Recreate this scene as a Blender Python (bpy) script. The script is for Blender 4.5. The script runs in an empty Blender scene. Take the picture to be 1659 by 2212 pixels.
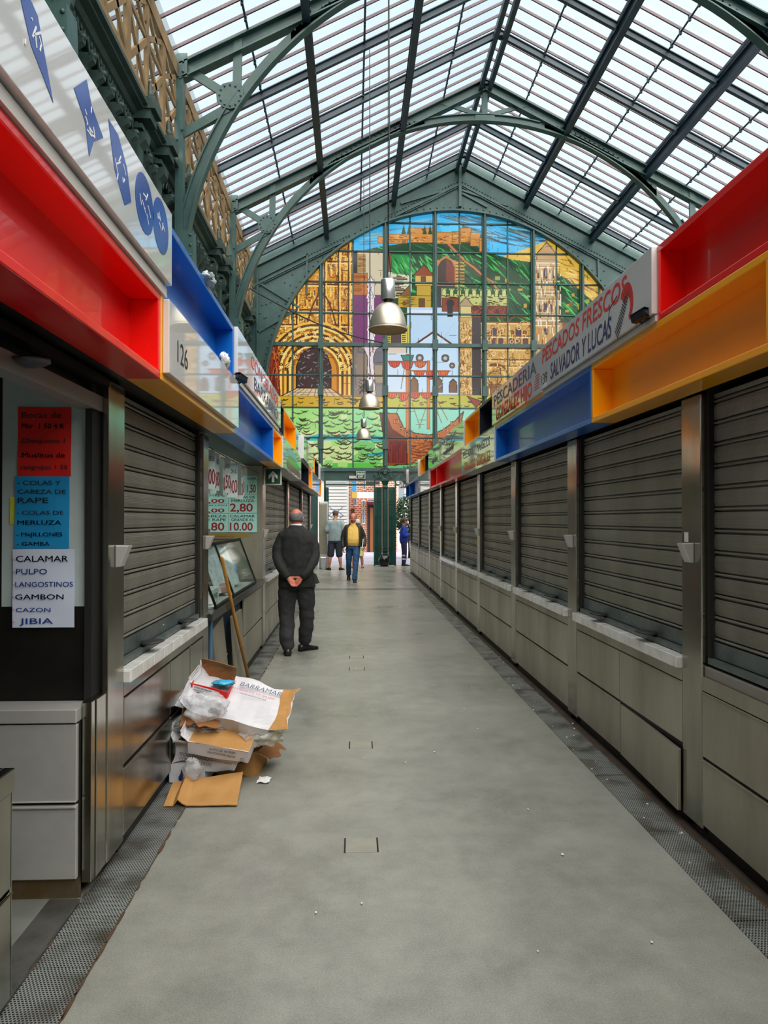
import bpy, math, random
import numpy as np
from mathutils import Vector, Matrix, noise

random.seed(7)
S = bpy.context.scene
COL = S.collection
PI = math.pi

# ------------------------------------------------------------------ camera
F, EYE = 1600.0, 1.6
yaw = math.atan(66.5 / F)
pit = math.atan(17.0 / F)
cd = bpy.data.cameras.new('camera')
cam = bpy.data.objects.new('camera', cd)
COL.objects.link(cam)
cam.location = (0, 0, EYE)
cam.rotation_euler = (PI / 2 + pit, 0, -yaw)
cd.sensor_fit = 'VERTICAL'
cd.sensor_height = 36.0
cd.lens = F / 2212 * 36.0
cd.clip_end = 300
S.camera = cam

# ------------------------------------------------------------------ sky and exposure
S.view_settings.view_transform = 'Standard'
S.view_settings.look = 'None'
S.view_settings.exposure = 0.12
S.view_settings.gamma = 1.0
S.view_settings.use_curve_mapping = False
SKY_STRENGTH = 1.0
w = bpy.data.worlds.new('sky')
S.world = w
w.use_nodes = True
nt = w.node_tree
for n in list(nt.nodes):
    nt.nodes.remove(n)
N = nt.nodes.new
L = nt.links.new
geo = N('ShaderNodeTexCoord')
sep = N('ShaderNodeSeparateXYZ')
L(geo.outputs['Generated'], sep.inputs[0])
# overcast dome: brighter overhead, plus an unseen warm glow added behind the camera to light the hall
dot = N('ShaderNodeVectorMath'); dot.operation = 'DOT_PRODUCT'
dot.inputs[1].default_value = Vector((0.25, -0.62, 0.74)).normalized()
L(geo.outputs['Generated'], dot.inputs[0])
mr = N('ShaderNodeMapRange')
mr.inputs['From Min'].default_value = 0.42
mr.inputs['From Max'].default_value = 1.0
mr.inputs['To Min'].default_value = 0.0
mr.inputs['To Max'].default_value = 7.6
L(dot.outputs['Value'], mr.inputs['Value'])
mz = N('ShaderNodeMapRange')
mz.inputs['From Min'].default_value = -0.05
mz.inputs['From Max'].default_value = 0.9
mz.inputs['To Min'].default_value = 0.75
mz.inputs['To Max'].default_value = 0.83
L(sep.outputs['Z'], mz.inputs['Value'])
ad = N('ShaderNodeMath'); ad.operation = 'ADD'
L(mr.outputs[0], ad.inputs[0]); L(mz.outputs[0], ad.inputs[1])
nz = N('ShaderNodeTexNoise'); nz.inputs['Scale'].default_value = 2.2; nz.inputs['Detail'].default_value = 4
L(geo.outputs['Generated'], nz.inputs['Vector'])
rp = N('ShaderNodeValToRGB')
rp.color_ramp.elements[0].position = 0.3; rp.color_ramp.elements[0].color = (0.50, 0.80, 1.0, 1)
rp.color_ramp.elements[1].position = 0.72; rp.color_ramp.elements[1].color = (0.76, 0.91, 1.0, 1)
L(nz.outputs[0], rp.inputs[0])
bg = N('ShaderNodeBackground')
wm = N('ShaderNodeMix'); wm.data_type = 'RGBA'
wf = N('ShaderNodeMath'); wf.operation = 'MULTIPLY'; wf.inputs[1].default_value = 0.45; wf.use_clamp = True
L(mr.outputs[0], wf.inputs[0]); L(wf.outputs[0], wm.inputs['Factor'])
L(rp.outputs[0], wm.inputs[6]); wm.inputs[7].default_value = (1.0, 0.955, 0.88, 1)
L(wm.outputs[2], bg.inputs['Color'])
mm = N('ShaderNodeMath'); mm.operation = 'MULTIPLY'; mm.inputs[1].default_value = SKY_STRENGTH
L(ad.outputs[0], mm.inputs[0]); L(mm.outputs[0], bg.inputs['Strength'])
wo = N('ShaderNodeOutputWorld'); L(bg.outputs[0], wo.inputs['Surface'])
cy = S.cycles
cy.max_bounces = 10; cy.diffuse_bounces = 5; cy.glossy_bounces = 5
cy.transmission_bounces = 8; cy.transparent_max_bounces = 16
cy.sample_clamp_indirect = 6.0
cy.caustics_reflective = False; cy.caustics_refractive = False

# ------------------------------------------------------------------ helpers
WORG = {}

def lin(c):
    r = []
    for v in c[:3]:
        v = v / 255.0
        r.append(v / 12.92 if v <= 0.04045 else ((v + 0.055) / 1.055) ** 2.4)
    return tuple(r)

class MB:
    """collects shapes; build() links them as ONE mesh object"""
    def __init__(s, xf=None):
        s.v = []; s.f = []; s.m = []; s.sm = []; s.cur = 0; s.xf = xf
    def mat(s, i):
        s.cur = i; return s
    def add(s, vs, fs, smooth=False):
        b = len(s.v)
        if s.xf is not None:
            vs = [tuple(s.xf @ Vector(p)) for p in vs]
        s.v.extend(tuple(p) for p in vs)
        for f in fs:
            s.f.append(tuple(b + i for i in f)); s.m.append(s.cur); s.sm.append(smooth)
        return s
    def box(s, x0, x1, y0, y1, z0, z1):
        if x0 > x1: x0, x1 = x1, x0
        if y0 > y1: y0, y1 = y1, y0
        if z0 > z1: z0, z1 = z1, z0
        return s.add([(x0,y0,z0),(x1,y0,z0),(x1,y1,z0),(x0,y1,z0),(x0,y0,z1),(x1,y0,z1),(x1,y1,z1),(x0,y1,z1)],
                     [(0,3,2,1),(4,5,6,7),(0,1,5,4),(1,2,6,5),(2,3,7,6),(3,0,4,7)])
    def beam(s, p, q, w, h, up=(0, 0, 1)):
        p = Vector(p); q = Vector(q); d = (q - p).normalized()
        u = Vector(up)
        a = d.cross(u)
        if a.length < 1e-5: a = d.cross(Vector((0, 1, 0)))
        a.normalize(); b = a.cross(d).normalized()
        a *= w / 2; b *= h / 2
        vs = [p-a-b, p+a-b, p+a+b, p-a+b, q-a-b, q+a-b, q+a+b, q-a+b]
        return s.add(vs, [(0,1,2,3),(7,6,5,4),(0,4,5,1),(1,5,6,2),(2,6,7,3),(3,7,4,0)])
    def prism(s, pts, ax, a0, a1):
        n = len(pts)
        mk = {'x': lambda p, a: (a, p[0], p[1]), 'y': lambda p, a: (p[0], a, p[1]), 'z': lambda p, a: (p[0], p[1], a)}[ax]
        vs = [mk(p, a0) for p in pts] + [mk(p, a1) for p in pts]
        fs = [tuple(range(n))[::-1], tuple(range(n, 2*n))] + [(i, (i+1) % n, n+(i+1) % n, n+i) for i in range(n)]
        return s.add(vs, fs)
    def loft(s, rings, smooth=True, caps=True, closed=True):
        n = len(rings[0]); vs = [p for r in rings for p in r]; fs = []
        for k in range(len(rings) - 1):
            for i in range(n if closed else n - 1):
                j = (i + 1) % n
                fs.append((k*n+i, k*n+j, (k+1)*n+j, (k+1)*n+i))
        b = len(s.v)
        s.add(vs, fs, smooth)
        if caps:
            s.f.append(tuple(b + i for i in range(n))[::-1]); s.m.append(s.cur); s.sm.append(False)
            k = b + (len(rings) - 1) * n
            s.f.append(tuple(k + i for i in range(n))); s.m.append(s.cur); s.sm.append(False)
        return s
    def tube(s, path, r, n=8, flat=1.0, ref=(0, 0, 1), smooth=True):
        P = [Vector(p) for p in path]
        R = r if isinstance(r, (list, tuple)) else [r] * len(P)
        rings = []
        for i, p in enumerate(P):
            d = (P[min(i+1, len(P)-1)] - P[max(i-1, 0)]).normalized()
            a = d.cross(Vector(ref))
            if a.length < 1e-3: a = d.cross(Vector((0.3, 1, 0.1)))
            a.normalize(); b = a.cross(d)
            rr = R[i]
            ra, rb = rr if isinstance(rr, (list, tuple)) else (rr, rr * flat)
            rings.append([tuple(p + a*ra*math.cos(t) + b*rb*math.sin(t)) for t in [2*PI*k/n for k in range(n)]])
        return s.loft(rings, smooth)
    def lathe(s, prof, c, n=24, smooth=True, caps=True):
        rings = [[(c[0]+r*math.cos(2*PI*k/n), c[1]+r*math.sin(2*PI*k/n), c[2]+z) for k in range(n)] for r, z in prof]
        return s.loft(rings, smooth, caps)
    def ball(s, c, r, n=8, m=6):
        rx, ry, rz = r if isinstance(r, (tuple, list)) else (r, r, r)
        rings = []
        for j in range(m + 1):
            t = -PI/2 + PI*j/m
            k = max(math.cos(t), 0.02)
            rings.append([(c[0]+rx*k*math.cos(2*PI*i/n), c[1]+ry*k*math.sin(2*PI*i/n), c[2]+rz*math.sin(t)) for i in range(n)])
        return s.loft(rings, True)
    def sheet(s, pts_rows, smooth=True):
        return s.loft(pts_rows, smooth, caps=False, closed=False)
    def text(s, txt, o, u, v, h, width=None, shear=0.0, bold=0.0, ex=0.002, align='L'):
        """flat lettering: o = lower left corner, u = reading direction, v = up; h = capital height"""
        vs, fs = glyphs(txt, shear, bold)
        if not vs: return s
        xs = [p[0] for p in vs]; x0, x1 = min(xs), max(xs)
        k = h / 0.70
        kx = k if width is None else width / max(x1 - x0, 1e-4)
        u = Vector(u).normalized(); v = Vector(v).normalized(); n = u.cross(v)
        o = Vector(o)
        off = {'L': 0, 'C': -(x1 - x0) * kx / 2, 'R': -(x1 - x0) * kx}[align]
        s.add([tuple(o + u*((p[0]-x0)*kx + off) + v*(p[1]*k) + n*ex) for p in vs], fs)
        return s
    def build(s, name, mats, parent=None, org=None, bevel=0, solid=0):
        me = bpy.data.meshes.new(name)
        if parent is not None:
            o3 = Vector(WORG[parent.name])
        elif org is not None:
            o3 = Vector(org)
        else:
            a = np.array(s.v)
            o3 = Vector(((a[:,0].min()+a[:,0].max())/2, (a[:,1].min()+a[:,1].max())/2, a[:,2].min()))
        me.from_pydata([(p[0]-o3.x, p[1]-o3.y, p[2]-o3.z) for p in s.v], [], s.f)
        if not isinstance(mats, (list, tuple)): mats = [mats]
        for m in mats: me.materials.append(m)
        me.polygons.foreach_set('material_index', s.m)
        me.polygons.foreach_set('use_smooth', s.sm)
        me.update()
        o = bpy.data.objects.new(name, me)
        COL.objects.link(o)
        if parent is not None:
            o.parent = parent; o.location = (0, 0, 0)
        else:
            o.location = o3
        WORG[o.name] = tuple(o3)
        if solid:
            md = o.modifiers.new('thickness', 'SOLIDIFY'); md.thickness = solid; md.offset = 0
        if bevel:
            md = o.modifiers.new('edge', 'BEVEL'); md.width = bevel; md.segments = 2; md.limit_method = 'ANGLE'; md.angle_limit = 0.7
        return o

GL = {}
def glyphs(txt, shear=0.0, bold=0.0):
    key = (txt, shear, bold)
    if key not in GL:
        heavy = bold if any(q in txt for q in 'MWmw') else 0.0
        c = bpy.data.curves.new('lettering', 'FONT')
        c.body = txt; c.size = 1.0; c.shear = shear; c.offset = 0.0 if heavy else bold; c.resolution_u = 3
        o = bpy.data.objects.new('lettering', c)
        me = o.to_mesh()
        GL[key] = ([tuple(v.co) for v in me.vertices], [tuple(p.vertices) for p in me.polygons])
        if heavy:  # thicken by overlaid copies where outline growth would break the letter M
            v0, f0 = GL[key]; vs = []; fs = []
            for dx, dy in ((-heavy, 0), (heavy, 0), (0, heavy), (0, -heavy)):
                b0 = len(vs); vs += [(p[0] + dx, p[1] + dy, p[2]) for p in v0]; fs += [tuple(b0 + i for i in f) for f in f0]
            GL[key] = (vs, fs)
        o.to_mesh_clear()
        bpy.data.objects.remove(o); bpy.data.curves.remove(c)
    return GL[key]

def tag(o, label=None, cat=None, group=None, kind=None):
    if label: o['label'] = label
    if cat: o['category'] = cat
    if group: o['group'] = group
    if kind: o['kind'] = kind
    return o

def thing(name, label, cat, loc, group=None):
    o = bpy.data.objects.new(name, None)
    o.empty_display_size = 0.1
    COL.objects.link(o); o.location = loc
    WORG[o.name] = tuple(loc)
    return tag(o, label, cat, group)

def struct(o):
    o['kind'] = 'structure'; return o

def dup(src, loc, label=None, group=None, rotz=None):
    r = src.copy(); COL.objects.link(r); r.location = loc
    if rotz is not None: r.rotation_euler = (0, 0, rotz)
    if label: r['label'] = label
    if group: r['group'] = group
    for ch in src.children:
        c = ch.copy(); COL.objects.link(c); c.parent = r
        for g in ch.children:
            d = g.copy(); COL.objects.link(d); d.parent = c
    return r

# ------------------------------------------------------------------ materials
def new_mat(name):
    m = bpy.data.materials.new(name); m.use_nodes = True
    t = m.node_tree
    for n in list(t.nodes): t.nodes.remove(n)
    out = t.nodes.new('ShaderNodeOutputMaterial')
    return m, t, out

def pbr(name, c, rough=0.5, metal=0.0, c2=None, ns=4.0, stretch=(1, 1, 1), bump=0.0, bs=40.0, spec=0.5, rvar=0.0, coat=0.0, contrast=(0.3, 0.7), alpha=1.0, sheen=0.0):
    m, t, out = new_mat(name)
    N = t.nodes.new; L = t.links.new
    b = N('ShaderNodeBsdfPrincipled')
    L(b.outputs[0], out.inputs['Surface'])
    b.inputs['Base Color'].default_value = (*lin(c), 1)
    b.inputs['Roughness'].default_value = rough
    b.inputs['Metallic'].default_value = metal
    b.inputs['Specular IOR Level'].default_value = spec
    b.inputs['Coat Weight'].default_value = coat
    b.inputs['Coat Roughness'].default_value = 0.03
    b.inputs['Alpha'].default_value = alpha
    if sheen: b.inputs['Sheen Weight'].default_value = sheen
    if c2 is not None or bump or rvar:
        tc = N('ShaderNodeTexCoord'); mp = N('ShaderNodeMapping')
        mp.inputs['Scale'].default_value = stretch
        L(tc.outputs['Object'], mp.inputs[0])
        if c2 is not None or rvar:
            nz = N('ShaderNodeTexNoise'); nz.inputs['Scale'].default_value = ns; nz.inputs['Detail'].default_value = 6
            nz.inputs['Roughness'].default_value = 0.6
            L(mp.outputs[0], nz.inputs['Vector'])
        if c2 is not None:
            r = N('ShaderNodeValToRGB')
            r.color_ramp.elements[0].position = contrast[0]; r.color_ramp.elements[0].color = (*lin(c), 1)
            r.color_ramp.elements[1].position = contrast[1]; r.color_ramp.elements[1].color = (*lin(c2), 1)
            L(nz.outputs[0], r.inputs[0]); L(r.outputs[0], b.inputs['Base Color'])
        if rvar:
            q = N('ShaderNodeMapRange')
            q.inputs['From Min'].default_value = 0.3; q.inputs['From Max'].default_value = 0.7
            q.inputs['To Min'].default_value = max(rough - rvar, 0.02); q.inputs['To Max'].default_value = rough + rvar
            L(nz.outputs[0], q.inputs['Value']); L(q.outputs[0], b.inputs['Roughness'])
        if bump:
            n2 = N('ShaderNodeTexNoise'); n2.inputs['Scale'].default_value = bs; n2.inputs['Detail'].default_value = 4
            L(mp.outputs[0], n2.inputs['Vector'])
            bp = N('ShaderNodeBump'); bp.inputs['Strength'].default_value = bump; bp.inputs['Distance'].default_value = 0.02
            L(n2.outputs[0], bp.inputs['Height']); L(bp.outputs[0], b.inputs['Normal'])
    return m

M = {}
M['green'] = pbr('green_iron_paint', (60, 92, 88), 0.42, 0, (46, 76, 74), 3.0, bump=0.12, bs=30)
M['green_dark'] = pbr('dark_green_iron_paint', (58, 82, 76), 0.5, 0, (40, 60, 57), 4.0, bump=0.15, bs=25)
M['gate_green'] = pbr('gate_green_paint', (20, 72, 62), 0.4, 0, (14, 56, 50), 3.0)
M['lattice'] = pbr('dusty_tan_paint', (150, 122, 82), 0.75, 0, (116, 94, 62), 3.0, bump=0.2, bs=20)
M['rust_bar'] = pbr('glazing_bar_paint', (104, 84, 88), 0.6, 0, (76, 68, 78), 2.0)
M['blue_steel'] = pbr('blue_green_iron', (52, 72, 84), 0.45, 0, (40, 58, 72), 2.0)
M['steel'] = pbr('stainless_steel', (176, 172, 158), 0.2, 1.0, (140, 137, 126), 3.0, (1, 1, 0.25), 0.03, 6, rvar=0.07)
M['steel_panel'] = pbr('worn_steel_panel', (180, 176, 158), 0.4, 0.68, (148, 144, 128), 2.2, (1, 1, 0.3), 0.08, 5, rvar=0.1)
M['steel_bright'] = pbr('bright_steel', (190, 190, 188), 0.25, 1.0)
M['steel_light'] = pbr('brushed_light_steel', (214, 213, 210), 0.45, 0.55, (186, 185, 182), 2.0, (1, 1, 1), 0.05, 6, rvar=0.1)
M['rail'] = pbr('galvanised_rail', (132, 142, 140), 0.5, 0.8, (100, 112, 112), 6.0)
M['dark'] = pbr('dark_gap', (20, 20, 19), 0.6)
M['dark_steel'] = pbr('dark_steel', (52, 50, 45), 0.45, 0.8, (36, 35, 32), 3.0)
M['black'] = pbr('black_plastic', (18, 18, 20), 0.35)
M['handle'] = pbr('dark_grey_plastic', (46, 47, 49), 0.4)
M['tile'] = pbr('white_glazed_tile', (226, 226, 222), 0.15, 0, (200, 200, 194), 9.0, contrast=(0.45, 0.75))
M['red'] = pbr('red_paint', (232, 12, 4), 0.28, 0, coat=0.3)
M['orange'] = pbr('orange_paint', (255, 172, 0), 0.28, 0, coat=0.3)
M['blue'] = pbr('blue_paint', (4, 104, 194), 0.28, 0, coat=0.3)
M['navy'] = pbr('navy_paint', (12, 20, 34), 0.35)
M['greybox'] = pbr('grey_paint', (150, 150, 146), 0.4)
M['sign'] = pbr('white_sign_gloss', (212, 214, 214), 0.05, 0, spec=0.6, coat=0.7)
M['sign_edge'] = pbr('white_sign_edge', (200, 198, 192), 0.4)
M['ink'] = pbr('black_ink', (30, 32, 38), 0.5)
M['ink_navy'] = pbr('navy_lettering', (44, 52, 104), 0.4)
M['ink_red'] = pbr('red_lettering', (214, 44, 46), 0.4)
M['ink_grey'] = pbr('grey_blue_lettering', (84, 88, 116), 0.5)
M['ink_orange'] = pbr('orange_lettering', (226, 150, 40), 0.4)
M['ink_blue'] = pbr('blue_marker', (22, 50, 130), 0.5)
M['ink_dred'] = pbr('dark_red_print', (140, 26, 34), 0.5)
M['logo_blue'] = pbr('blue_sticker', (38, 70, 150), 0.15, 0, (54, 92, 172), 5.0)
M['white'] = pbr('white_print', (236, 236, 236), 0.5)
M['paper'] = pbr('white_paper', (206, 216, 236), 0.7)
M['paper_red'] = pbr('red_paper', (226, 30, 20), 0.6)
M['paper_blue'] = pbr('cyan_paper', (20, 146, 206), 0.6)
M['paper_yellow'] = pbr('yellow_paper', (206, 206, 70), 0.6)
M['board'] = pbr('white_board', (186, 200, 200), 0.55, 0, (172, 186, 184), 4)
M['price'] = pbr('pale_green_card', (160, 214, 204), 0.5)
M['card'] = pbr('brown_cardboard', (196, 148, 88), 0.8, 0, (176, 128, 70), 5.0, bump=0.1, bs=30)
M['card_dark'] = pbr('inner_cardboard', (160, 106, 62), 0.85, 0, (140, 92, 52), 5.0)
M['carton'] = pbr('white_carton', (222, 222, 226), 0.55, 0, (202, 202, 208), 4.0, bump=0.15, bs=12)
M['broom'] = pbr('varnished_wood', (196, 138, 52), 0.45, 0, (176, 116, 40), 3, (1, 1, 6))
M['alu'] = pbr('spun_aluminium', (196, 190, 176), 0.35, 0.75, (176, 168, 152), 3.0)
M['alu_bright'] = pbr('polished_aluminium', (210, 212, 214), 0.25, 0.9)
M['cream'] = pbr('cream_enamel', (206, 196, 160), 0.5)
M['wire'] = pbr('dark_cable', (40, 42, 46), 0.6)
M['sign_green'] = pbr('exit_sign_green', (10, 78, 50), 0.4)
M['skin'] = pbr('skin', (196, 134, 108), 0.5, 0, (184, 118, 94), 12)
M['skin_red'] = pbr('ruddy_skin', (192, 112, 88), 0.5, 0, (172, 92, 72), 10)
M['hair_grey'] = pbr('grey_hair', (112, 112, 112), 0.8, 0, (84, 84, 86), 30, bump=0.3, bs=120)
M['hair_dark'] = pbr('dark_brown_hair', (44, 32, 26), 0.6, 0, (62, 46, 36), 30, bump=0.3, bs=120)
M['hair_brown'] = pbr('short_brown_hair', (92, 76, 62), 0.8, 0, (70, 56, 46), 30, bump=0.3, bs=120)
M['hair_white'] = pbr('white_hair', (214, 210, 204), 0.8, 0, (190, 186, 180), 20, bump=0.3, bs=90)
M['suit'] = pbr('black_wool', (27, 29, 26), 0.85, 0, (20, 22, 20), 14, bump=0.35, bs=14)
M['trouser'] = pbr('charcoal_trousers', (50, 52, 54), 0.85, 0, (38, 40, 42), 10, bump=0.25, bs=12)
M['shoe'] = pbr('black_leather', (22, 24, 26), 0.35)
M['shirt_white'] = pbr('white_shirt', (226, 224, 226), 0.7)
M['shirt_yellow'] = pbr('yellow_shirt', (238, 200, 104), 0.75, 0, (226, 180, 88), 8, bump=0.2, bs=12)
M['jacket_brown'] = pbr('dark_brown_jacket', (58, 54, 46), 0.6, 0, (42, 40, 34), 10, bump=0.25, bs=14)
M['jeans'] = pbr('blue_denim', (46, 86, 128), 0.85, 0, (32, 64, 100), 10, bump=0.2, bs=16)
M['tee'] = pbr('grey_tshirt', (146, 164, 164), 0.85, 0, (128, 146, 148), 8, bump=0.25, bs=12)
M['shorts'] = pbr('navy_shorts', (44, 50, 66), 0.85, 0, (34, 40, 54), 8, bump=0.2, bs=12)
M['blue_jacket'] = pbr('blue_fleece', (30, 60, 176), 0.8, 0, (22, 46, 140), 8, bump=0.25, bs=12)
M['navy_cloth'] = pbr('navy_work_trousers', (44, 44, 84), 0.85, 0, (34, 34, 66), 8, bump=0.2, bs=12)
M['reflect'] = pbr('reflective_tape', (200, 204, 204), 0.4)
M['pale_yellow'] = pbr('pale_yellow_cloth', (226, 224, 150), 0.8)
M['binbag'] = pbr('black_bin_bag', (16, 17, 18), 0.22, 0, bump=0.6, bs=14)
M['brick'] = None
M['street'] = pbr('street_paving', (176, 174, 190), 0.6, 0, (156, 154, 174), 2.0)
M['plaster'] = pbr('pale_plaster', (206, 202, 196), 0.8, 0, (186, 182, 176), 1.5)
M['street_white'] = pbr('roller_door_white', (196, 196, 194), 0.6)
M['foliage'] = pbr('tree_leaves', (46, 92, 44), 0.6, 0, (24, 60, 30), 3.0)
M['bark'] = pbr('bark', (74, 58, 42), 0.9, 0, (54, 42, 32), 12, bump=0.4, bs=30)
M['leadgrey'] = pbr('ledge_grey', (150, 148, 140), 0.5, 0.5)

def floor_mat():
    m, t, out = new_mat('polished_resin_floor')
    N = t.nodes.new; L = t.links.new
    b = N('ShaderNodeBsdfPrincipled'); L(b.outputs[0], out.inputs[0])
    tc = N('ShaderNodeTexCoord')
    big = N('ShaderNodeTexNoise'); big.inputs['Scale'].default_value = 0.9; big.inputs['Detail'].default_value = 5
    L(tc.outputs['Object'], big.inputs['Vector'])
    sm = N('ShaderNodeTexNoise'); sm.inputs['Scale'].default_value = 5.0; sm.inputs['Detail'].default_value = 8; sm.inputs['Roughness'].default_value = 0.7
    L(tc.outputs['Object'], sm.inputs['Vector'])
    fine = N('ShaderNodeTexNoise'); fine.inputs['Scale'].default_value = 160.0; fine.inputs['Detail'].default_value = 3
    L(tc.outputs['Object'], fine.inputs['Vector'])
    def mx(a, k, bb):
        x = N('ShaderNodeMath'); x.operation = 'MULTIPLY_ADD'; x.inputs[1].default_value = k
        L(a, x.inputs[0])
        if bb is None: x.inputs[2].default_value = 0
        else: L(bb, x.inputs[2])
        return x.outputs[0]
    s = mx(fine.outputs[0], 0.34, mx(sm.outputs[0], 0.36, mx(big.outputs[0], 0.30, None)))
    r = N('ShaderNodeValToRGB')
    e = r.color_ramp.elements
    e[0].position = 0.36; e[0].color = (*lin((116, 117, 110)), 1)
    e[1].position = 0.66; e[1].color = (*lin((166, 166, 157)), 1)
    k = e.new(0.5); k.color = (*lin((143, 144, 136)), 1)
    L(s, r.inputs[0]); L(r.outputs[0], b.inputs['Base Color'])
    q = N('ShaderNodeMapRange'); q.inputs['From Min'].default_value = 0.35; q.inputs['From Max'].default_value = 0.65
    q.inputs['To Min'].default_value = 0.26; q.inputs['To Max'].default_value = 0.38
    L(big.outputs[0], q.inputs['Value']); L(q.outputs[0], b.inputs['Roughness'])
    bp = N('ShaderNodeBump'); bp.inputs['Strength'].default_value = 0.05; bp.inputs['Distance'].default_value = 0.01
    L(fine.outputs[0], bp.inputs['Height']); L(bp.outputs[0], b.inputs['Normal'])
    return m
M['floor'] = floor_mat()

def grate_mat():
    """perforated sheet: hexagonal rows of round holes"""
    m, t, out = new_mat('perforated_steel')
    N = t.nodes.new; L = t.links.new
    b = N('ShaderNodeBsdfPrincipled'); L(b.outputs[0], out.inputs[0])
    tc = N('ShaderNodeTexCoord'); sp = N('ShaderNodeSeparateXYZ'); L(tc.outputs['Object'], sp.inputs[0])
    def mth(op, a, bv=None, c=None):
        x = N('ShaderNodeMath'); x.operation = op
        for i, v in enumerate((a, bv, c)):
            if v is None: continue
            if isinstance(v, (int, float)): x.inputs[i].default_value = v
            else: L(v, x.inputs[i])
        return x.outputs[0]
    P = 0.0125; Q = P * 0.866
    yr = mth('DIVIDE', sp.outputs['Y'], Q)
    row = mth('FLOOR', yr)
    odd = mth('MULTIPLY', mth('MODULO', mth('ADD', row, 4000.0), 2.0), 0.5)
    fx = mth('SUBTRACT', mth('FRACT', mth('ADD', mth('DIVIDE', sp.outputs['X'], P), odd)), 0.5)
    fy = mth('MULTIPLY', mth('SUBTRACT', mth('FRACT', yr), 0.5), 0.866)
    d = mth('SQRT', mth('ADD', mth('MULTIPLY', fx, fx), mth('MULTIPLY', fy, fy)))
    hole = mth('LESS_THAN', d, 0.33)
    nz = N('ShaderNodeTexNoise'); nz.inputs['Scale'].default_value = 5; nz.inputs['Detail'].default_value = 6
    L(tc.outputs['Object'], nz.inputs['Vector'])
    r = N('ShaderNodeValToRGB')
    r.color_ramp.elements[0].position = 0.32; r.color_ramp.elements[0].color = (*lin((120, 114, 102)), 1)
    r.color_ramp.elements[1].position = 0.55; r.color_ramp.elements[1].color = (*lin((196, 202, 198)), 1)
    L(nz.outputs[0], r.inputs[0])
    mix = N('ShaderNodeMix'); mix.data_type = 'RGBA'
    L(hole, mix.inputs['Factor']); L(r.outputs[0], mix.inputs[6]); mix.inputs[7].default_value = (*lin((24, 24, 22)), 1)
    L(mix.outputs[2], b.inputs['Base Color'])
    L(mth('SUBTRACT', 0.7, mth('MULTIPLY', hole, 0.7)), b.inputs['Metallic'])
    L(mth('ADD', 0.4, mth('MULTIPLY', hole, 0.5)), b.inputs['Roughness'])
    return m
M['grate'] = grate_mat()

def shutter_mat():
    m, t, out = new_mat('ribbed_shutter_steel')
    N = t.nodes.new; L = t.links.new
    b = N('ShaderNodeBsdfPrincipled'); L(b.outputs[0], out.inputs[0])
    tc = N('ShaderNodeTexCoord')
    nz = N('ShaderNodeTexNoise'); nz.inputs['Scale'].default_value = 3.0; nz.inputs['Detail'].default_value = 5
    mp = N('ShaderNodeMapping'); mp.inputs['Scale'].default_value = (1, 1, 0.3)
    L(tc.outputs['Object'], mp.inputs[0]); L(mp.outputs[0], nz.inputs['Vector'])
    r = N('ShaderNodeValToRGB')
    r.color_ramp.elements[0].position = 0.3; r.color_ramp.elements[0].color = (*lin((122, 120, 110)), 1)
    r.color_ramp.elements[1].position = 0.7; r.color_ramp.elements[1].color = (*lin((150, 148, 136)), 1)
    L(nz.outputs[0], r.inputs[0]); L(r.outputs[0], b.inputs['Base Color'])
    b.inputs['Metallic'].default_value = 0.6; b.inputs['Roughness'].default_value = 0.5
    wv = N('ShaderNodeTexWave'); wv.bands_direction = 'Z'; wv.inputs['Scale'].default_value = 40.0
    L(tc.outputs['Object'], wv.inputs['Vector'])
    bp = N('ShaderNodeBump'); bp.inputs['Strength'].default_value = 0.35; bp.inputs['Distance'].default_value = 0.002
    L(wv.outputs[0], bp.inputs['Height']); L(bp.outputs[0], b.inputs['Normal'])
    return m
M['shutter'] = shutter_mat()

def brick_mat():
    m, t, out = new_mat('red_brick')
    N = t.nodes.new; L = t.links.new
    b = N('ShaderNodeBsdfPrincipled'); L(b.outputs[0], out.inputs[0])
    tc = N('ShaderNodeTexCoord'); mp = N('ShaderNodeMapping')
    mp.inputs['Rotation'].default_value = (PI/2, 0, 0)
    L(tc.outputs['Object'], mp.inputs[0])
    br = N('ShaderNodeTexBrick'); br.inputs['Scale'].default_value = 2.6
    br.inputs['Color1'].default_value = (*lin((206, 116, 80)), 1); br.inputs['Color2'].default_value = (*lin((178, 92, 64)), 1)
    br.inputs['Mortar'].default_value = (*lin((220, 204, 188)), 1); br.inputs['Mortar Size'].default_value = 0.04
    L(mp.outputs[0], br.inputs['Vector']); L(br.outputs[0], b.inputs['Base Color'])
    b.inputs['Roughness'].default_value = 0.85
    return m
M['brick'] = brick_mat()

def pane_mat(name, tint, dirt):
    m, t, out = new_mat(name)
    N = t.nodes.new; L = t.links.new
    tr = N('ShaderNodeBsdfTransparent'); tl = N('ShaderNodeBsdfTranslucent'); mx = N('ShaderNodeMixShader')
    tl.inputs['Color'].default_value = (*tint, 1)
    tc = N('ShaderNodeTexCoord')
    nz = N('ShaderNodeTexNoise'); nz.inputs['Scale'].default_value = 1.3; nz.inputs['Detail'].default_value = 6
    L(tc.outputs['Object'], nz.inputs['Vector'])
    r = N('ShaderNodeValToRGB')
    r.color_ramp.elements[0].position = 0.30; r.color_ramp.elements[0].color = tuple(x * dirt for x in tint) + (1,)
    r.color_ramp.elements[1].position = 0.60; r.color_ramp.elements[1].color = (*tint, 1)
    L(nz.outputs[0], r.inputs[0]); L(r.outputs[0], tr.inputs['Color'])
    mx.inputs[0].default_value = 0.12
    L(tr.outputs[0], mx.inputs[1]); L(tl.outputs[0], mx.inputs[2]); L(mx.outputs[0], out.inputs[0])
    return m
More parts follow.
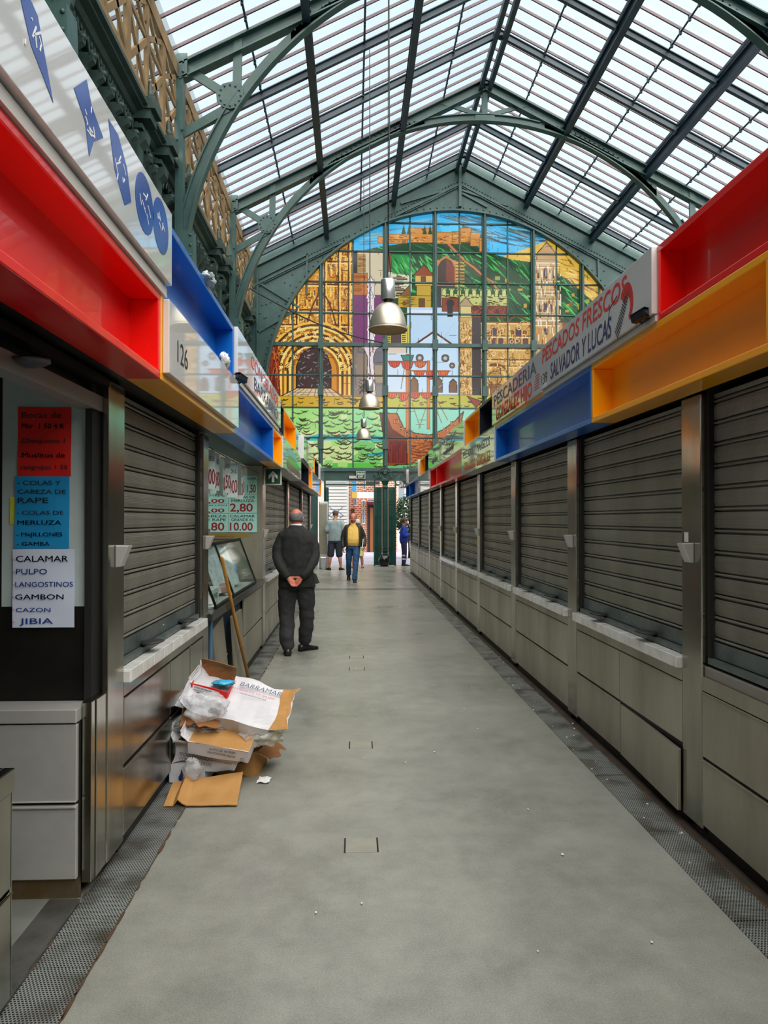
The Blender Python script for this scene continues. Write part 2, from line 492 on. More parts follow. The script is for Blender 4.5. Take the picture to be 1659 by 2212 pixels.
M['pane'] = pane_mat('roof_sheet', (0.96, 0.98, 1.0), 0.90)
M['pane_dirty'] = pane_mat('dusty_roof_sheet', (0.62, 0.66, 0.66), 0.75)

def clear_mat(name, tint, refl, rough=0.05, bump=0.0, bs=10):
    m, t, out = new_mat(name)
    N = t.nodes.new; L = t.links.new
    tr = N('ShaderNodeBsdfTransparent'); tr.inputs[0].default_value = (*tint, 1)
    gl = N('ShaderNodeBsdfGlossy'); gl.inputs['Roughness'].default_value = rough
    fr = N('ShaderNodeLayerWeight'); fr.inputs['Blend'].default_value = 0.5
    mx = N('ShaderNodeMixShader')
    pw = N('ShaderNodeMath'); pw.operation = 'POWER'; pw.inputs[1].default_value = 4.0
    ma = N('ShaderNodeMath'); ma.operation = 'MULTIPLY_ADD'; ma.inputs[1].default_value = refl; ma.inputs[2].default_value = 0.03
    L(fr.outputs['Facing'], pw.inputs[0]); L(pw.outputs[0], ma.inputs[0])
    L(ma.outputs[0], mx.inputs[0]); L(tr.outputs[0], mx.inputs[1]); L(gl.outputs[0], mx.inputs[2]); L(mx.outputs[0], out.inputs[0])
    if bump:
        tc = N('ShaderNodeTexCoord'); n2 = N('ShaderNodeTexNoise'); n2.inputs['Scale'].default_value = bs
        L(tc.outputs['Object'], n2.inputs['Vector'])
        bp = N('ShaderNodeBump'); bp.inputs['Strength'].default_value = bump
        L(n2.outputs[0], bp.inputs['Height']); L(bp.outputs[0], gl.inputs['Normal']); L(bp.outputs[0], fr.inputs['Normal'])
    return m
M['glass'] = clear_mat('case_glass', (0.90, 0.97, 0.95), 0.55)
def film_mat(name, tint, white):
    m, t, out = new_mat(name)
    N = t.nodes.new; L = t.links.new
    tr = N('ShaderNodeBsdfTransparent'); tr.inputs[0].default_value = (*tint, 1)
    pb = N('ShaderNodeBsdfPrincipled'); pb.inputs['Base Color'].default_value = (0.85, 0.86, 0.88, 1); pb.inputs['Roughness'].default_value = 0.15
    tc = N('ShaderNodeTexCoord'); n2 = N('ShaderNodeTexNoise'); n2.inputs['Scale'].default_value = 22; n2.inputs['Detail'].default_value = 4
    L(tc.outputs['Object'], n2.inputs['Vector'])
    bp = N('ShaderNodeBump'); bp.inputs['Strength'].default_value = 0.5; bp.inputs['Distance'].default_value = 0.02
    L(n2.outputs[0], bp.inputs['Height']); L(bp.outputs[0], pb.inputs['Normal'])
    q = N('ShaderNodeMapRange'); q.inputs['From Min'].default_value = 0.35; q.inputs['From Max'].default_value = 0.7
    q.inputs['To Min'].default_value = white * 0.5; q.inputs['To Max'].default_value = min(1, white * 1.6)
    L(n2.outputs[0], q.inputs['Value'])
    mx = N('ShaderNodeMixShader'); L(q.outputs[0], mx.inputs[0]); L(tr.outputs[0], mx.inputs[1]); L(pb.outputs[0], mx.inputs[2]); L(mx.outputs[0], out.inputs[0])
    return m
M['film'] = film_mat('clear_plastic_film', (0.93, 0.94, 0.94), 0.30)
M['film_white'] = film_mat('cloudy_plastic_bag', (0.93, 0.94, 0.95), 0.36)
M['film_yellow'] = film_mat('yellowish_plastic_film', (0.95, 0.90, 0.70), 0.35)

def mural_mat():
    m, t, out = new_mat('painted_stained_glass')
    N = t.nodes.new; L = t.links.new
    at = N('ShaderNodeAttribute'); at.attribute_name = 'paint'
    tl = N('ShaderNodeBsdfTranslucent'); L(at.outputs['Color'], tl.inputs['Color'])
    gl = N('ShaderNodeBsdfGlossy'); gl.inputs['Roughness'].default_value = 0.15
    mx = N('ShaderNodeMixShader'); mx.inputs[0].default_value = 0.04
    L(tl.outputs[0], mx.inputs[1]); L(gl.outputs[0], mx.inputs[2]); L(mx.outputs[0], out.inputs[0])
    return m
M['mural'] = mural_mat()

# ------------------------------------------------------------------ floor and street
fl = MB(); fl.box(-3.4, 11.0, -8, 26.6, -0.2, 0.0)
struct(fl.build('floor', M['floor'], org=(0, 0, 0)))
st = MB(); st.box(-25, 35, 26.6, 75, -0.2, -0.004)
struct(st.build('pavement', M['street'], org=(0, 26.6, 0)))
# darker resin strip let into the floor across the aisle
jt = MB(); jt.box(-0.9, 1.52, 16.9, 17.35, 0.0, 0.002)
o = jt.build('floor_strip', pbr('floor_strip_resin', (104, 104, 98), 0.3)); struct(o)

# ------------------------------------------------------------------ roof
XC, ZR, SL = 3.80, 14.52, 0.512
def zr(x): return ZR - SL * abs(x - XC)
def mir(x): return 2 * XC - x
EL, ER = -3.44, 2 * XC + 3.44
Y0, Y1 = -10.0, 26.3
TR = [2.0, 8.4, 14.8, 21.2]

r = MB()
for (a, b, mi) in ((EL, XC, 0), (XC, ER, 0), (EL - 1.0, EL, 1), (ER, ER + 1.0, 1)):
    r.mat(mi).add([(a, Y0, zr(a)), (b, Y0, zr(b)), (b, Y1, zr(b)), (a, Y1, zr(a))], [(0, 1, 2, 3)])
ceiling = struct(r.build('ceiling', [M['pane'], M['pane_dirty']], org=(XC, 0, ZR)))
gb = MB()
y = Y0 + 0.2
while y < Y1:
    for sgn in (-1, 1):
        gb.beam((XC, y, ZR - 0.05), (XC + sgn * 8.2, y, ZR - 0.05 - SL * 8.2), 0.036, 0.06)
    y += 0.457
gb.build('glazing_bars', M['rust_bar'], ceiling)
kb = MB()
for dx in (1.2, 3.55, 5.9):
    for sgn in (-1, 1):
        x = XC + sgn * dx; z = zr(x) - 0.14
        kb.tube([(x, Y0, z), (x, Y1, z)], 0.024, 6)
        y = Y0 + 0.2
        while y < Y1:
            if y > 4:
                kb.beam((x, y, z + 0.09), (x, y, z - 0.05), 0.05, 0.07)
            y += 0.457
kb.build('purlin_rods', M['blue_steel'], ceiling)

# heavy purlins, each a beam on short posts below the glazing
PNAMES = {0: 'ridge beam of the glass roof, running to the peak of the end wall',
          -2.37: 'green iron purlin just left of the ridge beam', -4.74: 'green iron purlin midway down the left roof slope',
          2.37: 'green iron purlin just right of the ridge beam', 4.74: 'green iron purlin midway down the right roof slope',
          }
RAFY = [yy for t in TR + [27.6] for yy in (t - 4.27, t - 2.13)] 
for dx, lab in PNAMES.items():
    x = XC + dx; z = zr(x)
    t = thing('roof_purlin', lab, 'roof beam', (x, 8, z - 0.5))
    b = MB()
    if dx == 0:
        for k in (-0.13, 0.13):
            b.box(x + k - 0.02, x + k + 0.02, Y0, Y1, z - 0.50, z - 0.22)
            b.box(x + k - 0.06, x + k + 0.06, Y0, Y1, z - 0.52, z - 0.50)
    else:
        b.box(x - 0.02, x + 0.02, Y0, Y1, z - 0.52, z - 0.28)
        b.box(x - 0.08, x + 0.08, Y0, Y1, z - 0.545, z - 0.52)
        b.box(x - 0.08, x + 0.08, Y0, Y1, z - 0.28, z - 0.26)
    b.build('beam', M['blue_steel'], t)
    if abs(dx) < 7:
        b = MB()
        b.box(x - 0.03, x + 0.03, Y0, Y1, z - 0.13, z - 0.06)
        b.build('upper_bar', M['blue_steel'], t)
        for yy in RAFY + TR:
            if yy < 4: continue
            b = MB()
            b.tube([(x, yy, z - 0.30), (x, yy, z - 0.24), (x, yy, z - 0.2), (x, yy, z - 0.10)], [0.06, 0.035, 0.045, 0.035], 8)
            b.box(x - 0.09, x + 0.09, yy - 0.09, yy + 0.09, z - 0.32, z - 0.26)
            b.build('post', M['blue_steel'], t)

# secondary rafters between the trusses
k = 0
for yy in RAFY:
    if yy < 4: continue
    for sgn, side in ((-1, 'left'), (1, 'right')):
        b = MB()
        p = (XC, yy, ZR - 0.2); q = (XC + sgn * 7.3, yy, ZR - 0.2 - SL * 7.3)
        b.beam(p, q, 0.03, 0.16)
        b.beam((p[0], p[1], p[2] - 0.09), (q[0], q[1], q[2] - 0.09), 0.10, 0.025)
        b.beam((p[0], p[1], p[2] + 0.08), (q[0], q[1], q[2] + 0.08), 0.10, 0.02)
        o = b.build('roof_rafter', M['blue_steel'])
        tag(o, 'slim iron rafter between two trusses on the %s roof slope' % side, 'rafter', 'slim rafters on the %s roof slope' % side)

# trusses
AC, AZ, AR = 3.72, 6.04, 7.13
def arcp(a, r): return (AC + r * math.cos(a), AZ + r * math.sin(a))
def rivets(mb, pts, y, r=0.028):
    for x, z in pts:
        mb.ball((x, y, z), (r, r * 0.8, r), 6, 4)
TLAB = ['curved green iron truss overhead nearest the camera', 'curved green iron truss with its rib rising above the first white sign',
        'second curved green iron truss, whole arch in view', 'curved green iron truss closest to the stained glass wall']
def truss(yt, lab):
    t = thing('roof_truss', lab, 'roof truss', (AC, yt, 6.5))
    for sgn in (-1, 1):
        b = MB()
        x1 = XC + sgn * 7.24
        p = (XC, yt, ZR - 0.34); q = (x1, yt, ZR - 0.34 - SL * 7.24)
        b.beam(p, q, 0.03, 0.30)
        for dz in (-0.15, 0.15):
            b.beam((p[0], yt, p[2] + dz), (q[0], yt, q[2] + dz), 0.24, 0.03)
        b.build('rafter', M['green'], t)
        # web plate between rafter and rib
        b = MB(); lo = []; hi = []
        for i in range(15):
            d = 1.75 + (5.05 - 1.75) * i / 14
            x = XC + sgn * d
            zz = AZ + math.sqrt(AR * AR - (x - AC) ** 2) + 0.05
            hi.append((x, zr(x) - 0.36)); lo.append((x, min(zz, zr(x) - 0.40)))
        for i in range(14):
            b.prism([lo[i], lo[i+1], hi[i+1], hi[i]], 'y', yt - 0.02, yt + 0.02)
        rv = []
        for i in range(24):
            d = 1.8 + 3.2 * i / 23; x = XC + sgn * d
            rv.append((x, zr(x) - 0.44)); rv.append((x + 0.03, AZ + math.sqrt(AR * AR - (x - AC) ** 2) + 0.20))
        rivets(b, rv, yt - 0.035)
        b.build('web_plate', M['green'], t)
        # node plate and struts
        gx, gz = (-2.45, 10.03) if sgn < 0 else (mir(-2.45), 10.03)
        e = lambda x: x if sgn < 0 else mir(x)
        b = MB()
        pts = [(gx + 0.27 * math.cos(a) * (1.1 if k % 2 else 1), gz + 0.27 * math.sin(a)) for k, a in enumerate([2*PI*i/12 for i in range(12)])]
        if sgn > 0: pts = pts
        b.prism(pts, 'y', yt - 0.065, yt - 0.04)
        rivets(b, [(gx + 0.21 * math.cos(2*PI*i/12), gz + 0.21 * math.sin(2*PI*i/12)) for i in range(12)], yt - 0.075, 0.022)
        b.build('node_plate', M['green'], t)
        for (a, c) in (((-3.40, 10.62), (-2.45, 10.02)), ((-2.30, 11.20), (-2.32, 10.1)), ((-3.42, 9.25), (-2.5, 9.80))):
            s = MB()
            s.beam((e(a[0]), yt, a[1]), (e(c[0]), yt, c[1]), 0.04, 0.17, up=(0, 0, 1))
            s.beam((e(a[0]), yt - 0.03, a[1]), (e(c[0]), yt - 0.03, c[1]), 0.02, 0.17)
            s.build('strut', M['green'], t)
        b = MB()
        b.box(e(-3.52), e(-3.36), yt - 0.10, yt + 0.10, 7.2, 10.75)
        b.box(e(-3.60), e(-3.28), yt - 0.12, yt - 0.09, 10.35, 10.82)
        rivets(b, [(e(-3.5), 10.45), (e(-3.36), 10.45), (e(-3.5), 10.65), (e(-3.36), 10.65), (e(-3.48), 9.1), (e(-3.38), 9.3)], yt - 0.13)
        b.build('post', M['green'], t)
        b = MB()
        b.prism([(e(-3.66), 5.6), (e(-3.10), 5.6), (e(-3.16), 7.3), (e(-3.62), 7.3)], 'y', yt - 0.16, yt + 0.16)
        rivets(b, [(e(-3.2), 6.2 + 0.2*i) for i in range(6)], yt - 0.17)
        b.build('foot_bracket', M['green'], t)
        s = MB()
        s.beam((XC + sgn * 0.06, yt, 13.30), (XC + sgn * 1.25, yt, 13.66), 0.05, 0.12)
        s.build('strut', M['green'], t)
    # curved rib: web and lower flange
    b = MB(); n = 72; a0 = 0.17
    for i in range(n):
        A = a0 + (PI - 2*a0) * i / n; B = a0 + (PI - 2*a0) * (i+1) / n
        p0, p1 = arcp(A, AR - 0.02), arcp(B, AR - 0.02); q0, q1 = arcp(A, AR + 0.15), arcp(B, AR + 0.15)
        b.prism([p0, p1, q1, q0], 'y', yt - 0.02, yt + 0.02)
        f0, f1 = arcp(A, AR - 0.05), arcp(B, AR - 0.05)
        b.prism([f0, f1, p1, p0], 'y', yt - 0.10, yt + 0.10)
        g0, g1 = arcp(A, AR + 0.18), arcp(B, AR + 0.18)
        if not (0.62 < A < 1.30 or PI - 1.30 < A < PI - 0.62):
            b.prism([q0, q1, g1, g0], 'y', yt - 0.07, yt + 0.07)
    b.build('arch_rib', M['green'], t)
    b = MB()
    b.beam((XC, yt, 13.12), (XC, yt, ZR - 0.5), 0.16, 0.10, up=(0, 1, 0))
    b.box(XC - 0.28, XC + 0.28, yt - 0.06, yt + 0.06, 13.12, 13.30)
    b.build('king_post', M['green'], t)
for yt, lab in zip(TR, TLAB): truss(yt, lab)

# ------------------------------------------------------------------ left nave wall: frieze and tan lattice
wl = MB(); wl.box(-4.2, -3.84, Y0, 26.3, 0.0, 8.3)
wall_left = struct(wl.build('wall_left', M['green_dark'], org=(-3.7, 8, 0)))
SH = Matrix.Translation((-0.26, 0, 0))
c = MB(SH)
prof = [(-3.58, 8.62), (-3.18, 8.62), (-3.18, 8.55), (-3.25, 8.53), (-3.25, 8.49), (-3.36, 8.46), (-3.41, 8.40), (-3.46, 8.38), (-3.46, 8.32), (-3.58, 8.30)]
c.prism(prof, 'y', Y0, 26.2)
c.prism([(-3.58, 7.46), (-3.46, 7.46), (-3.40, 7.38), (-3.40, 7.30), (-3.46, 7.26), (-3.46, 6.6), (-3.58, 6.5)], 'y', Y0, 26.2)
PIL = [yy for t in TR + [27.4] for yy in (t - 2.1, t - 0.85, t + 0.85) if yy < 26]
for yy in PIL:
    c.box(-3.6, -3.36, yy - 0.16, yy + 0.16, 6.4, 8.3)
    c.box(-3.6, -3.06, yy - 0.22, yy + 0.22, 8.5, 8.70)
    c.box(-3.6, -3.14, yy - 0.19, yy + 0.19, 8.34, 8.5)
    c.box(-3.6, -3.28, yy - 0.19, yy + 0.19, 8.18, 8.26)
    c.box(-3.6, -3.26, yy - 0.20, yy + 0.20, 7.34, 7.46)
    c.prism([(-3.6, 8.15), (-3.22, 8.15), (-3.24, 8.02), (-3.34, 7.92), (-3.36, 7.5), (-3.6, 7.5)], 'y', yy - 0.12, yy + 0.12)
c.build('cornice', M['green_dark'], wall_left)
f = MB(Matrix.Translation((-0.26, 0, 0.33)))
y = 5.0
while y < 26.1:
    if all(abs(y - p) > 0.30 for p in PIL):
        f.prism([(-3.58, 7.62), (-3.26, 7.62), (-3.27, 7.52), (-3.36, 7.46), (-3.44, 7.36), (-3.47, 7.24), (-3.58, 7.2)], 'y', y - 0.055, y + 0.055)
        f.tube([(-3.42, y + 0.19*math.cos(a), 7.66 + 0.24*math.sin(a)) for a in [PI*i/8 for i in range(9)]], 0.028, 5)
        f.tube([(-3.38, y + 0.10*math.cos(a), 7.70 + 0.14*math.sin(a)) for a in [PI*i/6 for i in range(7)]], 0.022, 5)
        f.ball((-3.30, y, 7.60), (0.07, 0.07, 0.05), 6, 4)
    y += 0.40
y = 5.0
while y < 26.1:
    f.box(-3.58, -3.41, y, y + 0.07, 7.90, 7.98); f.box(-3.58, -3.43, y, y + 0.07, 7.14, 7.22)
    y += 0.13
f.build('frieze_ornament', M['green_dark'], wall_left)
fin = MB(SH)
for yy in PIL:
    fin.lathe([(0.08, 0), (0.035, 0.04), (0.06, 0.09), (0.08, 0.14), (0.035, 0.20), (0.05, 0.26), (0.02, 0.32), (0.03, 0.36), (0.008, 0.40)], (-3.2, yy, 8.70), 8)
fin.build('finials', M['green_dark'], wall_left)
lt = MB()
XL = -3.52
zt = zr(XL) - 0.12
lt.box(XL - 0.05, XL + 0.05, Y0, 26.2, zt - 0.28, zt)
lt.box(XL - 0.05, XL + 0.05, Y0, 26.2, 8.6, 8.78)
lt.box(XL - 0.02, XL + 0.02, Y0, 26.2, 9.74, 9.82)
P = 1.067; y = 5.2; i = 0
while y < 26.1:
    wd = 0.08 if i % 2 else 0.20
    lt.box(XL - 0.035, XL + 0.035, y - wd/2, y + wd/2, 8.6, zt)
    lt.beam((XL, y, 8.8), (XL, y + P, 9.75), 0.05, 0.11); lt.beam((XL, y + P, 8.8), (XL, y, 9.75), 0.05, 0.11)
    lt.beam((XL, y, 9.8), (XL, y + P, zt - 0.25), 0.05, 0.09); lt.beam((XL, y + P, 9.8), (XL, y, zt - 0.25), 0.05, 0.09)
    for (yy, s) in ((y, 1), (y + P, -1)):
        lt.prism([(yy, zt - 0.25), (yy + s*0.34, zt - 0.25), (yy + s*0.20, zt - 0.32), (yy + s*0.13, zt - 0.45), (yy + s*0.10, zt - 0.62), (yy, zt - 0.62)], 'x', XL - 0.02, XL + 0.02)
    for q in (0.5,):
        lt.box(XL - 0.32, XL - 0.29, y + P*q - 0.02, y + P*q + 0.02, 8.5, zt + 0.1)
    y += P; i += 1
lt.build('lattice_screen', M['lattice'], wall_left)
# right nave wall, hidden behind the stalls from here but shading the hall
wr = MB(); wr.box(ER + 0.15, ER + 0.5, Y0, 26.3, 0.0, 8.6)
struct(wr.build('wall_right', M['plaster'], org=(ER + 0.3, 8, 0)))
wf = MB(); wf.box(-4.2, ER + 0.4, Y0 - 0.3, Y0, 0.0, 9.0)
struct(wf.build('wall_front', M['plaster'], org=(3.8, Y0, 0)))

# ------------------------------------------------------------------ end wall with the arched window
WX, WZ, WR = 3.58, 5.92, 6.70
YE = 26.2
SC = 61.07
def ux(u): return (u - 763.0) / SC
def vz(v): return 1.6 + (1123.0 - v) / SC
wb = MB()
n = 64
def roofpt(a):
    # where the ray from the arch centre meets the roof line or the wall side
    dx, dz = math.cos(a), math.sin(a)
    best = 1e9
    for (ax, az) in ((dx, dz),):
        for sgn in (-1, 1):
            den = dz + SL * sgn * dx
            tt = (ZR - 0.10 - SL * sgn * (WX - XC) - WZ) / den if abs(den) > 1e-6 else 1e9
            if tt > 0: best = min(best, tt)
        if dx > 1e-6: best = min(best, (ER + 0.4 - WX) / dx)
        if dx < -1e-6: best = min(best, (EL - 0.35 - WX) / dx)
    return (WX + dx * best, WZ + dz * best)
for i in range(n):
    A = PI * i / n; B = PI * (i+1) / n
    p0 = (WX + WR*math.cos(A), WZ + WR*math.sin(A)); p1 = (WX + WR*math.cos(B), WZ + WR*math.sin(B))
    wb.prism([p0, roofpt(A), roofpt(B), p1], 'y', YE, YE + 0.14)
wb.box(EL - 0.4, WX - WR, YE, YE + 0.14, 3.0, WZ); wb.box(WX + WR, ER + 0.4, YE, YE + 0.14, 3.0, WZ)
wb.box(EL - 0.4, -1.25, YE, YE + 0.14, 0.0, 3.0); wb.box(3.4, ER + 0.4, YE, YE + 0.14, 0.0, 3.0)
wall_back = struct(wb.build('wall_back', M['green'], org=(WX, YE, 0)))
tb = MB()
for i in range(n):
    A = PI * i / n; B = PI * (i+1) / n
    for (r0, r1, d) in ((WR - 0.06, WR, 0.22), (WR + 0.0, WR + 0.05, 0.10)):
        q = [(WX + rr*math.cos(t), WZ + rr*math.sin(t)) for rr, t in ((r0, A), (r1, A), (r1, B), (r0, B))]
        tb.prism(q, 'y', YE - d, YE + 0.02)
for z0, z1 in ((3.3, WZ),):
    tb.box(WX - WR, WX - WR + 0.06, YE - 0.22, YE, z0, z1); tb.box(WX + WR - 0.06, WX + WR, YE - 0.22, YE, z0, z1)
for sgn in (-1, 1):
    e = 7.3
    for off, wd, dp in ((0.14, 0.30, 0.10), (0.95, 0.06, 0.09), (1.02, 0.03, 0.06)):
        k = 0.0
        # stop the lower angles where they reach the arch
        ds = [x * 0.05 for x in range(0, int(e / 0.05))]
        segs = [d for d in ds if (ZR - off - SL*d) > (WZ + math.sqrt(max(WR*WR - (XC + sgn*d - WX)**2, 0)) + 0.10 if abs(XC + sgn*d - WX) < WR else 0)]
        if not segs: continue
        runs = []; cur = [segs[0]]
        for d in segs[1:]:
            if d - cur[-1] > 0.06: runs.append(cur); cur = [d]
            else: cur.append(d)
        runs.append(cur)
        for rn in runs:
            d0, d1 = rn[0], rn[-1]
            if d1 - d0 < 0.2: continue
            tb.beam((XC + sgn*d0, YE - dp/2, ZR - off - SL*d0), (XC + sgn*d1, YE - dp/2, ZR - off - SL*d1), dp, wd)
    # raised panel edges and braces on the spandrels
    for (a, c) in (((6.9, 10.1), (5.2, 11.0)), ((5.2, 11.0), (5.25, 9.55)), ((6.9, 9.95), (5.5, 9.1)), ((6.95, 8.2), (5.6, 9.0)),
                   ((0.15, 13.4), (1.9, 12.85)), ((0.3, 13.25), (1.2, 12.78)), ((6.95, 10.3), (6.95, 6.0))):
        tb.beam((WX + sgn*a[0], YE - 0.03, a[1]), (WX + sgn*c[0], YE - 0.03, c[1]), 0.07, 0.07, up=(0, 0, 1))
tb.beam((XC, YE - 0.06, 12.75), (XC, YE - 0.06, ZR - 0.3), 0.10, 0.14, up=(0, 1, 0))
tb.build('iron_edging', M['green'], wall_back)
rvt = MB(); rng = random.Random(3)
pts = []
for i in range(90):
    a = PI * (i + 0.5) / 90
    pts.append((WX + (WR + 0.13)*math.cos(a), WZ + (WR + 0.13)*math.sin(a)))
for sgn in (-1, 1):
    for i in range(70):
        d = 7.1 * i / 70; x = XC + sgn*d
        for off in (0.80,):
            z = ZR - off - SL*d
            if abs(x - WX) > WR or z > WZ + math.sqrt(max(WR*WR - (x-WX)**2, 0)) + 0.2: pts.append((x, z))
    for i in range(60):
        x = WX + sgn * rng.uniform(4.9, 7.0); z = rng.uniform(6.5, 11.2)
        if (x-WX)**2 + (z-WZ)**2 > (WR+0.25)**2 and z < zr(x) - 1.2: pts.append((x, z))
rivets(rvt, pts, YE - 0.01, 0.03)
rvt.build('rivets', M['green'], wall_back)

# ------------------------------------------------------------------ the stained glass, painted pane by pane on a fine grid
U0, U1, V0, V1 = 570, 1425, 448, 1018
WU, HV = U1 - U0, V1 - V0
IMG = np.zeros((HV, WU, 3), np.float32)
VV, UU = np.mgrid[V0:V1, U0:U1].astype(np.float32)
ar = random.Random(11)
def C3(c): return np.array(lin(c), np.float32)
def bb(us, vs, pad=0):
    a = max(int(min(us)) - U0 - pad, 0); b = min(int(max(us)) - U0 + 2 + pad, WU)
    c_ = max(int(min(vs)) - V0 - pad, 0); d = min(int(max(vs)) - V0 + 2 + pad, HV)
    return (slice(c_, d), slice(a, b)) if a < b and c_ < d else None
def inpoly(pts, sl):
    u = UU[sl]; v = VV[sl]; ins = np.zeros(u.shape, bool)
    for i in range(len(pts)):
        (x0, y0), (x1, y1) = pts[i], pts[i-1]
        if y0 == y1: continue
        ins ^= ((y0 > v) != (y1 > v)) & (u < (x1 - x0) * (v - y0) / (y1 - y0) + x0)
    return ins
def poly(pts, c, edge=None, ew=1.3, jit=0.0):
    sl = bb([p[0] for p in pts], [p[1] for p in pts])
    if sl is None: return
    m = inpoly(pts, sl)
    IMG[sl][m] = C3(c)
    if edge is not None:
        for i in range(len(pts)): line(pts[i-1], pts[i], ew, edge)
def rect(a, b, c_, d, c, edge=None, ew=1.3): poly([(a, b), (c_, b), (c_, d), (a, d)], c, edge, ew)
def line(p, q, wd, c, taper=False, mask=None):
    sl = bb([p[0], q[0]], [p[1], q[1]], int(wd) + 2)
    if sl is None: return
    u = UU[sl] - p[0]; v = VV[sl] - p[1]; du, dv = q[0] - p[0], q[1] - p[1]
    t = np.clip((u*du + v*dv) / max(du*du + dv*dv, 1e-6), 0, 1)
    d = np.hypot(u - t*du, v - t*dv)
    ww = wd * (np.sin(np.pi * np.clip(t, 0.08, 0.92)) if taper else 1.0)
    m = d < ww * 0.5 + 0.15
    if mask is not None: m &= mask[sl]
    IMG[sl][m] = C3(c)
def curve(f, n, wd, c, taper=False, mask=None):
    ps = [f(i / n) for i in range(n + 1)]
    for i in range(n):
        ww = wd * (0.35 + math.sin(PI * (i + 0.5) / n)) / 1.35 if taper else wd
        line(ps[i], ps[i+1], ww, c, False, mask)
def arc(cu, cv, r, a0, a1, wd, c, n=14, ky=1.0, mask=None, taper=False):
    curve(lambda t: (cu + r*math.cos(a0 + (a1-a0)*t), cv - ky*r*math.sin(a0 + (a1-a0)*t)), n, wd, c, taper, mask)
def disc(cu, cv, ru, rv, c, edge=None):
    poly([(cu + ru*math.cos(2*PI*i/20), cv + rv*math.sin(2*PI*i/20)) for i in range(20)], c, edge, 1.2)
def pmask(pts):
    m = np.zeros((HV, WU), bool); sl = bb([p[0] for p in pts], [p[1] for p in pts])
    m[sl] = inpoly(pts, sl); return m
DK = (44, 30, 22)
# sky
IMG[:] = C3((70, 190, 236))
for i in range(120):
    v = ar.uniform(452, 530); u = ar.uniform(940, 1240)
    line((u, v), (u + ar.uniform(30, 90), v + ar.uniform(6, 20)), ar.uniform(1.5, 5), ar.choice([(72, 96, 96), (60, 120, 150), (90, 130, 120), (100, 205, 240), (50, 80, 96)]), True)
for i in range(40):
    v = ar.uniform(470, 530); u = ar.uniform(760, 930)
    line((u, v), (u + ar.uniform(20, 60), v - ar.uniform(2, 10)), ar.uniform(1, 4), ar.choice([(140, 200, 200), (120, 170, 160), (60, 150, 190)]), True)
poly([(1062, 515), (1100, 520), (1098, 545), (1060, 545)], (80, 206, 250)); poly([(950, 478), (1000, 478), (1002, 500), (960, 500)], (96, 214, 250))
# golden hill
gh = [(1085, 548), (1140, 528), (1190, 508), (1250, 530), (1310, 600), (1425, 720), (1425, 800), (1240, 690), (1190, 600)]
poly(gh, (236, 190, 70)); gm = pmask(gh)
for i in range(150):
    u = ar.uniform(1090, 1380); v = 515 + abs(u - 1185) * 0.45 + ar.uniform(0, 90)
    line((u, v), (u + ar.uniform(12, 40), v + ar.uniform(2, 22)), ar.uniform(1, 3), ar.choice([(150, 80, 26), (255, 226, 120), (190, 120, 34), (110, 64, 24), (250, 170, 60)]), True, gm)
# green hill
hl = [(770, 540), (820, 528), (900, 516), (1010, 512), (1060, 538), (1110, 552), (1180, 560), (1240, 600), (1300, 650), (1400, 740), (1400, 900), (770, 900)]
poly(hl, (34, 78, 44)); hm = pmask(hl)
for i in range(620):
    u = ar.uniform(775, 1380); v = ar.uniform(520, 720)
    k = (u - 960) / 420.0
    line((u, v), (u + ar.uniform(10, 34), v + ar.uniform(8, 26) * (0.5 + k) + 6), ar.uniform(1.2, 3.2), ar.choice([(62, 196, 80), (40, 150, 66), (96, 214, 100), (22, 52, 34), (30, 110, 56), (24, 60, 36)]), True, hm)
for i in range(40):
    u = ar.uniform(1060, 1300); v = ar.uniform(580, 700)
    rect(u, v, u + ar.uniform(5, 12), v + ar.uniform(4, 10), ar.choice([(200, 160, 60), (120, 90, 40), (160, 170, 70)]))
# old walls on the hill top
for (a, b, c_, d) in ((816, 506, 880, 520), (838, 500, 884, 512), (884, 486, 942, 518), (942, 494, 980, 520), (978, 492, 998, 520), (996, 484, 1020, 516), (1018, 494, 1040, 524), (1038, 505, 1054, 536)):
    rect(a, b, c_, d, (222, 146, 62), (104, 52, 24), 1.4)
    for i in range(int((c_ - a) / 3)):
        u = ar.uniform(a, c_ - 6); v = ar.uniform(b + 2, d - 2); line((u, v), (u + ar.uniform(3, 9), v), 1.4, ar.choice([(120, 60, 28), (160, 90, 36), (245, 180, 90)]))
for u in (872, 884, 918, 930): poly([(u - 5, 500), (u, 478), (u + 5, 500)], (40, 74, 40))
# zigzag wall down the hill
zz = [(965, 520), (985, 540), (1000, 556), (1020, 570), (1040, 588), (1060, 600), (1072, 618), (1090, 640)]
for o_ in (0, 5, 10):
    for i in range(len(zz) - 1): line((zz[i][0] + o_, zz[i][1]), (zz[i+1][0] + o_, zz[i+1][1]), 4 if o_ == 5 else 1.6, (206, 130, 66) if o_ == 5 else (92, 44, 22))
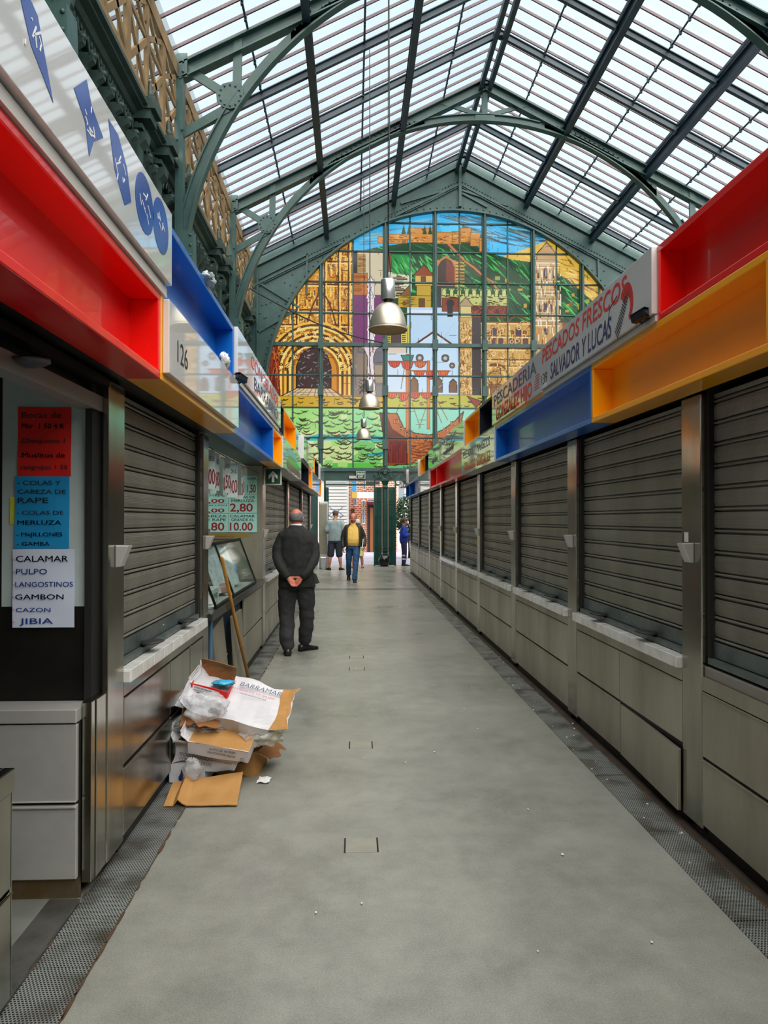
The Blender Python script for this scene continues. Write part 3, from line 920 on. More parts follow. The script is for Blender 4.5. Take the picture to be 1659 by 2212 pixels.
# golden portal front
pf = [(570, 860), (570, 640), (640, 560), (700, 515), (762, 515), (762, 860)]
poly(pf, (222, 146, 44)); pm = pmask(pf)
for i in range(900):
    u = ar.uniform(575, 760); v = ar.uniform(515, 740)
    cc = ar.choice([(92, 46, 16), (255, 206, 92), (166, 92, 26), (250, 176, 60), (120, 64, 22), (255, 224, 130)])
    q = ar.random()
    if q < 0.35: arc(u, v, ar.uniform(3, 8), ar.uniform(0, 6), ar.uniform(6, 11), 1.3, cc, 8, mask=pm)
    elif q < 0.8: line((u, v), (u + ar.uniform(-1, 1), v + ar.uniform(8, 26)), ar.uniform(1.2, 2.6), cc, False, pm)
    else: line((u, v), (u + ar.uniform(8, 22), v + ar.uniform(-2, 2)), 1.4, cc, False, pm)
for v in (562, 612, 668, 700): line((575, v), (762, v), 2.2, (88, 44, 18), False, pm); line((575, v + 4), (762, v + 4), 2, (255, 210, 110), False, pm)
for u in (640, 700, 730, 752):
    line((u, 520), (u, 735), 2.4, (84, 42, 16), False, pm); line((u + 4, 520), (u + 4, 735), 2, (255, 206, 100), False, pm)
curve(lambda t: (650 + 44*t, 745 - 112*math.sin(t*PI/2)), 16, 3, (96, 50, 18)); curve(lambda t: (736 - 42*t, 745 - 112*math.sin(t*PI/2)), 16, 3, (96, 50, 18))
for k, r_ in enumerate(range(104, 44, -5)):
    cc = [(250, 190, 70), (96, 48, 16), (255, 216, 110), (170, 96, 26)][k % 4]
    arc(680, 800, r_, 0, PI, 5.4, cc, 30, mask=pm)
    line((680 - r_, 800), (680 - r_, 850), 5.2, cc); 
    if 680 + r_ < 762: line((680 + r_, 800), (680 + r_, 850), 5.2, cc)
for i in range(160):
    a = ar.uniform(0, PI); r_ = ar.uniform(50, 100); arc(680 + r_*math.cos(a), 800 - r_*math.sin(a), 2.5, 0, 6, 1.2, ar.choice([(90, 46, 16), (255, 226, 140)]), 6, mask=pm)
poly([(640, 838), (640, 790), (650, 764), (672, 750), (690, 750), (706, 766), (714, 790), (714, 838)], (70, 52, 50), DK, 2)
for i in range(110):
    u = ar.uniform(642, 712); v = ar.uniform(756, 836); line((u, v), (u + ar.uniform(-8, 8), v + ar.uniform(-5, 5)), 1.2, ar.choice([(140, 130, 130), (100, 40, 36), (40, 30, 32), (170, 160, 156)]))
poly([(606, 856), (640, 838), (714, 838), (742, 856)], (226, 196, 150), DK, 1.4)
for i in range(9): line((650 + i*8, 838), (618 + i*15, 856), 1.1, (120, 84, 56))
line((624, 847), (728, 847), 1.1, (120, 84, 56))
poly([(570, 760), (600, 740), (606, 860), (570, 860)], (120, 44, 30))
for i in range(40): line((ar.uniform(575, 604), ar.uniform(745, 850)), (ar.uniform(575, 604), ar.uniform(745, 850)), 1.4, ar.choice([(170, 60, 36), (80, 30, 24), (214, 120, 50)]))
# town between portal and hill
rect(762, 540, 835, 640, (222, 204, 166)); rect(762, 540, 772, 586, (60, 60, 60)); rect(772, 545, 790, 585, (206, 158, 92))
for i in range(12): line((773, 547 + i*3.2), (789, 547 + i*3.2 + ar.uniform(-1, 1)), 1, (110, 70, 40))
rect(762, 586, 793, 634, (206, 124, 56), DK)
for i in range(16):
    v = 588 + i*2.8; line((764, v), (ar.uniform(776, 792), v), 1.2, (140, 70, 30))
rect(762, 634, 835, 745, (128, 64, 110)); rect(762, 745, 800, 860, (136, 120, 110)); rect(800, 745, 835, 860, (124, 122, 128))
for i in range(24): rect(ar.uniform(764, 800), ar.uniform(750, 850), ar.uniform(800, 830), ar.uniform(752, 855), ar.choice([(150, 132, 112), (116, 112, 118), (170, 150, 120), (136, 124, 110)]))
for i in range(30): line((ar.uniform(772, 790), ar.uniform(815, 850)), (ar.uniform(790, 800), ar.uniform(815, 850)), 1.2, (60, 44, 40))
# pale fountain column
poly([(790, 860), (794, 770), (786, 752), (772, 745), (826, 745), (812, 752), (806, 770), (812, 860)], (240, 226, 222), (110, 60, 50), 1.4)
rect(793, 600, 808, 745, (240, 228, 226), (110, 60, 50)); poly([(790, 612), (800, 592), (811, 612)], (244, 232, 228), (110, 60, 50))
for i in range(80):
    v = ar.uniform(615, 856); u = ar.uniform(793, 808); line((u, v), (u + ar.uniform(-4, 4), v + ar.uniform(3, 10)), 1.2, ar.choice([(122, 74, 62), (160, 110, 100), (255, 250, 246)]))
# houses in the middle
rect(835, 540, 845, 590, (140, 84, 50)); rect(835, 584, 890, 640, (226, 220, 180), None)
poly([(845, 545), (882, 545), (888, 590), (848, 586)], (40, 150, 66)); hm2 = pmask([(845, 545), (940, 545), (940, 600), (850, 590)])
for i in range(80):
    u = ar.uniform(845, 930); v = ar.uniform(545, 585); line((u, v), (u + 9, v + 16), 1.6, ar.choice([(70, 206, 90), (24, 60, 36), (100, 220, 110)]), True, hm2)
for i in range(20): line((840 + ar.uniform(0, 20), 590 + i*2.4), (862 + ar.uniform(0, 20), 590 + i*2.4), 1.3, (90, 70, 40))
rect(897, 588, 935, 612, (228, 184, 92), DK); poly([(893, 590), (916, 566), (939, 590)], (150, 70, 36), DK); rect(910, 592, 920, 606, (120, 84, 40), DK)
rect(860, 634, 932, 660, (202, 164, 50), DK); rect(900, 612, 932, 634, (206, 168, 60), DK); disc(874, 651, 4, 4, (120, 80, 40), DK); rect(905, 640, 918, 660, (110, 70, 30), DK)
poly([(864, 634), (884, 612), (890, 634)], (140, 96, 50), DK)
for i in range(26): line((ar.uniform(862, 892), 636 + i), (ar.uniform(880, 900), 636 + i), 1.0, (120, 90, 30))
rect(938, 556, 992, 612, (206, 160, 92)); poly([(944, 612), (944, 570), (952, 556), (965, 548), (978, 556), (985, 570), (985, 612)], (66, 50, 44), (206, 130, 60), 4)
poly([(966, 552), (984, 570), (984, 612), (964, 600)], (130, 60, 40))
for i in range(16): rect(986, 556 + i*3.6, 1006, 558.4 + i*3.6, (220, 170, 70) if i % 2 else (120, 80, 36))
rect(880, 660, 1000, 860, (196, 224, 240)); rect(880, 666, 940, 676, (236, 238, 246)); rect(936, 612, 985, 660, (60, 62, 60))
rect(955, 618, 1100, 656, (206, 206, 120))
for i in range(9):
    u = 956 + i*16.5; poly([(u, 634), (u, 622), (u + 4.5, 616), (u + 9, 622), (u + 9, 634)], (214, 214, 130), (70, 70, 36), 1.1)
    rect(u + 9.6, 616, u + 16, 630, (36, 96, 50))
for i in range(60):
    u = ar.uniform(957, 1094); v = ar.uniform(632, 655); line((u, v), (u + ar.uniform(3, 8), v), 1.5, (60, 60, 34))
rect(956, 638, 992, 668, (140, 66, 42), DK); disc(974, 650, 9, 9, (44, 40, 42)); rect(968, 654, 980, 680, (44, 40, 42)); rect(992, 654, 1100, 680, (120, 56, 44))
for i in range(40): line((ar.uniform(1000, 1098), 656), (ar.uniform(1000, 1098), 680), 1.0, ar.choice([(90, 40, 32), (170, 90, 60)]))
# blue-white house with tiled gable and round windows
poly([(886, 745), (938, 712), (988, 745), (988, 860), (886, 860)], (206, 232, 246)); 
for s_ in ((890, 746, 938, 713), (938, 713, 986, 746)):
    line((s_[0], s_[1]), (s_[2], s_[3]), 5, (92, 44, 30)); line((s_[0], s_[1]+3), (s_[2], s_[3]+3), 1.6, (240, 236, 230))
for (u, v, r_) in ((907, 770, 8), (963, 770, 8), (978, 786, 6)):
    disc(u, v, r_, r_, (120, 96, 84), DK); disc(u, v, r_ - 4, r_ - 4, (196, 200, 200))
for (u, a, b) in ((895, 812, 845), (948, 812, 845), (980, 815, 845)): poly([(u - 9, b), (u - 8, a + 8), (u, a), (u + 8, a + 8), (u + 9, b)], (130, 86, 56), DK)
for i in range(60): line((ar.uniform(836, 990), ar.uniform(680, 850)), (ar.uniform(836, 990), ar.uniform(680, 850)), 0.6, (170, 200, 214)) if i < 6 else None
rect(835, 700, 886, 745, (220, 200, 90)); rect(845, 705, 872, 742, (90, 70, 66), DK); rect(866, 705, 880, 742, (226, 206, 100), DK)
for i in range(8): rect(838, 707 + i*4.4, 844, 709 + i*4.4, (60, 50, 30)); rect(869, 707 + i*4.4, 877, 709 + i*4.4, (60, 50, 30))
rect(835, 748, 878, 760, (232, 210, 186)); rect(835, 760, 886, 850, (214, 232, 240))
# church front and bell tower
rect(992, 668, 1022, 860, (214, 168, 92), DK); poly([(990, 656), (1008, 636), (1026, 656)], (190, 160, 120), DK); rect(996, 656, 1020, 680, (226, 206, 130), DK)
rect(1022, 680, 1045, 860, (70, 62, 60)); rect(1042, 690, 1155, 870, (216, 168, 90))
for a in range(2):
    u0 = 1046 + a*54
    arc(u0 + 24, 700, 24, 0, PI, 3, (130, 84, 36), 14); disc(u0 + 24, 712, 6, 9, (92, 70, 90), DK)
    for j in range(3): poly([(u0 + 4 + j*15, 745), (u0 + 4 + j*15, 728), (u0 + 9 + j*15, 721), (u0 + 14 + j*15, 728), (u0 + 14 + j*15, 745)], (110, 74, 76), (90, 50, 24), 1.4)
    disc(u0 + 10, 712, 4, 4, (160, 100, 60), DK); disc(u0 + 38, 712, 4, 4, (160, 100, 60), DK)
for v in (690, 720, 748, 772, 786): line((1042, v), (1155, v), 2.4, (128, 78, 30)); line((1042, v + 3), (1155, v + 3), 1.8, (250, 214, 140))
arc(1072, 812, 30, 0, PI, 4, (128, 78, 34), 18); arc(1072, 812, 22, 0, PI, 3, (250, 206, 120), 18); disc(1072, 812, 15, 15, (200, 150, 76), DK); rect(1058, 826, 1086, 862, (150, 100, 60), DK)
for i in range(420):
    u = ar.choice([ar.uniform(1044, 1154), ar.uniform(994, 1020)]); v = ar.uniform(690, 862)
    q = ar.random(); cc = ar.choice([(120, 72, 28), (252, 220, 150), (176, 116, 50), (240, 190, 110)])
    if q < 0.6: line((u, v), (u, v + ar.uniform(4, 14)), 1.2, cc)
    else: arc(u, v, ar.uniform(2, 5), 0, 6, 1.1, cc, 7)
rect(1156, 690, 1222, 860, (206, 156, 84)); rect(1158, 618, 1214, 690, (214, 178, 120), DK); rect(1160, 552, 1210, 618, (224, 186, 128), DK)
poly([(1164, 552), (1166, 536), (1176, 526), (1187, 512), (1198, 526), (1206, 536), (1208, 552)], (206, 160, 104), DK); rect(1185, 506, 1189, 516, (160, 110, 70))
for (u, v0, v1, wd) in ((1184, 570, 592, 8), (1184, 646, 666, 8), (1172, 650, 666, 5), (1196, 650, 666, 5), (1168, 574, 592, 4), (1202, 574, 592, 4), (1184, 702, 716, 8)):
    poly([(u - wd/2, v1), (u - wd/2, v0 + 3), (u, v0 - 2), (u + wd/2, v0 + 3), (u + wd/2, v1)], (72, 60, 76), (110, 64, 30), 1.4)
disc(1184, 602, 6, 6, (250, 246, 240), DK); line((1184, 602), (1184, 598), 1, DK)
for v in (556, 566, 596, 618, 626, 638, 670, 682, 694): line((1156, v), (1216, v), 1.6, (126, 80, 44)); line((1156, v+2.4), (1216, v+2.4), 1.4, (250, 230, 190))
for i in range(260):
    u = ar.uniform(1160, 1218); v = ar.uniform(556, 850); line((u, v), (u, v + ar.uniform(4, 16)), 1.2, ar.choice([(126, 80, 40), (250, 226, 180), (180, 126, 70), (255, 240, 210)]))
rect(1222, 690, 1425, 870, (150, 70, 50))
# quay
rect(570, 855, 835, 879, (214, 170, 40), DK); rect(835, 850, 1425, 882, (196, 192, 66), DK)
for i in range(70):
    u = ar.uniform(600, 1100); v = ar.uniform(858, 876); arc(u, v - 3, ar.uniform(3, 8), PI*1.15, PI*1.85, 1.7, (70, 52, 20), 6, 0.5)
poly([(1010, 852), (1044, 864), (1030, 878)], (150, 60, 40), DK)
# sea
rect(570, 879, 835, 1018, (166, 222, 122)); rect(835, 882, 1425, 1018, (150, 224, 190))
for (a, b, c_, d, cc) in ((570, 930, 760, 1018, (216, 228, 150)), (765, 880, 835, 950, (150, 224, 150)), (765, 950, 835, 1018, (130, 206, 110)), (700, 1000, 835, 1018, (96, 200, 70)), (600, 880, 640, 925, (170, 226, 110)), (640, 950, 690, 990, (230, 236, 176)), (835, 990, 1100, 1018, (110, 200, 110))):
    rect(a, b, c_, d, cc)
for i in range(70): 
    u = ar.uniform(600, 830); v = ar.uniform(885, 1010); rect(u, v, u + ar.uniform(8, 22), v + ar.uniform(6, 14), ar.choice([(176, 226, 120), (190, 226, 140), (150, 214, 110), (214, 230, 160)])) if v > 885 else None
poly([(655, 946), (690, 936), (720, 940), (760, 936), (835, 942), (835, 952), (740, 950), (660, 952)], (60, 190, 186)); poly([(790, 980), (830, 974), (832, 982), (800, 984)], (50, 176, 186))
for i in range(150):
    u = ar.uniform(595, 830); v = ar.uniform(888, 1012); r_ = ar.uniform(6, 18)
    arc(u, v - r_*0.8, r_, PI*1.18, PI*1.82, ar.uniform(1.6, 3.6), ar.choice([(44, 62, 36), (62, 76, 40), (84, 70, 40)]), 9, 0.8, taper=True)
for i in range(30):
    u = ar.uniform(840, 1150); v = ar.uniform(985, 1012); r_ = ar.uniform(6, 12); arc(u, v - r_*0.8, r_, PI*1.18, PI*1.82, 2, (50, 80, 50), 8, 0.8)
# sailing ship
hu = [(820, 890), (858, 892), (872, 922), (896, 934), (930, 938), (958, 926), (985, 906), (1003, 886), (996, 918), (966, 944), (940, 962), (924, 1000), (834, 1004), (834, 960)]
poly(hu, (196, 104, 44), DK, 2); poly([(820, 892), (834, 892), (846, 925), (880, 948), (834, 948), (826, 930)], (112, 44, 32), DK)
poly([(836, 950), (878, 950), (880, 1000), (838, 1000)], (150, 42, 30), DK, 1.6)
for i in range(14): line((842 + i*2.6, 952), (840 + i*2.8 + ar.uniform(-2, 2), 998), 1.2, (90, 26, 22))
for i in range(8): curve(lambda t, i=i: (882 + 52*t + i, 952 + i*6.5 + 5*math.sin(t*PI)), 8, 1.5, (100, 48, 22))
for i in range(8): rect(852 + i*0, 0, 0, 0, DK) if False else None
for (u, v) in ((856, 908), (866, 924), (880, 936), (900, 944), (922, 946), (944, 940), (964, 926), (980, 912)): rect(u - 6, v - 4, u + 6, v + 5, (226, 140, 60), (92, 44, 20)); arc(u, v, 3, 0, 6, 1.3, (92, 44, 20), 6)
for i in range(120):
    u = ar.uniform(885, 935); v = ar.uniform(950, 1000); line((u, v), (u + ar.uniform(4, 12), v + ar.uniform(-1, 1)), 1.3, ar.choice([(110, 52, 24), (226, 130, 56), (150, 76, 32)]))
for (u, v0, v1) in ((880, 762, 930), (926, 776, 925)): rect(u - 3, v0, u + 3, v1, (218, 124, 44), (112, 52, 20))
poly([(866, 764), (894, 764), (890, 776), (871, 776)], (50, 140, 120), DK)
for (u, v, n_, wd) in ((840, 778, 3, 28), (895, 798, 3, 26), (836, 846, 4, 25)):
    line((u - 6, v), (u + n_*wd, v), 3, (190, 100, 40))
    for j in range(n_):
        cu = u + (j + 0.5)*wd - 2; sag = 14 + 5*(j == 1)
        poly([(cu - wd*0.47, v + 1), (cu + wd*0.47, v + 1), (cu + wd*0.33, v + sag*0.7), (cu, v + sag), (cu - wd*0.33, v + sag*0.7)], ar.choice([(230, 96, 40), (236, 116, 52), (222, 80, 50)]), (110, 36, 20), 1.4)
        for q in range(3): line((cu - 6 + 6*q, v + 3), (cu - 4 + 4*q, v + sag*0.75), 1.2, (140, 44, 26))
for (p, q) in (((874, 790), (866, 838)), ((886, 795), (896, 838)), ((864, 870), (856, 890)), ((920, 880), (905, 925)), ((890, 868), (908, 922)), ((938, 868), (955, 912)), ((944, 860), (968, 905))): line(p, q, 1.5, (150, 96, 46))
# leading between the small panes
LEAD = (40, 46, 40)
for u in (632, 662, 726, 762, 798, 866, 886, 914, 966, 994, 1022, 1074, 1100, 1128, 1180, 1208, 1236, 1290):
    wd = 1.9 if u in (632, 762, 886, 994, 1100, 1208) else 0.5
    if wd > 1: line((u, 450), (u, 1016), wd, LEAD)
for v in (477, 540, 607, 675, 810, 880, 945): line((572, v), (1424, v), 1.9, LEAD)
for i in range(300):
    u = ar.uniform(575, 1300); v = ar.uniform(460, 1010)
    if ar.random() < 0.5: line((u, v), (u + ar.uniform(8, 20), v), 0.55, (70, 66, 56))
    else: line((u, v), (u, v + ar.uniform(6, 14)), 0.55, (70, 66, 56))

gx = ux(np.arange(U0, U1) + 0.5); gz = vz(np.arange(V0, V1) + 0.5)
GX, GZ = np.meshgrid(gx, gz)
inside = (((GX - WX)**2 + (GZ - WZ)**2 < (WR + 0.03)**2) | (GZ < WZ) & (np.abs(GX - WX) < WR + 0.03)) & (GZ > 3.30)
idx = np.arange(HV * WU).reshape(HV, WU)
okf = inside[:-1, :-1] & inside[1:, :-1] & inside[1:, 1:] & inside[:-1, 1:]
q = np.stack([idx[1:, :-1], idx[1:, 1:], idx[:-1, 1:], idx[:-1, :-1]], -1)[okf]
used = np.unique(q); remap = np.zeros(HV * WU, np.int64); remap[used] = np.arange(len(used))
q = remap[q]
co = np.stack([GX.ravel()[used] - WX, np.zeros(len(used)), GZ.ravel()[used] - 3.3], -1).astype(np.float32)
me = bpy.data.meshes.new('window_1')
me.vertices.add(len(co)); me.vertices.foreach_set('co', co.ravel())
me.loops.add(q.size); me.loops.foreach_set('vertex_index', q.ravel().astype(np.int32))
me.polygons.add(len(q)); me.polygons.foreach_set('loop_start', np.arange(0, q.size, 4, dtype=np.int32))
me.update(calc_edges=True)
at = me.color_attributes.new('paint', 'FLOAT_COLOR', 'POINT')
cols = np.concatenate([IMG.reshape(-1, 3)[used], np.ones((len(used), 1), np.float32)], 1).astype(np.float32)
at.data.foreach_set('color', cols.ravel())
me.materials.append(M['mural'])
win = bpy.data.objects.new('window_1', me); COL.objects.link(win); win.location = (WX, YE + 0.07, 3.3)
WORG[win.name] = (WX, YE + 0.07, 3.3); struct(win)
fr = MB()
for u in (693, 832, 940, 1048, 1155, 1263, 1370):
    x = ux(u); dx = x - WX
    top = WZ + math.sqrt(max(WR*WR - dx*dx, 0))
    hw = 0.075 if u != 832 else 0.085
    fr.box(x - hw, x + hw, YE - 0.10, YE + 0.06, 3.3, top)
    fr.box(x - 0.025, x + 0.025, YE - 0.2, YE - 0.10, 3.3, top)
    for v in (745, 845, 960):
        fr.box(x - 0.10, x + 0.10, YE - 0.22, YE - 0.08, vz(v) - 0.18, vz(v) + 0.18)
for v, h in ((745, 0.06), (477, 0.022), (540, 0.022), (607, 0.022), (675, 0.022), (810, 0.022), (880, 0.022), (945, 0.022)):
    z = vz(v); dx = math.sqrt(WR*WR - (z - WZ)**2) if z > WZ else WR
    d = 0.14 if h > 0.05 else 0.0
    fr.box(WX - dx, WX + dx, YE - d, YE + 0.05, z - h, z + h)
for u in (632, 762, 886, 994, 1100, 1208, 1316):
    x = ux(u); dx = x - WX; top = WZ + math.sqrt(max(WR*WR - dx*dx, 0))
    fr.box(x - 0.022, x + 0.022, YE, YE + 0.05, 3.3, top)
fr.build('window_frame', M['green'], win)
# beam under the window
bm_ = MB()
bm_.box(-3.5, 7.5, YE - 0.16, YE + 0.1, 3.02, 3.30); bm_.box(-3.5, 7.5, YE - 0.24, YE + 0.1, 3.30, 3.42); bm_.box(-3.5, 7.5, YE - 0.2, YE + 0.1, 2.98, 3.04)
struct(bm_.build('trim_1', M['green'], org=(2, YE, 3.0)))

# ------------------------------------------------------------------ drain channels along both sides
for side, x0, x1, ys in (('left', -1.135, -0.935, [0.7, 1.7, 2.70] + [2.7 + 1.02*i for i in range(1, 17)]), ('right', 1.51, 1.70, [0.9, 1.9, 2.9, 3.75, 4.58, 5.07, 6.1] + [6.6 + 1.02*i for i in range(0, 16)])):
    for a, b in zip(ys[:-1], ys[1:]):
        g = MB(); g.box(x0, x1, a + 0.004, b - 0.004, 0.0, 0.006)
        o = g.build('drain_grating', M['grate'], org=(0, 0, 0))
        tag(o, 'perforated steel drain grating in the floor channel along the %s row of stalls' % side, 'drain grating', 'drain gratings along the %s stalls' % side)
rs = MB(); rng = random.Random(5)
for x, n_ in ((-0.93, 90), (1.70, 90), (-1.14, 60)):
    for i in range(n_):
        y = 1.6 + 16 * (i / n_) ** 1.5
        w_ = rng.uniform(0.002, 0.010); l_ = rng.uniform(0.03, 0.12)
        pts = [(x + w_*math.cos(t)*rng.uniform(0.5, 1), y + l_*math.sin(t)*rng.uniform(0.6, 1)) for t in [2*PI*k/8 for k in range(8)]]
        rs.prism(pts, 'z', 0.006, 0.0085)
o = rs.build('rust_crust', pbr('rust', (104, 74, 50), 0.9, 0, (74, 54, 38), 20)); tag(o, 'brown rust crumbs along the drain gratings edges', 'rust', kind='stuff')
d_ = MB(); d_.box(1.70, 1.775, 0.5, 22.5, 0.0, 0.004); d_.box(-1.135, -1.17, 3.4, 19.2, 0.0, 0.004)
struct(d_.build('floor_edge', pbr('grimy_floor_edge', (70, 58, 44), 0.7, 0, (44, 40, 34), 9)))
# square covers set in the floor
plate_m = pbr('floor_cover', (158, 157, 145), 0.34, 0, (142, 141, 130), 8)
for k, (px, d, lab) in enumerate(((0.04, 3.66, 'square floor access cover with dark slits, the one nearest the camera'), (0.055, 5.28, 'square floor access cover in the second place along the aisle'),
        (0.04, 7.98, 'square floor access cover beside the feet of the man in black, nearer of that pair'), (0.04, 8.65, 'square floor access cover beside the feet of the man in black, farther of that pair'))):
    g = MB(); s_ = 0.08
    g.box(px - s_, px + s_, d - s_, d + s_, 0, 0.0015)
    o = g.build('floor_cover', plate_m); tag(o, lab, 'floor cover', 'square covers along the aisle')
    for sg in (-1, 1):
        e = MB(); e.box(px + sg*s_ - 0.004, px + sg*s_ + 0.004, d - s_, d + s_, 0.0, 0.003); e.build('edge_slit', M['dark'], o)
lit = MB()
for i in range(70):
    x = rng.uniform(-0.9, 1.68); y = rng.uniform(2.0, 12)
    if rng.random() < 0.6: x = rng.uniform(1.5, 1.72)
    s_ = rng.uniform(0.003, 0.009)
    lit.ball((x, y, 0.008), (s_, s_*rng.uniform(0.6, 2), 0.003), 5, 3)
o = lit.build('litter', M['white']); tag(o, 'tiny white paper scraps scattered on the floor and gratings', 'litter', kind='stuff')

# ------------------------------------------------------------------ stalls
SIDE = {'right': dict(xp=1.735, s=1, xf=1.56, xb=1.685), 'left': dict(xp=-1.10, s=-1, xf=-0.868, xb=-0.995)}
ZB, ZM, ZT = 2.234, 2.618, 3.005
def sx(side, off): return SIDE[side]['xp'] + SIDE[side]['s'] * off
def pillar(side, y0, y1, lab, bracket=True, z0=0.06):
    yc = (y0 + y1) / 2
    t = thing('steel_pillar', lab, 'pillar', (sx(side, 0.06), yc, z0))
    b = MB(); b.box(sx(side, 0), sx(side, 0.14), y0, y1, z0, ZB)
    b.build('shaft', M['steel'], t, bevel=0.006)
    if bracket:
        b = MB(); w_ = 0.034
        z = 1.43
        pts = [(sx(side, 0.0), z - 0.05), (sx(side, -0.022), z - 0.048), (sx(side, -0.062), z + 0.05), (sx(side, 0.0), z + 0.052)]
        b.prism(pts, 'y', yc - w_, yc + w_)
        b.build('lock_bracket', M['steel_light'], t, bevel=0.004)
    return t
def handle_part(side, y, z, t):
    h = MB(); x = sx(side, 0.045)
    s = SIDE[side]['s']
    rings = []
    for d, rw, th in ((0.0, 0.035, 0.012), (0.03, 0.065, 0.014), (0.07, 0.062, 0.012), (0.10, 0.045, 0.008), (0.115, 0.012, 0.004)):
        rings.append([(x - s*d, y + rw*math.cos(a)*1.2, z + 0.01*d/0.1 + th*math.sin(a)) for a in [2*PI*k/12 for k in range(12)]])
    h.loft(rings)
    h.build('pull_handle', M['handle'], t)
def shutter(side, y0, y1, zb, lab, handles=True, zt=ZB + 0.02, P=0.107):
    x = SIDE[side]['xp']; s = SIDE[side]['s']
    t = thing('roller_shutter', lab, 'shutter', (sx(side, 0.06), (y0 + y1) / 2, zb))
    c = MB(); z = zb + 0.11
    prof = []
    unit = ((0, -0.004), (0.002, 0.010), (0.007, 0.010), (0.009, -0.004), (0.0125, -0.009), (0.0175, -0.009), (0.021, -0.004), (0.023, 0.010), (0.028, 0.010), (0.030, -0.004), (0.05, -0.008), (0.085, -0.008))
    while z < zt:
        for dz, o_ in unit: prof.append((sx(side, 0.062 + o_), z + dz))
        z += P
    pr = [(px, pz) for px, pz in prof if pz < zt]
    rows = [[(px, y, pz) for px, pz in pr] for y in (y0, y1)]
    c.sheet(rows, smooth=False)
    c.build('curtain', M['shutter'], t)
    r_ = MB()
    r_.box(sx(side, 0.05), sx(side, 0.07), y0, y1, zb + 0.035, zb + 0.112)
    r_.box(sx(side, 0.025), sx(side, 0.07), y0, y1, zb, zb + 0.03)
    r_.ball((sx(side, 0.05), (y0 + y1)/2, zb + 0.075), (0.008, 0.01, 0.01), 8, 5)
    r_.build('bottom_rail', M['rail'], t)
    for y in (y0, y1):
        gd = MB(); gd.box(sx(side, 0.03), sx(side, 0.09), y - 0.014, y + 0.014, zb, zt)
        gd.build('guide_channel', M['dark'], t)
    if handles:
        L_ = y1 - y0
        for k in (0.25, 0.72): handle_part(side, y0 + L_*k, zb + 0.045, t)
    return t
def counter(side, y0, y1, lab, tile=True, cols=2, ztop=0.815, split=None, tilt=None, pm='steel_panel', zsplit=0.418):
    t = thing('stall_counter', lab, 'counter', (sx(side, 0.3), (y0 + y1)/2, 0))
    b = MB(); b.box(sx(side, 0.012), sx(side, 0.6), y0, y1, 0.085, ztop)
    b.build('carcass', M['dark'], t)
    b = MB(); b.box(sx(side, 0.03), sx(side, 0.1), y0, y1, 0.0, 0.085)
    b.build('kickplate', M['dark_steel'], t)
    b = MB(); b.box(sx(side, 0.0), sx(side, 0.05), y0, y1, ztop - 0.062, ztop); b.box(sx(side, 0.0), sx(side, 0.6), y0, y1, ztop, ztop + 0.004)
    b.build('top_rail', M[pm], t)
    ys = [y0 + (y1 - y0) * k / cols for k in range(cols + 1)] if split is None else split
    for i in range(len(ys) - 1):
        for j, (z0, z1) in enumerate(((0.085, zsplit - 0.008), (zsplit + 0.008, ztop - 0.068))):
            b = MB()
            if tilt and (i, j) == tilt:
                c_ = Matrix.Translation((sx(side, -0.012), (ys[i]+ys[i+1])/2, z0)) @ Matrix.Rotation(0.012, 4, 'X') @ Matrix.Rotation(-0.03*SIDE[side]['s'], 4, 'Z')
                b.xf = c_; wd = ys[i+1] - ys[i]
                b.box(0, SIDE[side]['s']*0.02, -wd/2 + 0.006, wd/2 - 0.006, -0.012, z1 - z0 - 0.012)
            else:
                b.box(sx(side, 0.0), sx(side, 0.02), ys[i] + 0.004, ys[i+1] - 0.004, z0, z1)
                # folded lip along the top edge of the panel
                b.box(sx(side, -0.006), sx(side, 0.0), ys[i] + 0.004, ys[i+1] - 0.004, z1 - 0.006, z1)
            b.build('front_panel', M[pm], t, bevel=0.003)
    if tile:
        n_ = max(2, round((y1 - y0) / 0.2))
        b = MB()
        w_ = (y1 - y0) / n_
        for k in range(n_):
            b.box(sx(side, -0.035), sx(side, 0.03), y0 + k*w_ + 0.002, y0 + (k+1)*w_ - 0.002, ztop + 0.004, ztop + 0.066)
        b.box(sx(side, -0.031), sx(side, 0.5), y0, y1, ztop + 0.002, ztop + 0.06)
        b.build('tile_ledge', M['tile'], t, bevel=0.004)
    else:
        b = MB(); b.box(sx(side, 0.015), sx(side, 0.6), y0, y1, ztop + 0.004, ztop + 0.055); b.build('ledge', M['leadgrey'], t, bevel=0.004)
    return t

def open_box(side, y0, y1, z0, z1, col, lab, name='display_box', div=(), catn='display box'):
    d = SIDE[side]; xf, xb, s = d['xf'], d['xb'], d['s']
    t = thing(name, lab, catn, ((xf + xb)/2, (y0+y1)/2, z0))
    b = MB(); th = 0.034
    b.box(xf, xb + s*0.03, y0, y1, z0, z0 + th); b.box(xf, xb + s*0.03, y0, y1, z1 - th, z1)
    b.box(xf, xb + s*0.03, y0, y0 + th, z0 + th, z1 - th); b.box(xf, xb + s*0.03, y1 - th, y1, z0 + th, z1 - th)
    b.build('frame', M[col], t, bevel=0.004)
    b = MB(); b.box(xb, xb + s*0.02, y0 + th, y1 - th, z0 + th, z1 - th)
    b.build('back_panel', M[col], t)
    for y in div:
        b = MB(); b.box(xf, xb, y - 0.02, y + 0.02, z0 + th, z1 - th); b.build('divider', M[col], t)
    return t
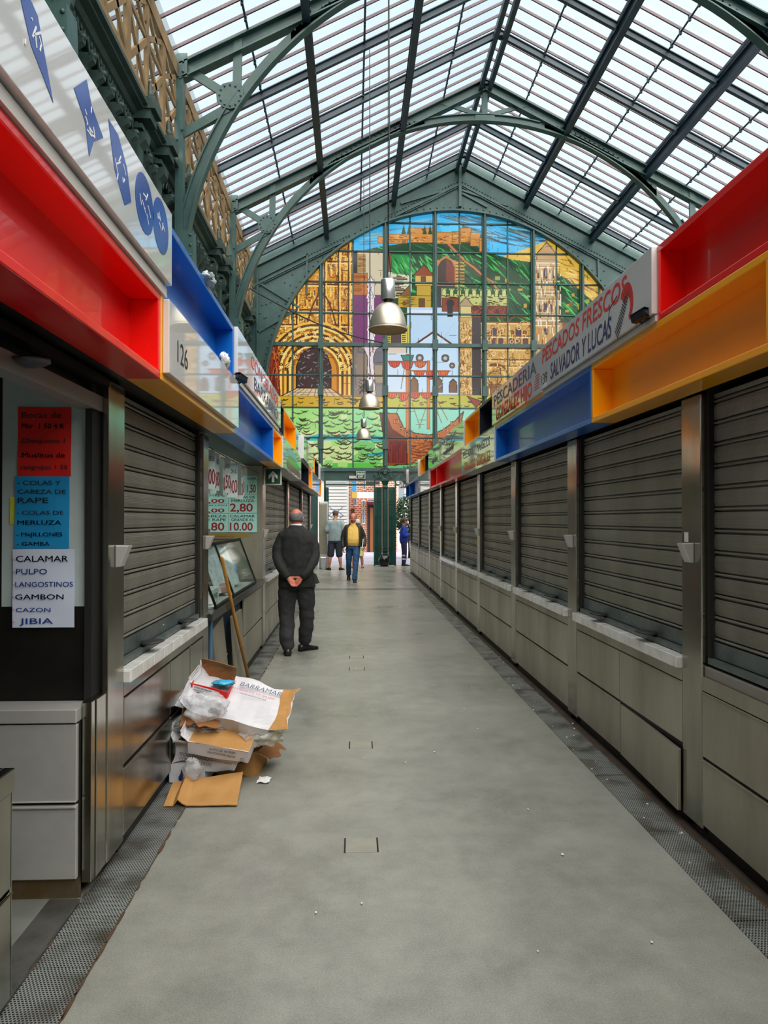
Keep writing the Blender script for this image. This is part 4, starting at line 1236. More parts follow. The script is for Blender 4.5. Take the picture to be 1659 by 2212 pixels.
def sign_box(side, y0, y1, z0, z1, lab, body='sign_edge', proud=0.02, face=True, name='shop_sign', margin=0.0, catn='sign', lip=0.0):
    d = SIDE[side]; xf, xb, s = d['xf'], d['xb'], d['s']
    t = thing(name, lab, catn, ((xf + xb)/2, (y0+y1)/2, z0))
    b = MB(); b.box(xf, xb + s*0.03, y0, y1, z0, z1)
    b.build('box', M[body], t, bevel=0.004)
    b = MB(); b.box(xf - s*proud, xf - s*0.001, y0 + margin, y1 - margin*0.2, z0 + margin + lip, z1 - margin*0.3)
    b.build('face_panel', M['sign'], t, bevel=0.003)
    if lip:
        b = MB(); b.box(xf - s*0.012, xf, y0, y1, z0 + 0.002, z0 + lip*0.8); b.build('lower_rail', M['sign_edge'], t)
    return t
def letters(t, side, txt, y, z, h, mat, width=None, shear=0.0, bold=0.0, proud=0.02, name='lettering', slope=0.0):
    d = SIDE[side]; s = d['s']; x = d['xf'] - s*(proud + 0.0015)
    b = MB(); u = (0, -s, slope)
    b.text(txt, (x, y, z), u, (0, 0, 1), h, width, shear, bold, ex=0.0)
    return b.build(name, M[mat], t)

# right row
RP = [(1.40, 1.62), (3.63, 3.85), (5.70, 5.94), (7.86, 8.085), (10.10, 10.315), (12.33, 12.53), (14.56, 14.76), (16.75, 16.94), (19.52, 19.73), (22.42, 22.53)]
ordn = ['out of view', 'nearest', 'second', 'third', 'fourth', 'fifth', 'sixth', 'seventh', 'eighth', 'last']
for i, (a, b) in enumerate(RP):
    if i == 0: continue
    pillar('right', a, b, 'stainless steel pillar with lock bracket, %s along the right row of stalls' % ordn[i])
for i in range(len(RP) - 1):
    y0, y1 = RP[i][1], RP[i+1][0]
    nm = ['first', 'second', 'third', 'fourth', 'fifth', 'sixth', 'seventh', 'eighth', 'farthest'][i]
    where = ['under the end of the orange box', 'under the orange box beside the nearest pillar', 'under the wide blue box', 'under the fish and seafood sign', 'beside the fourth pillar', 'beside the fifth pillar', 'beside the sixth pillar', 'beside the seventh pillar', 'at the end by the gate'][i]
    shutter('right', y0 + 0.015, y1 - 0.015, 0.885, 'closed roller shutter, %s of the right row, %s' % (nm, where), handles=(i > 0))
    counter('right', y0, y1, ('steel counter front without a tiled edge at the near end of the right row' if i == 0 else 'steel counter front with white tiled edge, %s bay of the right row' % nm),
            tile=(i in (1, 2, 3, 4, 5)), cols=1 if i == 0 else 2, tilt=(0, 0) if i == 1 else None)
stc = MB(); stc.box(1.735, 1.765, 3.80, 3.84, 1.452, 1.453)
# left row
LP = [(3.40, 3.615), (5.49, 5.69), (9.06, 9.36), (12.52, 12.80), (15.95, 16.22), (18.95, 19.28)]
for i, (a, b) in enumerate(LP):
    pillar('left', a, b, 'stainless steel pillar with lock bracket, %s along the left row of stalls' % ['nearest, beside the handwritten lists', 'second, before the open fish stall', 'third, under the arrow sign', 'fourth, behind the bald man', 'fifth', 'last'][i])
for k, (y0, y1, lab, hd) in enumerate(((3.63, 5.475, 'closed grey roller shutter between the handwritten lists and the open stall', True), (9.375, 12.505, 'closed grey roller shutter just past the arrow sign', True),
                          (12.815, 15.935, 'closed grey roller shutter in the fourth bay of the left row', False), (16.235, 18.935, 'closed grey roller shutter in the farthest bay of the left row', False))):
    shutter('left', y0, y1, 0.885, lab, handles=hd)
counter('left', 3.615, 5.49, 'steel counter front with white tiled edge behind the cardboard heap', split=[3.615, 4.52, 5.06, 5.49], pm='steel')
counter('left', 9.36, 12.52, 'steel counter front with white tiled edge beside the bald man', cols=3)
counter('left', 12.80, 15.95, 'plain steel counter front in the fourth bay of the left row', tile=False, cols=3)
counter('left', 16.22, 18.95, 'plain steel counter front in the farthest bay of the left row', tile=False, cols=3)
# stall bodies behind the fronts: dark fascia, roofs and back walls
for side in ('left', 'right'):
    s = SIDE[side]['s']; xb = SIDE[side]['xb']
    y0, y1 = (-4.0, 20.2) if side == 'left' else (-4.0, 23.75)
    f = MB()
    f.box(xb + s*0.03, xb + s*0.30, y0, y1, ZB + 0.02, ZT - 0.02)
    if side == 'left':
        f.box(xb + s*0.03, xb + s*2.2, y0, 5.6, ZT - 0.03, ZT - 0.005); f.box(xb + s*0.03, xb + s*2.2, 9.08, y1, ZT - 0.03, ZT - 0.005)
        f.box(xb + s*0.2, xb + s*2.2, 5.60, 5.64, 0, ZT)
    else:
        f.box(xb + s*0.03, xb + s*2.2, y0, y1, ZT - 0.03, ZT - 0.005)
    f.box(xb + s*2.1, xb + s*2.2, y0, y1, 0, ZT)
    f.box(xb + s*0.2, xb + s*2.2, y1 - 0.04, y1, 0, ZT)
    struct(f.build('trim_2' if side == 'left' else 'trim_3', M['dark_steel'], org=(xb, 8, 0)))
    # bay behind the camera
    if side == 'right':
        for o in (shutter('right', -3.9, 1.385, 0.885, None, handles=False), counter('right', -3.9, 1.40, None, tile=False)):
            del o['category']; struct(o)

# coloured boxes and signs, right row lower
open_box('right', 2.70, 4.79, ZB, ZM, 'orange', 'long open orange display box above the nearest right shutters')
open_box('right', 4.79, 8.05, ZB, ZM, 'blue', 'long open blue display box under the red and navy lettered sign')
o = open_box('right', -2.0, 2.70, ZB, ZM, 'blue', None); del o['category']; struct(o)
t = sign_box('right', 8.05, 10.48, ZB, ZM, 'white fish and seafood shop sign with grey and orange lettering, lower tier', proud=0.02)
letters(t, 'right', 'PESCADOS Y MARISCOS', 10.34, 2.445, 0.105, 'ink_grey', 2.05)
letters(t, 'right', 'FERNANDO GONZALEZ', 10.22, 2.275, 0.115, 'ink_orange', 1.95, bold=0.02)
letters(t, 'right', 'FERNANDO GONZALEZ', 10.20, 2.268, 0.05, 'ink_red', 1.95, bold=0.02)
open_box('right', 10.48, 14.90, ZB, ZM, 'red', 'open red display box with a divider, lower tier past the seafood sign', div=(13.82,))
sign_box('right', 14.90, 17.41, ZB, ZM, 'blank white sign panel between the red and blue lower boxes')
open_box('right', 17.41, 21.86, ZB, ZM, 'blue', 'open blue display box with a divider at the gate end of the lower tier', div=(20.6,))
# right row upper
open_box('right', 0.9, 3.73, ZM, ZT, 'red', 'big open red display box above the orange one')
t = sign_box('right', 3.73, 5.98, ZM, ZT, 'white shop sign with red and navy lettering and a painted prawn', proud=0.03, lip=0.04)
letters(t, 'right', 'PESCADOS FRESCOS', 5.93, 2.862, 0.115, 'ink_red', 1.86, shear=0.12, bold=0.012, proud=0.03)
letters(t, 'right', 'SALVADOR Y LUCAS', 5.68, 2.690, 0.122, 'ink_navy', 1.36, shear=0.10, bold=0.016, proud=0.03)
letters(t, 'right', '139', 5.95, 2.692, 0.085, 'ink', 0.17, proud=0.03)
# painted prawn and trident-like squiggle
d = SIDE['right']; X_ = d['xf'] - 0.0318
pr = MB()
cy0, cz0 = 4.07, 2.80
body = []
for k in range(13):
    a = math.radians(150 - 215*k/12); rr = 0.088
    th = 0.050 * (1 - 0.65*k/12)
    body.append(((cy0 - 0.0) - (rr + th)*math.cos(a)*0.8, cz0 + (rr + th)*math.sin(a), cy0 - (rr - th)*math.cos(a)*0.8, cz0 + (rr - th)*math.sin(a)))
for k in range(12):
    a, b = body[k], body[k+1]
    pr.add([(X_, a[0], a[1]), (X_, b[0], b[1]), (X_, b[2], b[3]), (X_, a[2], a[3])], [(0, 1, 2, 3)])
pr.build('prawn_drawing', M['ink_red'], t)
pl = MB()
for k in range(12):
    b = body[k]
    pl.add([(X_ - 0.001, b[0], b[1]), (X_ - 0.001, b[0] - 0.004, b[1]), (X_ - 0.001, b[2] - 0.004, b[3]), (X_ - 0.001, b[2], b[3])], [(0, 1, 2, 3)])
for k in range(14):
    y = 4.10 + 0.012*k; z = 2.86 - 0.012*k
    pl.beam((X_ - 0.001, y, z), (X_ - 0.001, y - 0.05, z - 0.03 - 0.002*k), 0.002, 0.006)
pl.beam((X_, 4.35, 2.86), (X_, 4.22, 2.90), 0.002, 0.004); pl.beam((X_, 4.35, 2.86), (X_, 4.40, 2.72), 0.002, 0.004)
pl.build('prawn_outline', M['ink'], t)
t = sign_box('right', 5.98, 8.17, ZM, ZT, 'white shop sign with grey capitals over red and orange capitals, upper tier', body='orange', proud=0.02, margin=0.03)
letters(t, 'right', 'PESCADERIA', 8.04, 2.835, 0.12, 'ink_grey', 1.88, bold=0.01)
letters(t, 'right', 'GONZALEZ HIJO', 7.92, 2.675, 0.125, 'ink_red', 1.60, bold=0.03)
letters(t, 'right', 'GONZALEZ', 7.925, 2.668, 0.055, 'ink_orange', 0.98, bold=0.03)
st = MB()
for k in range(6): st.box(d['xf'] - 0.0225, d['xf'] - 0.0205, 6.06, 6.24 - 0.01*k, 2.70 + 0.022*k, 2.705 + 0.022*k)
st.build('stripes', M['ink_red'], t)
open_box('right', 8.17, 9.11, ZM, ZT, 'navy', 'near-black open display box next to the grey lettered upper sign')
open_box('right', 9.11, 10.29, ZM, ZT, 'orange', 'small open orange box above the red one, upper tier of the right row')
t = sign_box('right', 10.29, 15.16, ZM, ZT, 'long white sign with a faded sketch of sailing boats, upper tier')
letters(t, 'right', 'PESCADERIA SALINAS', 14.2, 2.88, 0.07, 'ink_grey', 3.2)
sk = MB(); rng = random.Random(9)
for (yc, k) in ((12.0, 1.0), (14.0, 0.7)):
    for i in range(26):
        a = (SIDE['right']['xf'] - 0.022, yc + rng.uniform(-0.7, 0.7)*k, 2.66 + rng.uniform(0, 0.16)*k)
        sk.beam(a, (a[0], a[1] + rng.uniform(-0.3, 0.3)*k, a[2] + rng.uniform(0.0, 0.1)), 0.002, 0.006)
    sk.prism([(yc - 0.55*k, 2.70), (yc + 0.5*k, 2.70), (yc + 0.65*k, 2.75), (yc - 0.75*k, 2.76)], 'x', SIDE['right']['xf'] - 0.0222, SIDE['right']['xf'] - 0.021)
sk.build('boat_sketch', M['ink_grey'], t)
open_box('right', 15.16, 16.04, ZM, ZT, 'navy', 'tiny near-black open box beyond the boat sketch sign')
open_box('right', 16.04, 17.16, ZM, ZT, 'orange', 'tiny open orange box beyond the boat sketch sign')
sign_box('right', 17.16, 19.91, ZM, ZT, 'blank grey-white upper sign beside the tiny orange box', proud=0.06)
open_box('right', 19.91, 20.58, ZM, ZT, 'red', 'narrow open red box between two blank upper signs')
sign_box('right', 20.58, 23.73, ZM, ZT, 'blank white sign ending the upper tier of the right row', proud=0.08)

# left row lower
open_box('left', -2.0, 3.37, ZB, ZM, 'red', 'huge open red display box overhead, above the handwritten lists')
t = sign_box('left', 3.37, 5.46, ZB, ZM, 'white stall sign numbered 126 in an orange box', body='orange', proud=0.03, margin=0.035)
letters(t, 'left', '126', 3.56, 2.355, 0.105, 'ink', 0.22, proud=0.03)
open_box('left', 5.46, 8.07, ZB, ZM, 'blue', 'open blue display box above the open fish stall, lower tier')
open_box('left', 8.07, 9.00, ZB, ZM, 'orange', 'small open orange box above the arrow sign')
t = sign_box('left', 9.00, 12.11, ZB, ZM, 'lower tier white sign with a painted green and brown reflection')
pc = MB(); rng = random.Random(21); X2 = SIDE['left']['xf'] + 0.0222  # green reflection on the glossy white sign, painted as flat colour fields
pc.prism([(9.5, 2.36), (11.6, 2.34), (11.7, 2.42), (10.8, 2.47), (9.9, 2.45)], 'x', X2, X2 + 0.001)
pc.build('green_field', pbr('sign_green_reflection', (92, 176, 104), 0.2), t)
pc = MB(); pc.prism([(9.5, 2.28), (11.9, 2.26), (11.9, 2.34), (9.5, 2.36)], 'x', X2, X2 + 0.001)
pc.build('brown_field', pbr('sign_brown_reflection', (128, 84, 70), 0.2), t)
pc = MB(); pc.prism([(9.6, 2.45), (11.2, 2.47), (11.0, 2.56), (9.8, 2.55)], 'x', X2, X2 + 0.001)
pc.build('blue_field', pbr('sign_teal_reflection', (126, 200, 196), 0.2), t)
open_box('left', 12.11, 14.50, ZB, ZM, 'navy', 'dark navy open box past the sign with a painted reflection')
open_box('left', 14.50, 15.46, ZB, ZM, 'orange', 'small open orange box past the dark navy box, lower left tier')
sign_box('left', 15.46, 18.67, ZB, ZM, 'blank white sign near the far end of the lower left tier')
open_box('left', 18.67, 20.16, ZB, ZM, 'orange', 'open orange box ending the lower left tier')
# left row upper
t = sign_box('left', -0.6, 3.43, ZM, ZT, 'long glossy white sign with blue fish stickers, overhead', proud=0.035, lip=0.055)
XL2 = SIDE['left']['xf'] + 0.0365
def sticker(yc, zc, hw, hh, shape, k):
    pts = []
    if shape == 'round': pts = [(yc + hw*math.cos(a), zc + hh*math.sin(a)) for a in [2*PI*i/22 for i in range(22)]]
    if shape == 'diamond': pts = [(yc - hw, zc + 0.02), (yc - hw*0.2, zc + hh), (yc + hw*0.15, zc + hh*0.5), (yc + hw, zc + hh*0.1), (yc + hw*0.3, zc - hh*0.4), (yc, zc - hh), (yc - hw*0.3, zc - hh*0.2)]
    if shape == 'kite': pts = [(yc - hw, zc + hh), (yc + hw*0.2, zc + hh*0.6), (yc + hw, zc - hh*0.9), (yc - hw*0.1, zc - hh*0.3)]
    if shape == 'leaf': pts = [(yc - hw, zc + hh*0.9), (yc - hw*0.2, zc + hh*0.9), (yc + hw*0.6, zc + hh*0.3), (yc + hw, zc - hh*0.6), (yc + hw*0.4, zc - hh), (yc - hw*0.5, zc - hh*0.3)]
    pts = [(yc + (p[0]-yc)*1.3, zc + (p[1]-zc)*1.35) for p in pts]
    b = MB(); b.prism(pts, 'x', XL2 - 0.001, XL2); b.build('blue_sticker', M['logo_blue'], t)
    w_ = MB(); rg = random.Random(k)
    for i in range(7):
        a = (XL2 + 0.0006, yc + rg.uniform(-0.5, 0.5)*hw, zc + rg.uniform(-0.5, 0.5)*hh)
        w_.beam(a, (a[0], a[1] + rg.uniform(-0.5, 0.5)*hw, a[2] + rg.uniform(-0.5, 0.5)*hh), 0.001, 0.006)
    w_.build('white_drawing', M['white'], t)
for k, (yc, shp) in enumerate(((1.30, 'kite'), (1.62, 'leaf'), (1.95, 'kite'), (2.36, 'diamond'), (2.67, 'leaf'), (2.98, 'round'), (3.23, 'round'))):
    sticker(yc, 2.86 if k < 6 else 2.87, 0.10, 0.085, shp, k)
open_box('left', 3.43, 5.41, ZM, ZT, 'blue', 'open blue display box above the numbered sign')
t = sign_box('left', 5.41, 8.59, ZM, ZT, 'white frozen food sign with red and dark capitals, upper left tier', proud=0.03, lip=0.045)
letters(t, 'left', 'CONGELADOS', 6.1, 2.86, 0.105, 'ink_red', 2.2, proud=0.03)
letters(t, 'left', 'BARRABINO', 6.3, 2.705, 0.11, 'ink_navy', 1.95, proud=0.03)
open_box('left', 8.59, 9.31, ZM, ZT, 'navy', 'near-black open box beside the frozen food sign')
open_box('left', 9.31, 11.21, ZM, ZT, 'orange', 'open orange box beyond the frozen food sign, upper left tier')
sign_box('left', 11.21, 12.30, ZM, ZT, 'narrow grey panel in the upper left tier', body='greybox', proud=0.004)
sign_box('left', 12.30, 15.26, ZM, ZT, 'glossy pale green-reflecting sign in the upper left tier', proud=0.05)
open_box('left', 15.26, 16.72, ZM, ZT, 'orange', 'small open orange box far along the upper left tier')
open_box('left', 16.72, 18.50, ZM, ZT, 'navy', 'small near-black box far along the upper left tier')
sign_box('left', 18.50, 20.70, ZM, ZT, 'blank bluish-white sign ending the upper left tier', proud=0.05)

# small white sticker on the nearest right pillar
b = MB(); b.box(1.7335, 1.735, 3.77, 3.815, 1.485, 1.535); o = b.build('label_sticker', M['white']); tag(o, 'small white label stuck on the nearest right steel pillar', 'sticker')

# security cameras and rags
def cctv(x, y, z, s, lab):
    t = thing('security_camera', lab, 'camera', (x, y, z - 0.04))
    b = MB(Matrix.Translation((x, y, z)) @ Matrix.Rotation(s*0.5, 4, 'Z') @ Matrix.Rotation(-0.25, 4, 'X'))
    b.box(-0.02, 0.02, -0.04, 0.05, -0.02, 0.02); b.box(-0.024, 0.024, -0.052, 0.05, 0.02, 0.025); b.build('housing', M['black'], t, bevel=0.006)
    b = MB(Matrix.Translation((x, y, z)) @ Matrix.Rotation(s*0.5, 4, 'Z') @ Matrix.Rotation(-0.25, 4, 'X'))
    b.tube([(0, -0.039, 0), (0, -0.046, 0)], 0.014, 10); b.build('lens', M['handle'], t)
    b = MB(); b.tube([(x, y + 0.02, z - 0.015), (x + s*0.015, y + 0.03, z - 0.03), (x + s*0.045, y + 0.01, z - 0.01), (x + s*0.055, y, z + 0.005)], 0.009, 6); b.build('bracket', M['black'], t)
cctv(1.50, 3.80, 2.665, 1, 'black security camera under the corner of the prawn sign')
cctv(-0.815, 5.42, 2.63, -1, 'black security camera at the corner of the numbered sign')
def crumple(c, r, seed, name, mat, lab, cat, amp=0.35, n=18, m=12, sc=3.0):
    b = MB(); rings = []
    off = Vector((seed*3.1, seed*1.7, seed*0.9))
    for j in range(m + 1):
        tt = -PI/2 + PI*j/m; k = max(math.cos(tt), 0.03); rg_ = []
        for i in range(n):
            dv = Vector((k*math.cos(2*PI*i/n), k*math.sin(2*PI*i/n), math.sin(tt)))
            q = 1 + amp * (noise.noise(dv*sc + off) + 0.5*noise.noise(dv*sc*2.3 + off))
            rg_.append((c[0] + r[0]*dv.x*q, c[1] + r[1]*dv.y*q, max(c[2] + r[2]*dv.z*q, 0.002)))
        rings.append(rg_)
    b.loft(rings)
    o = b.build(name, mat); tag(o, lab, cat); return o
crumple((-0.85, 4.95, 2.655), (0.03, 0.10, 0.045), 4, 'rag', M['white'], 'knotted white rag on the edge of the blue box above the numbered sign', 'rag', 0.6)
crumple((-0.86, 4.42, 3.03), (0.04, 0.09, 0.03), 5, 'rag', M['board'], 'pale rag lying on top of the blue box, upper left tier', 'rag', 0.6)
crumple((1.60, 8.9, 2.635), (0.03, 0.12, 0.025), 6, 'rag', M['board'], 'grey rag in the near-black box of the right row', 'rag', 0.6)

# arrow sign and its bracket
t = thing('exit_arrow_sign', 'green sign with a white upward arrow, jutting out from the left pillar', 'sign', (-0.99, 9.2, 2.03))
b = MB(); b.box(-1.095, -0.885, 9.20, 9.215, 2.03, 2.245); b.build('frame', M['sign_edge'], t)
b = MB(); b.box(-1.078, -0.902, 9.196, 9.20, 2.047, 2.228); b.build('face_panel', M['sign_green'], t)
b = MB(); b.prism([(-1.005, 2.065), (-0.975, 2.065), (-0.975, 2.14), (-0.935, 2.105), (-0.935, 2.15), (-0.99, 2.205), (-1.045, 2.15), (-1.045, 2.105), (-1.005, 2.14)], 'y', 9.193, 9.196); b.build('arrow', M['white'], t)

# ------------------------------------------------------------------ near left bay: rolled up shutter, counter corner, lists
t = thing('roller_shutter', 'rolled up shutter rail above the handwritten lists', 'shutter', (-1.15, 1.4, 2.09))
b = MB(); b.box(-1.165, -1.185, -2, 3.385, 2.15, ZB + 0.05); b.build('curtain', M['dark_steel'], t)
b = MB(); b.box(-1.12, -1.20, -2, 3.385, 2.085, 2.15); b.build('bottom_rail', M['leadgrey'], t)
handle_part('left', 2.55, 2.13, t)
b = MB(); b.box(-1.10, -1.20, -2, 3.385, ZB - 0.035, ZB); b.build('hood', M['dark_steel'], t)
t = thing('partition_panel', 'dark steel side wall of the near left stall carrying the lists', 'panel', (-1.7, 3.32, 0.8))
b = MB(); b.box(-3.0, -1.145, 3.30, 3.38, 0.80, 2.5); b.build('panel', M['dark_steel'], t)
b = MB(); b.box(-1.165, -1.135, 3.27, 3.40, 0.8, 2.3); b.build('edge_strip', M['dark'], t)
YB = 3.296
def pinned(name, lab, cat, x0, x1, z0, z1, mat, y, lines=(), ink='ink_blue', group=None, skew=0.0):
    t = thing(name, lab, cat, ((x0+x1)/2, y, z0))
    b = MB(); n_ = 8; rows = []
    for j in range(n_ + 1):
        z = z0 + (z1 - z0)*j/n_
        rows.append([(x0 + (x1-x0)*i/5 + skew*(j/n_), y - 0.0015 - 0.002*math.sin(i*1.3 + j*0.9), z) for i in range(6)])
    b.sheet(rows); b.build('sheet', mat, t)
    if lines:
        tb_ = MB()
        for (txt, fx, fz, h, wf) in lines:
            tb_.text(txt, (x0 + (x1-x0)*fx, y - 0.006, z0 + (z1-z0)*fz), (1, 0, 0), (0, 0, 1), h, (x1-x0)*wf if wf else None, 0.0, 0.006, ex=0.0)
        tb_.build('lettering', M[ink], t)
    return t
b = MB(); b.box(-1.53, -1.155, YB, YB + 0.006, 1.222, 2.32); o = b.build('notice_board', M['board']); tag(o, 'tall white board on the dark wall, behind the paper lists', 'board')
pinned('paper_list', 'red paper price list at the top of the white board', 'paper list', -1.462, -1.233, 1.79, 2.093, M['paper_red'], YB - 0.004,
       (('Bocas de', 0.08, 0.84, 0.026, 0.74), ('Mar  1 50 4 K', 0.08, 0.69, 0.022, 0.80), ('.Changuetes 1', 0.05, 0.48, 0.020, 0.84), ('.Muslitos de', 0.05, 0.27, 0.022, 0.84), ('cangrejos 1 35', 0.06, 0.10, 0.020, 0.88)), 'ink')
pinned('paper_list', 'cyan paper fish list in the middle of the white board', 'paper list', -1.472, -1.238, 1.475, 1.79, M['paper_blue'], YB - 0.007,
       (('- COLAS Y', 0.05, 0.88, 0.019, 0.80), ('CABEZA DE', 0.06, 0.76, 0.018, 0.88), ('RAPE', 0.06, 0.63, 0.024, 0.56), ('- COLAS DE', 0.04, 0.47, 0.017, 0.86), ('MERLUZA', 0.06, 0.33, 0.019, 0.80), ('- MeJILLONES', 0.04, 0.17, 0.017, 0.84), ('- GAMBA', 0.05, 0.04, 0.017, 0.60)), 'ink')
t = pinned('paper_list', 'white paper fish list at the bottom of the board', 'paper list', -1.478, -1.213, 1.132, 1.473, M['paper'], YB - 0.010,
       (('CALAMAR', 0.06, 0.84, 0.026, 0.84), ('PULPO', 0.06, 0.68, 0.024, 0.50), ('LANGOSTINOS', 0.05, 0.52, 0.022, 0.93), ('GAMBON', 0.05, 0.36, 0.022, 0.78), ('CAZON', 0.06, 0.20, 0.018, 0.56), ('JIBIA', 0.12, 0.05, 0.024, 0.54)), 'ink_blue')
b = MB()
for k in range(6): b.text('*', (-1.476, YB - 0.017, 1.415 - 0.054*k), (1, 0, 0), (0, 0, 1), 0.016, ex=0.0)
b.build('star_lettering', M['ink_red'], t)
b = MB(); b.box(-1.495, -1.44, YB - 0.004, YB - 0.003, 1.58, 1.70); o = b.build('paper_note', M['paper_yellow']); tag(o, 'small yellow note peeking out behind the cyan list', 'note')
# corner unit facing the camera
t = thing('stall_counter', 'steel drawer unit facing the gap below the handwritten lists', 'counter', (-1.6, 3.3, 0))
b = MB(); b.box(-3.0, -1.15, 3.17, 3.29, 0.10, 0.80); b.build('carcass', M['dark'], t)
b = MB(); b.box(-3.0, -1.148, 3.135, 3.295, 0.755, 0.812); b.build('worktop', M['steel_light'], t, bevel=0.004)
b = MB(); b.box(-3.0, -1.15, 3.145, 3.17, 0.425, 0.748); b.box(-3.0, -1.15, 3.138, 3.145, 0.425, 0.432); b.build('drawer_front', M['steel_light'], t, bevel=0.004)
b = MB(); b.box(-3.0, -1.15, 3.145, 3.17, 0.105, 0.412); b.box(-3.0, -1.15, 3.136, 3.145, 0.400, 0.412); b.build('drawer_front', M['steel_light'], t, bevel=0.004)
b = MB(); b.box(-3.0, -1.15, 3.165, 3.2, 0.0, 0.10); b.build('kickplate', pbr('rusty_kickplate', (120, 112, 92), 0.5, 0.6, (104, 80, 48), 5), t)
t = thing('steel_post', 'short steel corner post at the nearest left pillar', 'post', (-1.1, 3.3, 0.07))
b = MB(); b.box(-1.145, -1.105, 3.19, 3.38, 0.07, 0.83); b.box(-1.105, -1.10, 3.24, 3.40, 0.07, 0.83); b.box(-1.12, -1.095, 3.365, 3.40, 0.07, 2.2); b.build('post', M['steel'], t, bevel=0.003)
# threshold floor in the gap
b = MB(); b.box(-3.2, -1.14, 2.3, 3.17, 0.0, 0.018); o = b.build('floor_threshold', pbr('threshold_steel', (170, 176, 166), 0.35, 0.5, (140, 146, 138), 5)); struct(o)
b = MB(); b.box(-1.26, -1.138, 1.2, 3.15, 0.0, 0.024); o = b.build('kerb_strip', pbr('scuffed_kerb_steel', (150, 150, 146), 0.35, 0.8, (112, 112, 108), 7)); tag(o, 'bright steel kerb strip along the left drain in the stall gap', 'kerb strip')
t = thing('stall_counter', 'nearest steel counter end at the bottom left, dark worktop', 'counter', (-1.4, 1.5, 0))
b = MB(); b.box(-1.13, -1.7, 0.2, 2.46, 0.05, 0.76); b.build('carcass', M['dark'], t)
b = MB(); b.box(-1.11, -1.13, 0.2, 2.47, 0.05, 0.392); b.box(-1.103, -1.11, 0.2, 2.47, 0.385, 0.392); b.box(-1.11, -1.7, 2.46, 2.475, 0.05, 0.75); b.build('front_panel', M['steel'], t, bevel=0.003)
b = MB(); b.box(-1.11, -1.13, 0.2, 2.47, 0.405, 0.715); b.build('front_panel', M['steel'], t, bevel=0.003)
b = MB(); b.box(-1.105, -1.14, 0.2, 2.48, 0.715, 0.79); b.box(-1.14, -1.7, 2.455, 2.48, 0.73, 0.79); b.build('rim', M['steel'], t, bevel=0.003)
b = MB(); b.box(-1.14, -1.7, 0.2, 2.455, 0.72, 0.745); b.build('worktop', M['dark'], t)

# ------------------------------------------------------------------ open fish stall
t = thing('stall_counter', 'open fish stall counter with dark ledge and loose front panels', 'counter', (-1.4, 7.4, 0))
b = MB(); b.box(-1.14, -1.9, 5.75, 9.0, 0.08, 0.82); b.build('carcass', pbr('dark_blue_carcass', (34, 50, 66), 0.5, 0.2), t)
b = MB(); b.box(-1.075, -1.9, 5.72, 9.02, 0.82, 0.885); b.build('worktop', pbr('dark_wet_steel', (86, 92, 90), 0.3, 0.8), t, bevel=0.006)
b = MB(); b.box(-1.10, -1.12, 7.55, 9.0, 0.43, 0.80); b.build('front_panel', M['steel_panel'], t, bevel=0.003)
b = MB(); b.box(-1.10, -1.12, 7.55, 9.0, 0.10, 0.41); b.build('front_panel', M['steel_panel'], t, bevel=0.003)
b = MB(); b.box(-1.12, -1.2, 5.8, 9.0, 0, 0.09); b.build('kickplate', M['dark_steel'], t)
b = MB(); b.box(-1.13, -1.16, 5.95, 6.03, 0.08, 0.82); b.build('rail_post', pbr('blue_rail', (90, 130, 160), 0.5, 0.3), t)
for k, (y, rot, lab, ln) in enumerate(((6.35, 0.16, 'steel panel leaning loose against the open fish stall, nearer the heap', 0.5), (6.95, 0.12, 'steel panel leaning loose against the open fish stall, behind the broom', 0.55))):
    b = MB(Matrix.Translation((-1.06 + 0.04*k - 0.02, y, 0.0)) @ Matrix.Rotation(-rot*0.55, 4, 'Y') @ Matrix.Rotation(0.10*(1-k), 4, 'X'))
    b.box(-0.012, 0.012, -ln/2, ln/2, 0.0, 0.74); b.box(0.012, 0.02, -ln/2, ln/2, 0.40, 0.41)
    o = b.build('loose_panel', M['steel_panel'], bevel=0.003); tag(o, lab, 'panel')
gt = thing('glass_display_case', 'sloping glass fish display case with dark frame on the open counter', 'display case', (-1.2, 7.2, 0.885))
b = MB(); b.box(-1.095, -1.115, 6.0, 8.45, 0.887, 0.91); b.box(-1.27, -1.29, 6.0, 8.45, 1.365, 1.395)
for y in (6.0, 6.9, 8.44): b.beam((-1.10, y, 0.90), (-1.28, y, 1.38), 0.018, 0.018)
b.beam((-1.28, 6.0, 1.38), (-1.75, 6.0, 1.38), 0.02, 0.02); b.beam((-1.28, 8.44, 1.38), (-1.75, 8.44, 1.38), 0.02, 0.02)
b.build('frame', M['dark_steel'], gt)
b = MB(); b.add([(-1.10, 6.0, 0.90), (-1.10, 8.44, 0.90), (-1.28, 8.44, 1.38), (-1.28, 6.0, 1.38)], [(0, 1, 2, 3)]); b.build('front_glass', M['glass'], gt, solid=0.006)
b = MB(); b.box(-1.28, -1.75, 6.0, 8.44, 1.384, 1.39); b.build('top_glass', M['glass'], gt)
b = MB(); b.box(-1.115, -1.9, 6.02, 8.43, 0.886, 0.90); b.build('tray', M['sign_edge'], gt)
b = MB(); b.box(-3.02, -3.06, 5.66, 9.0, 0.0, 2.9); b.box(-1.3, -3.06, 5.645, 5.66, 0.9, 2.2); struct(b.build('wall_left_inner', pbr('grey_green_stall_wall', (168, 176, 168), 0.5)))
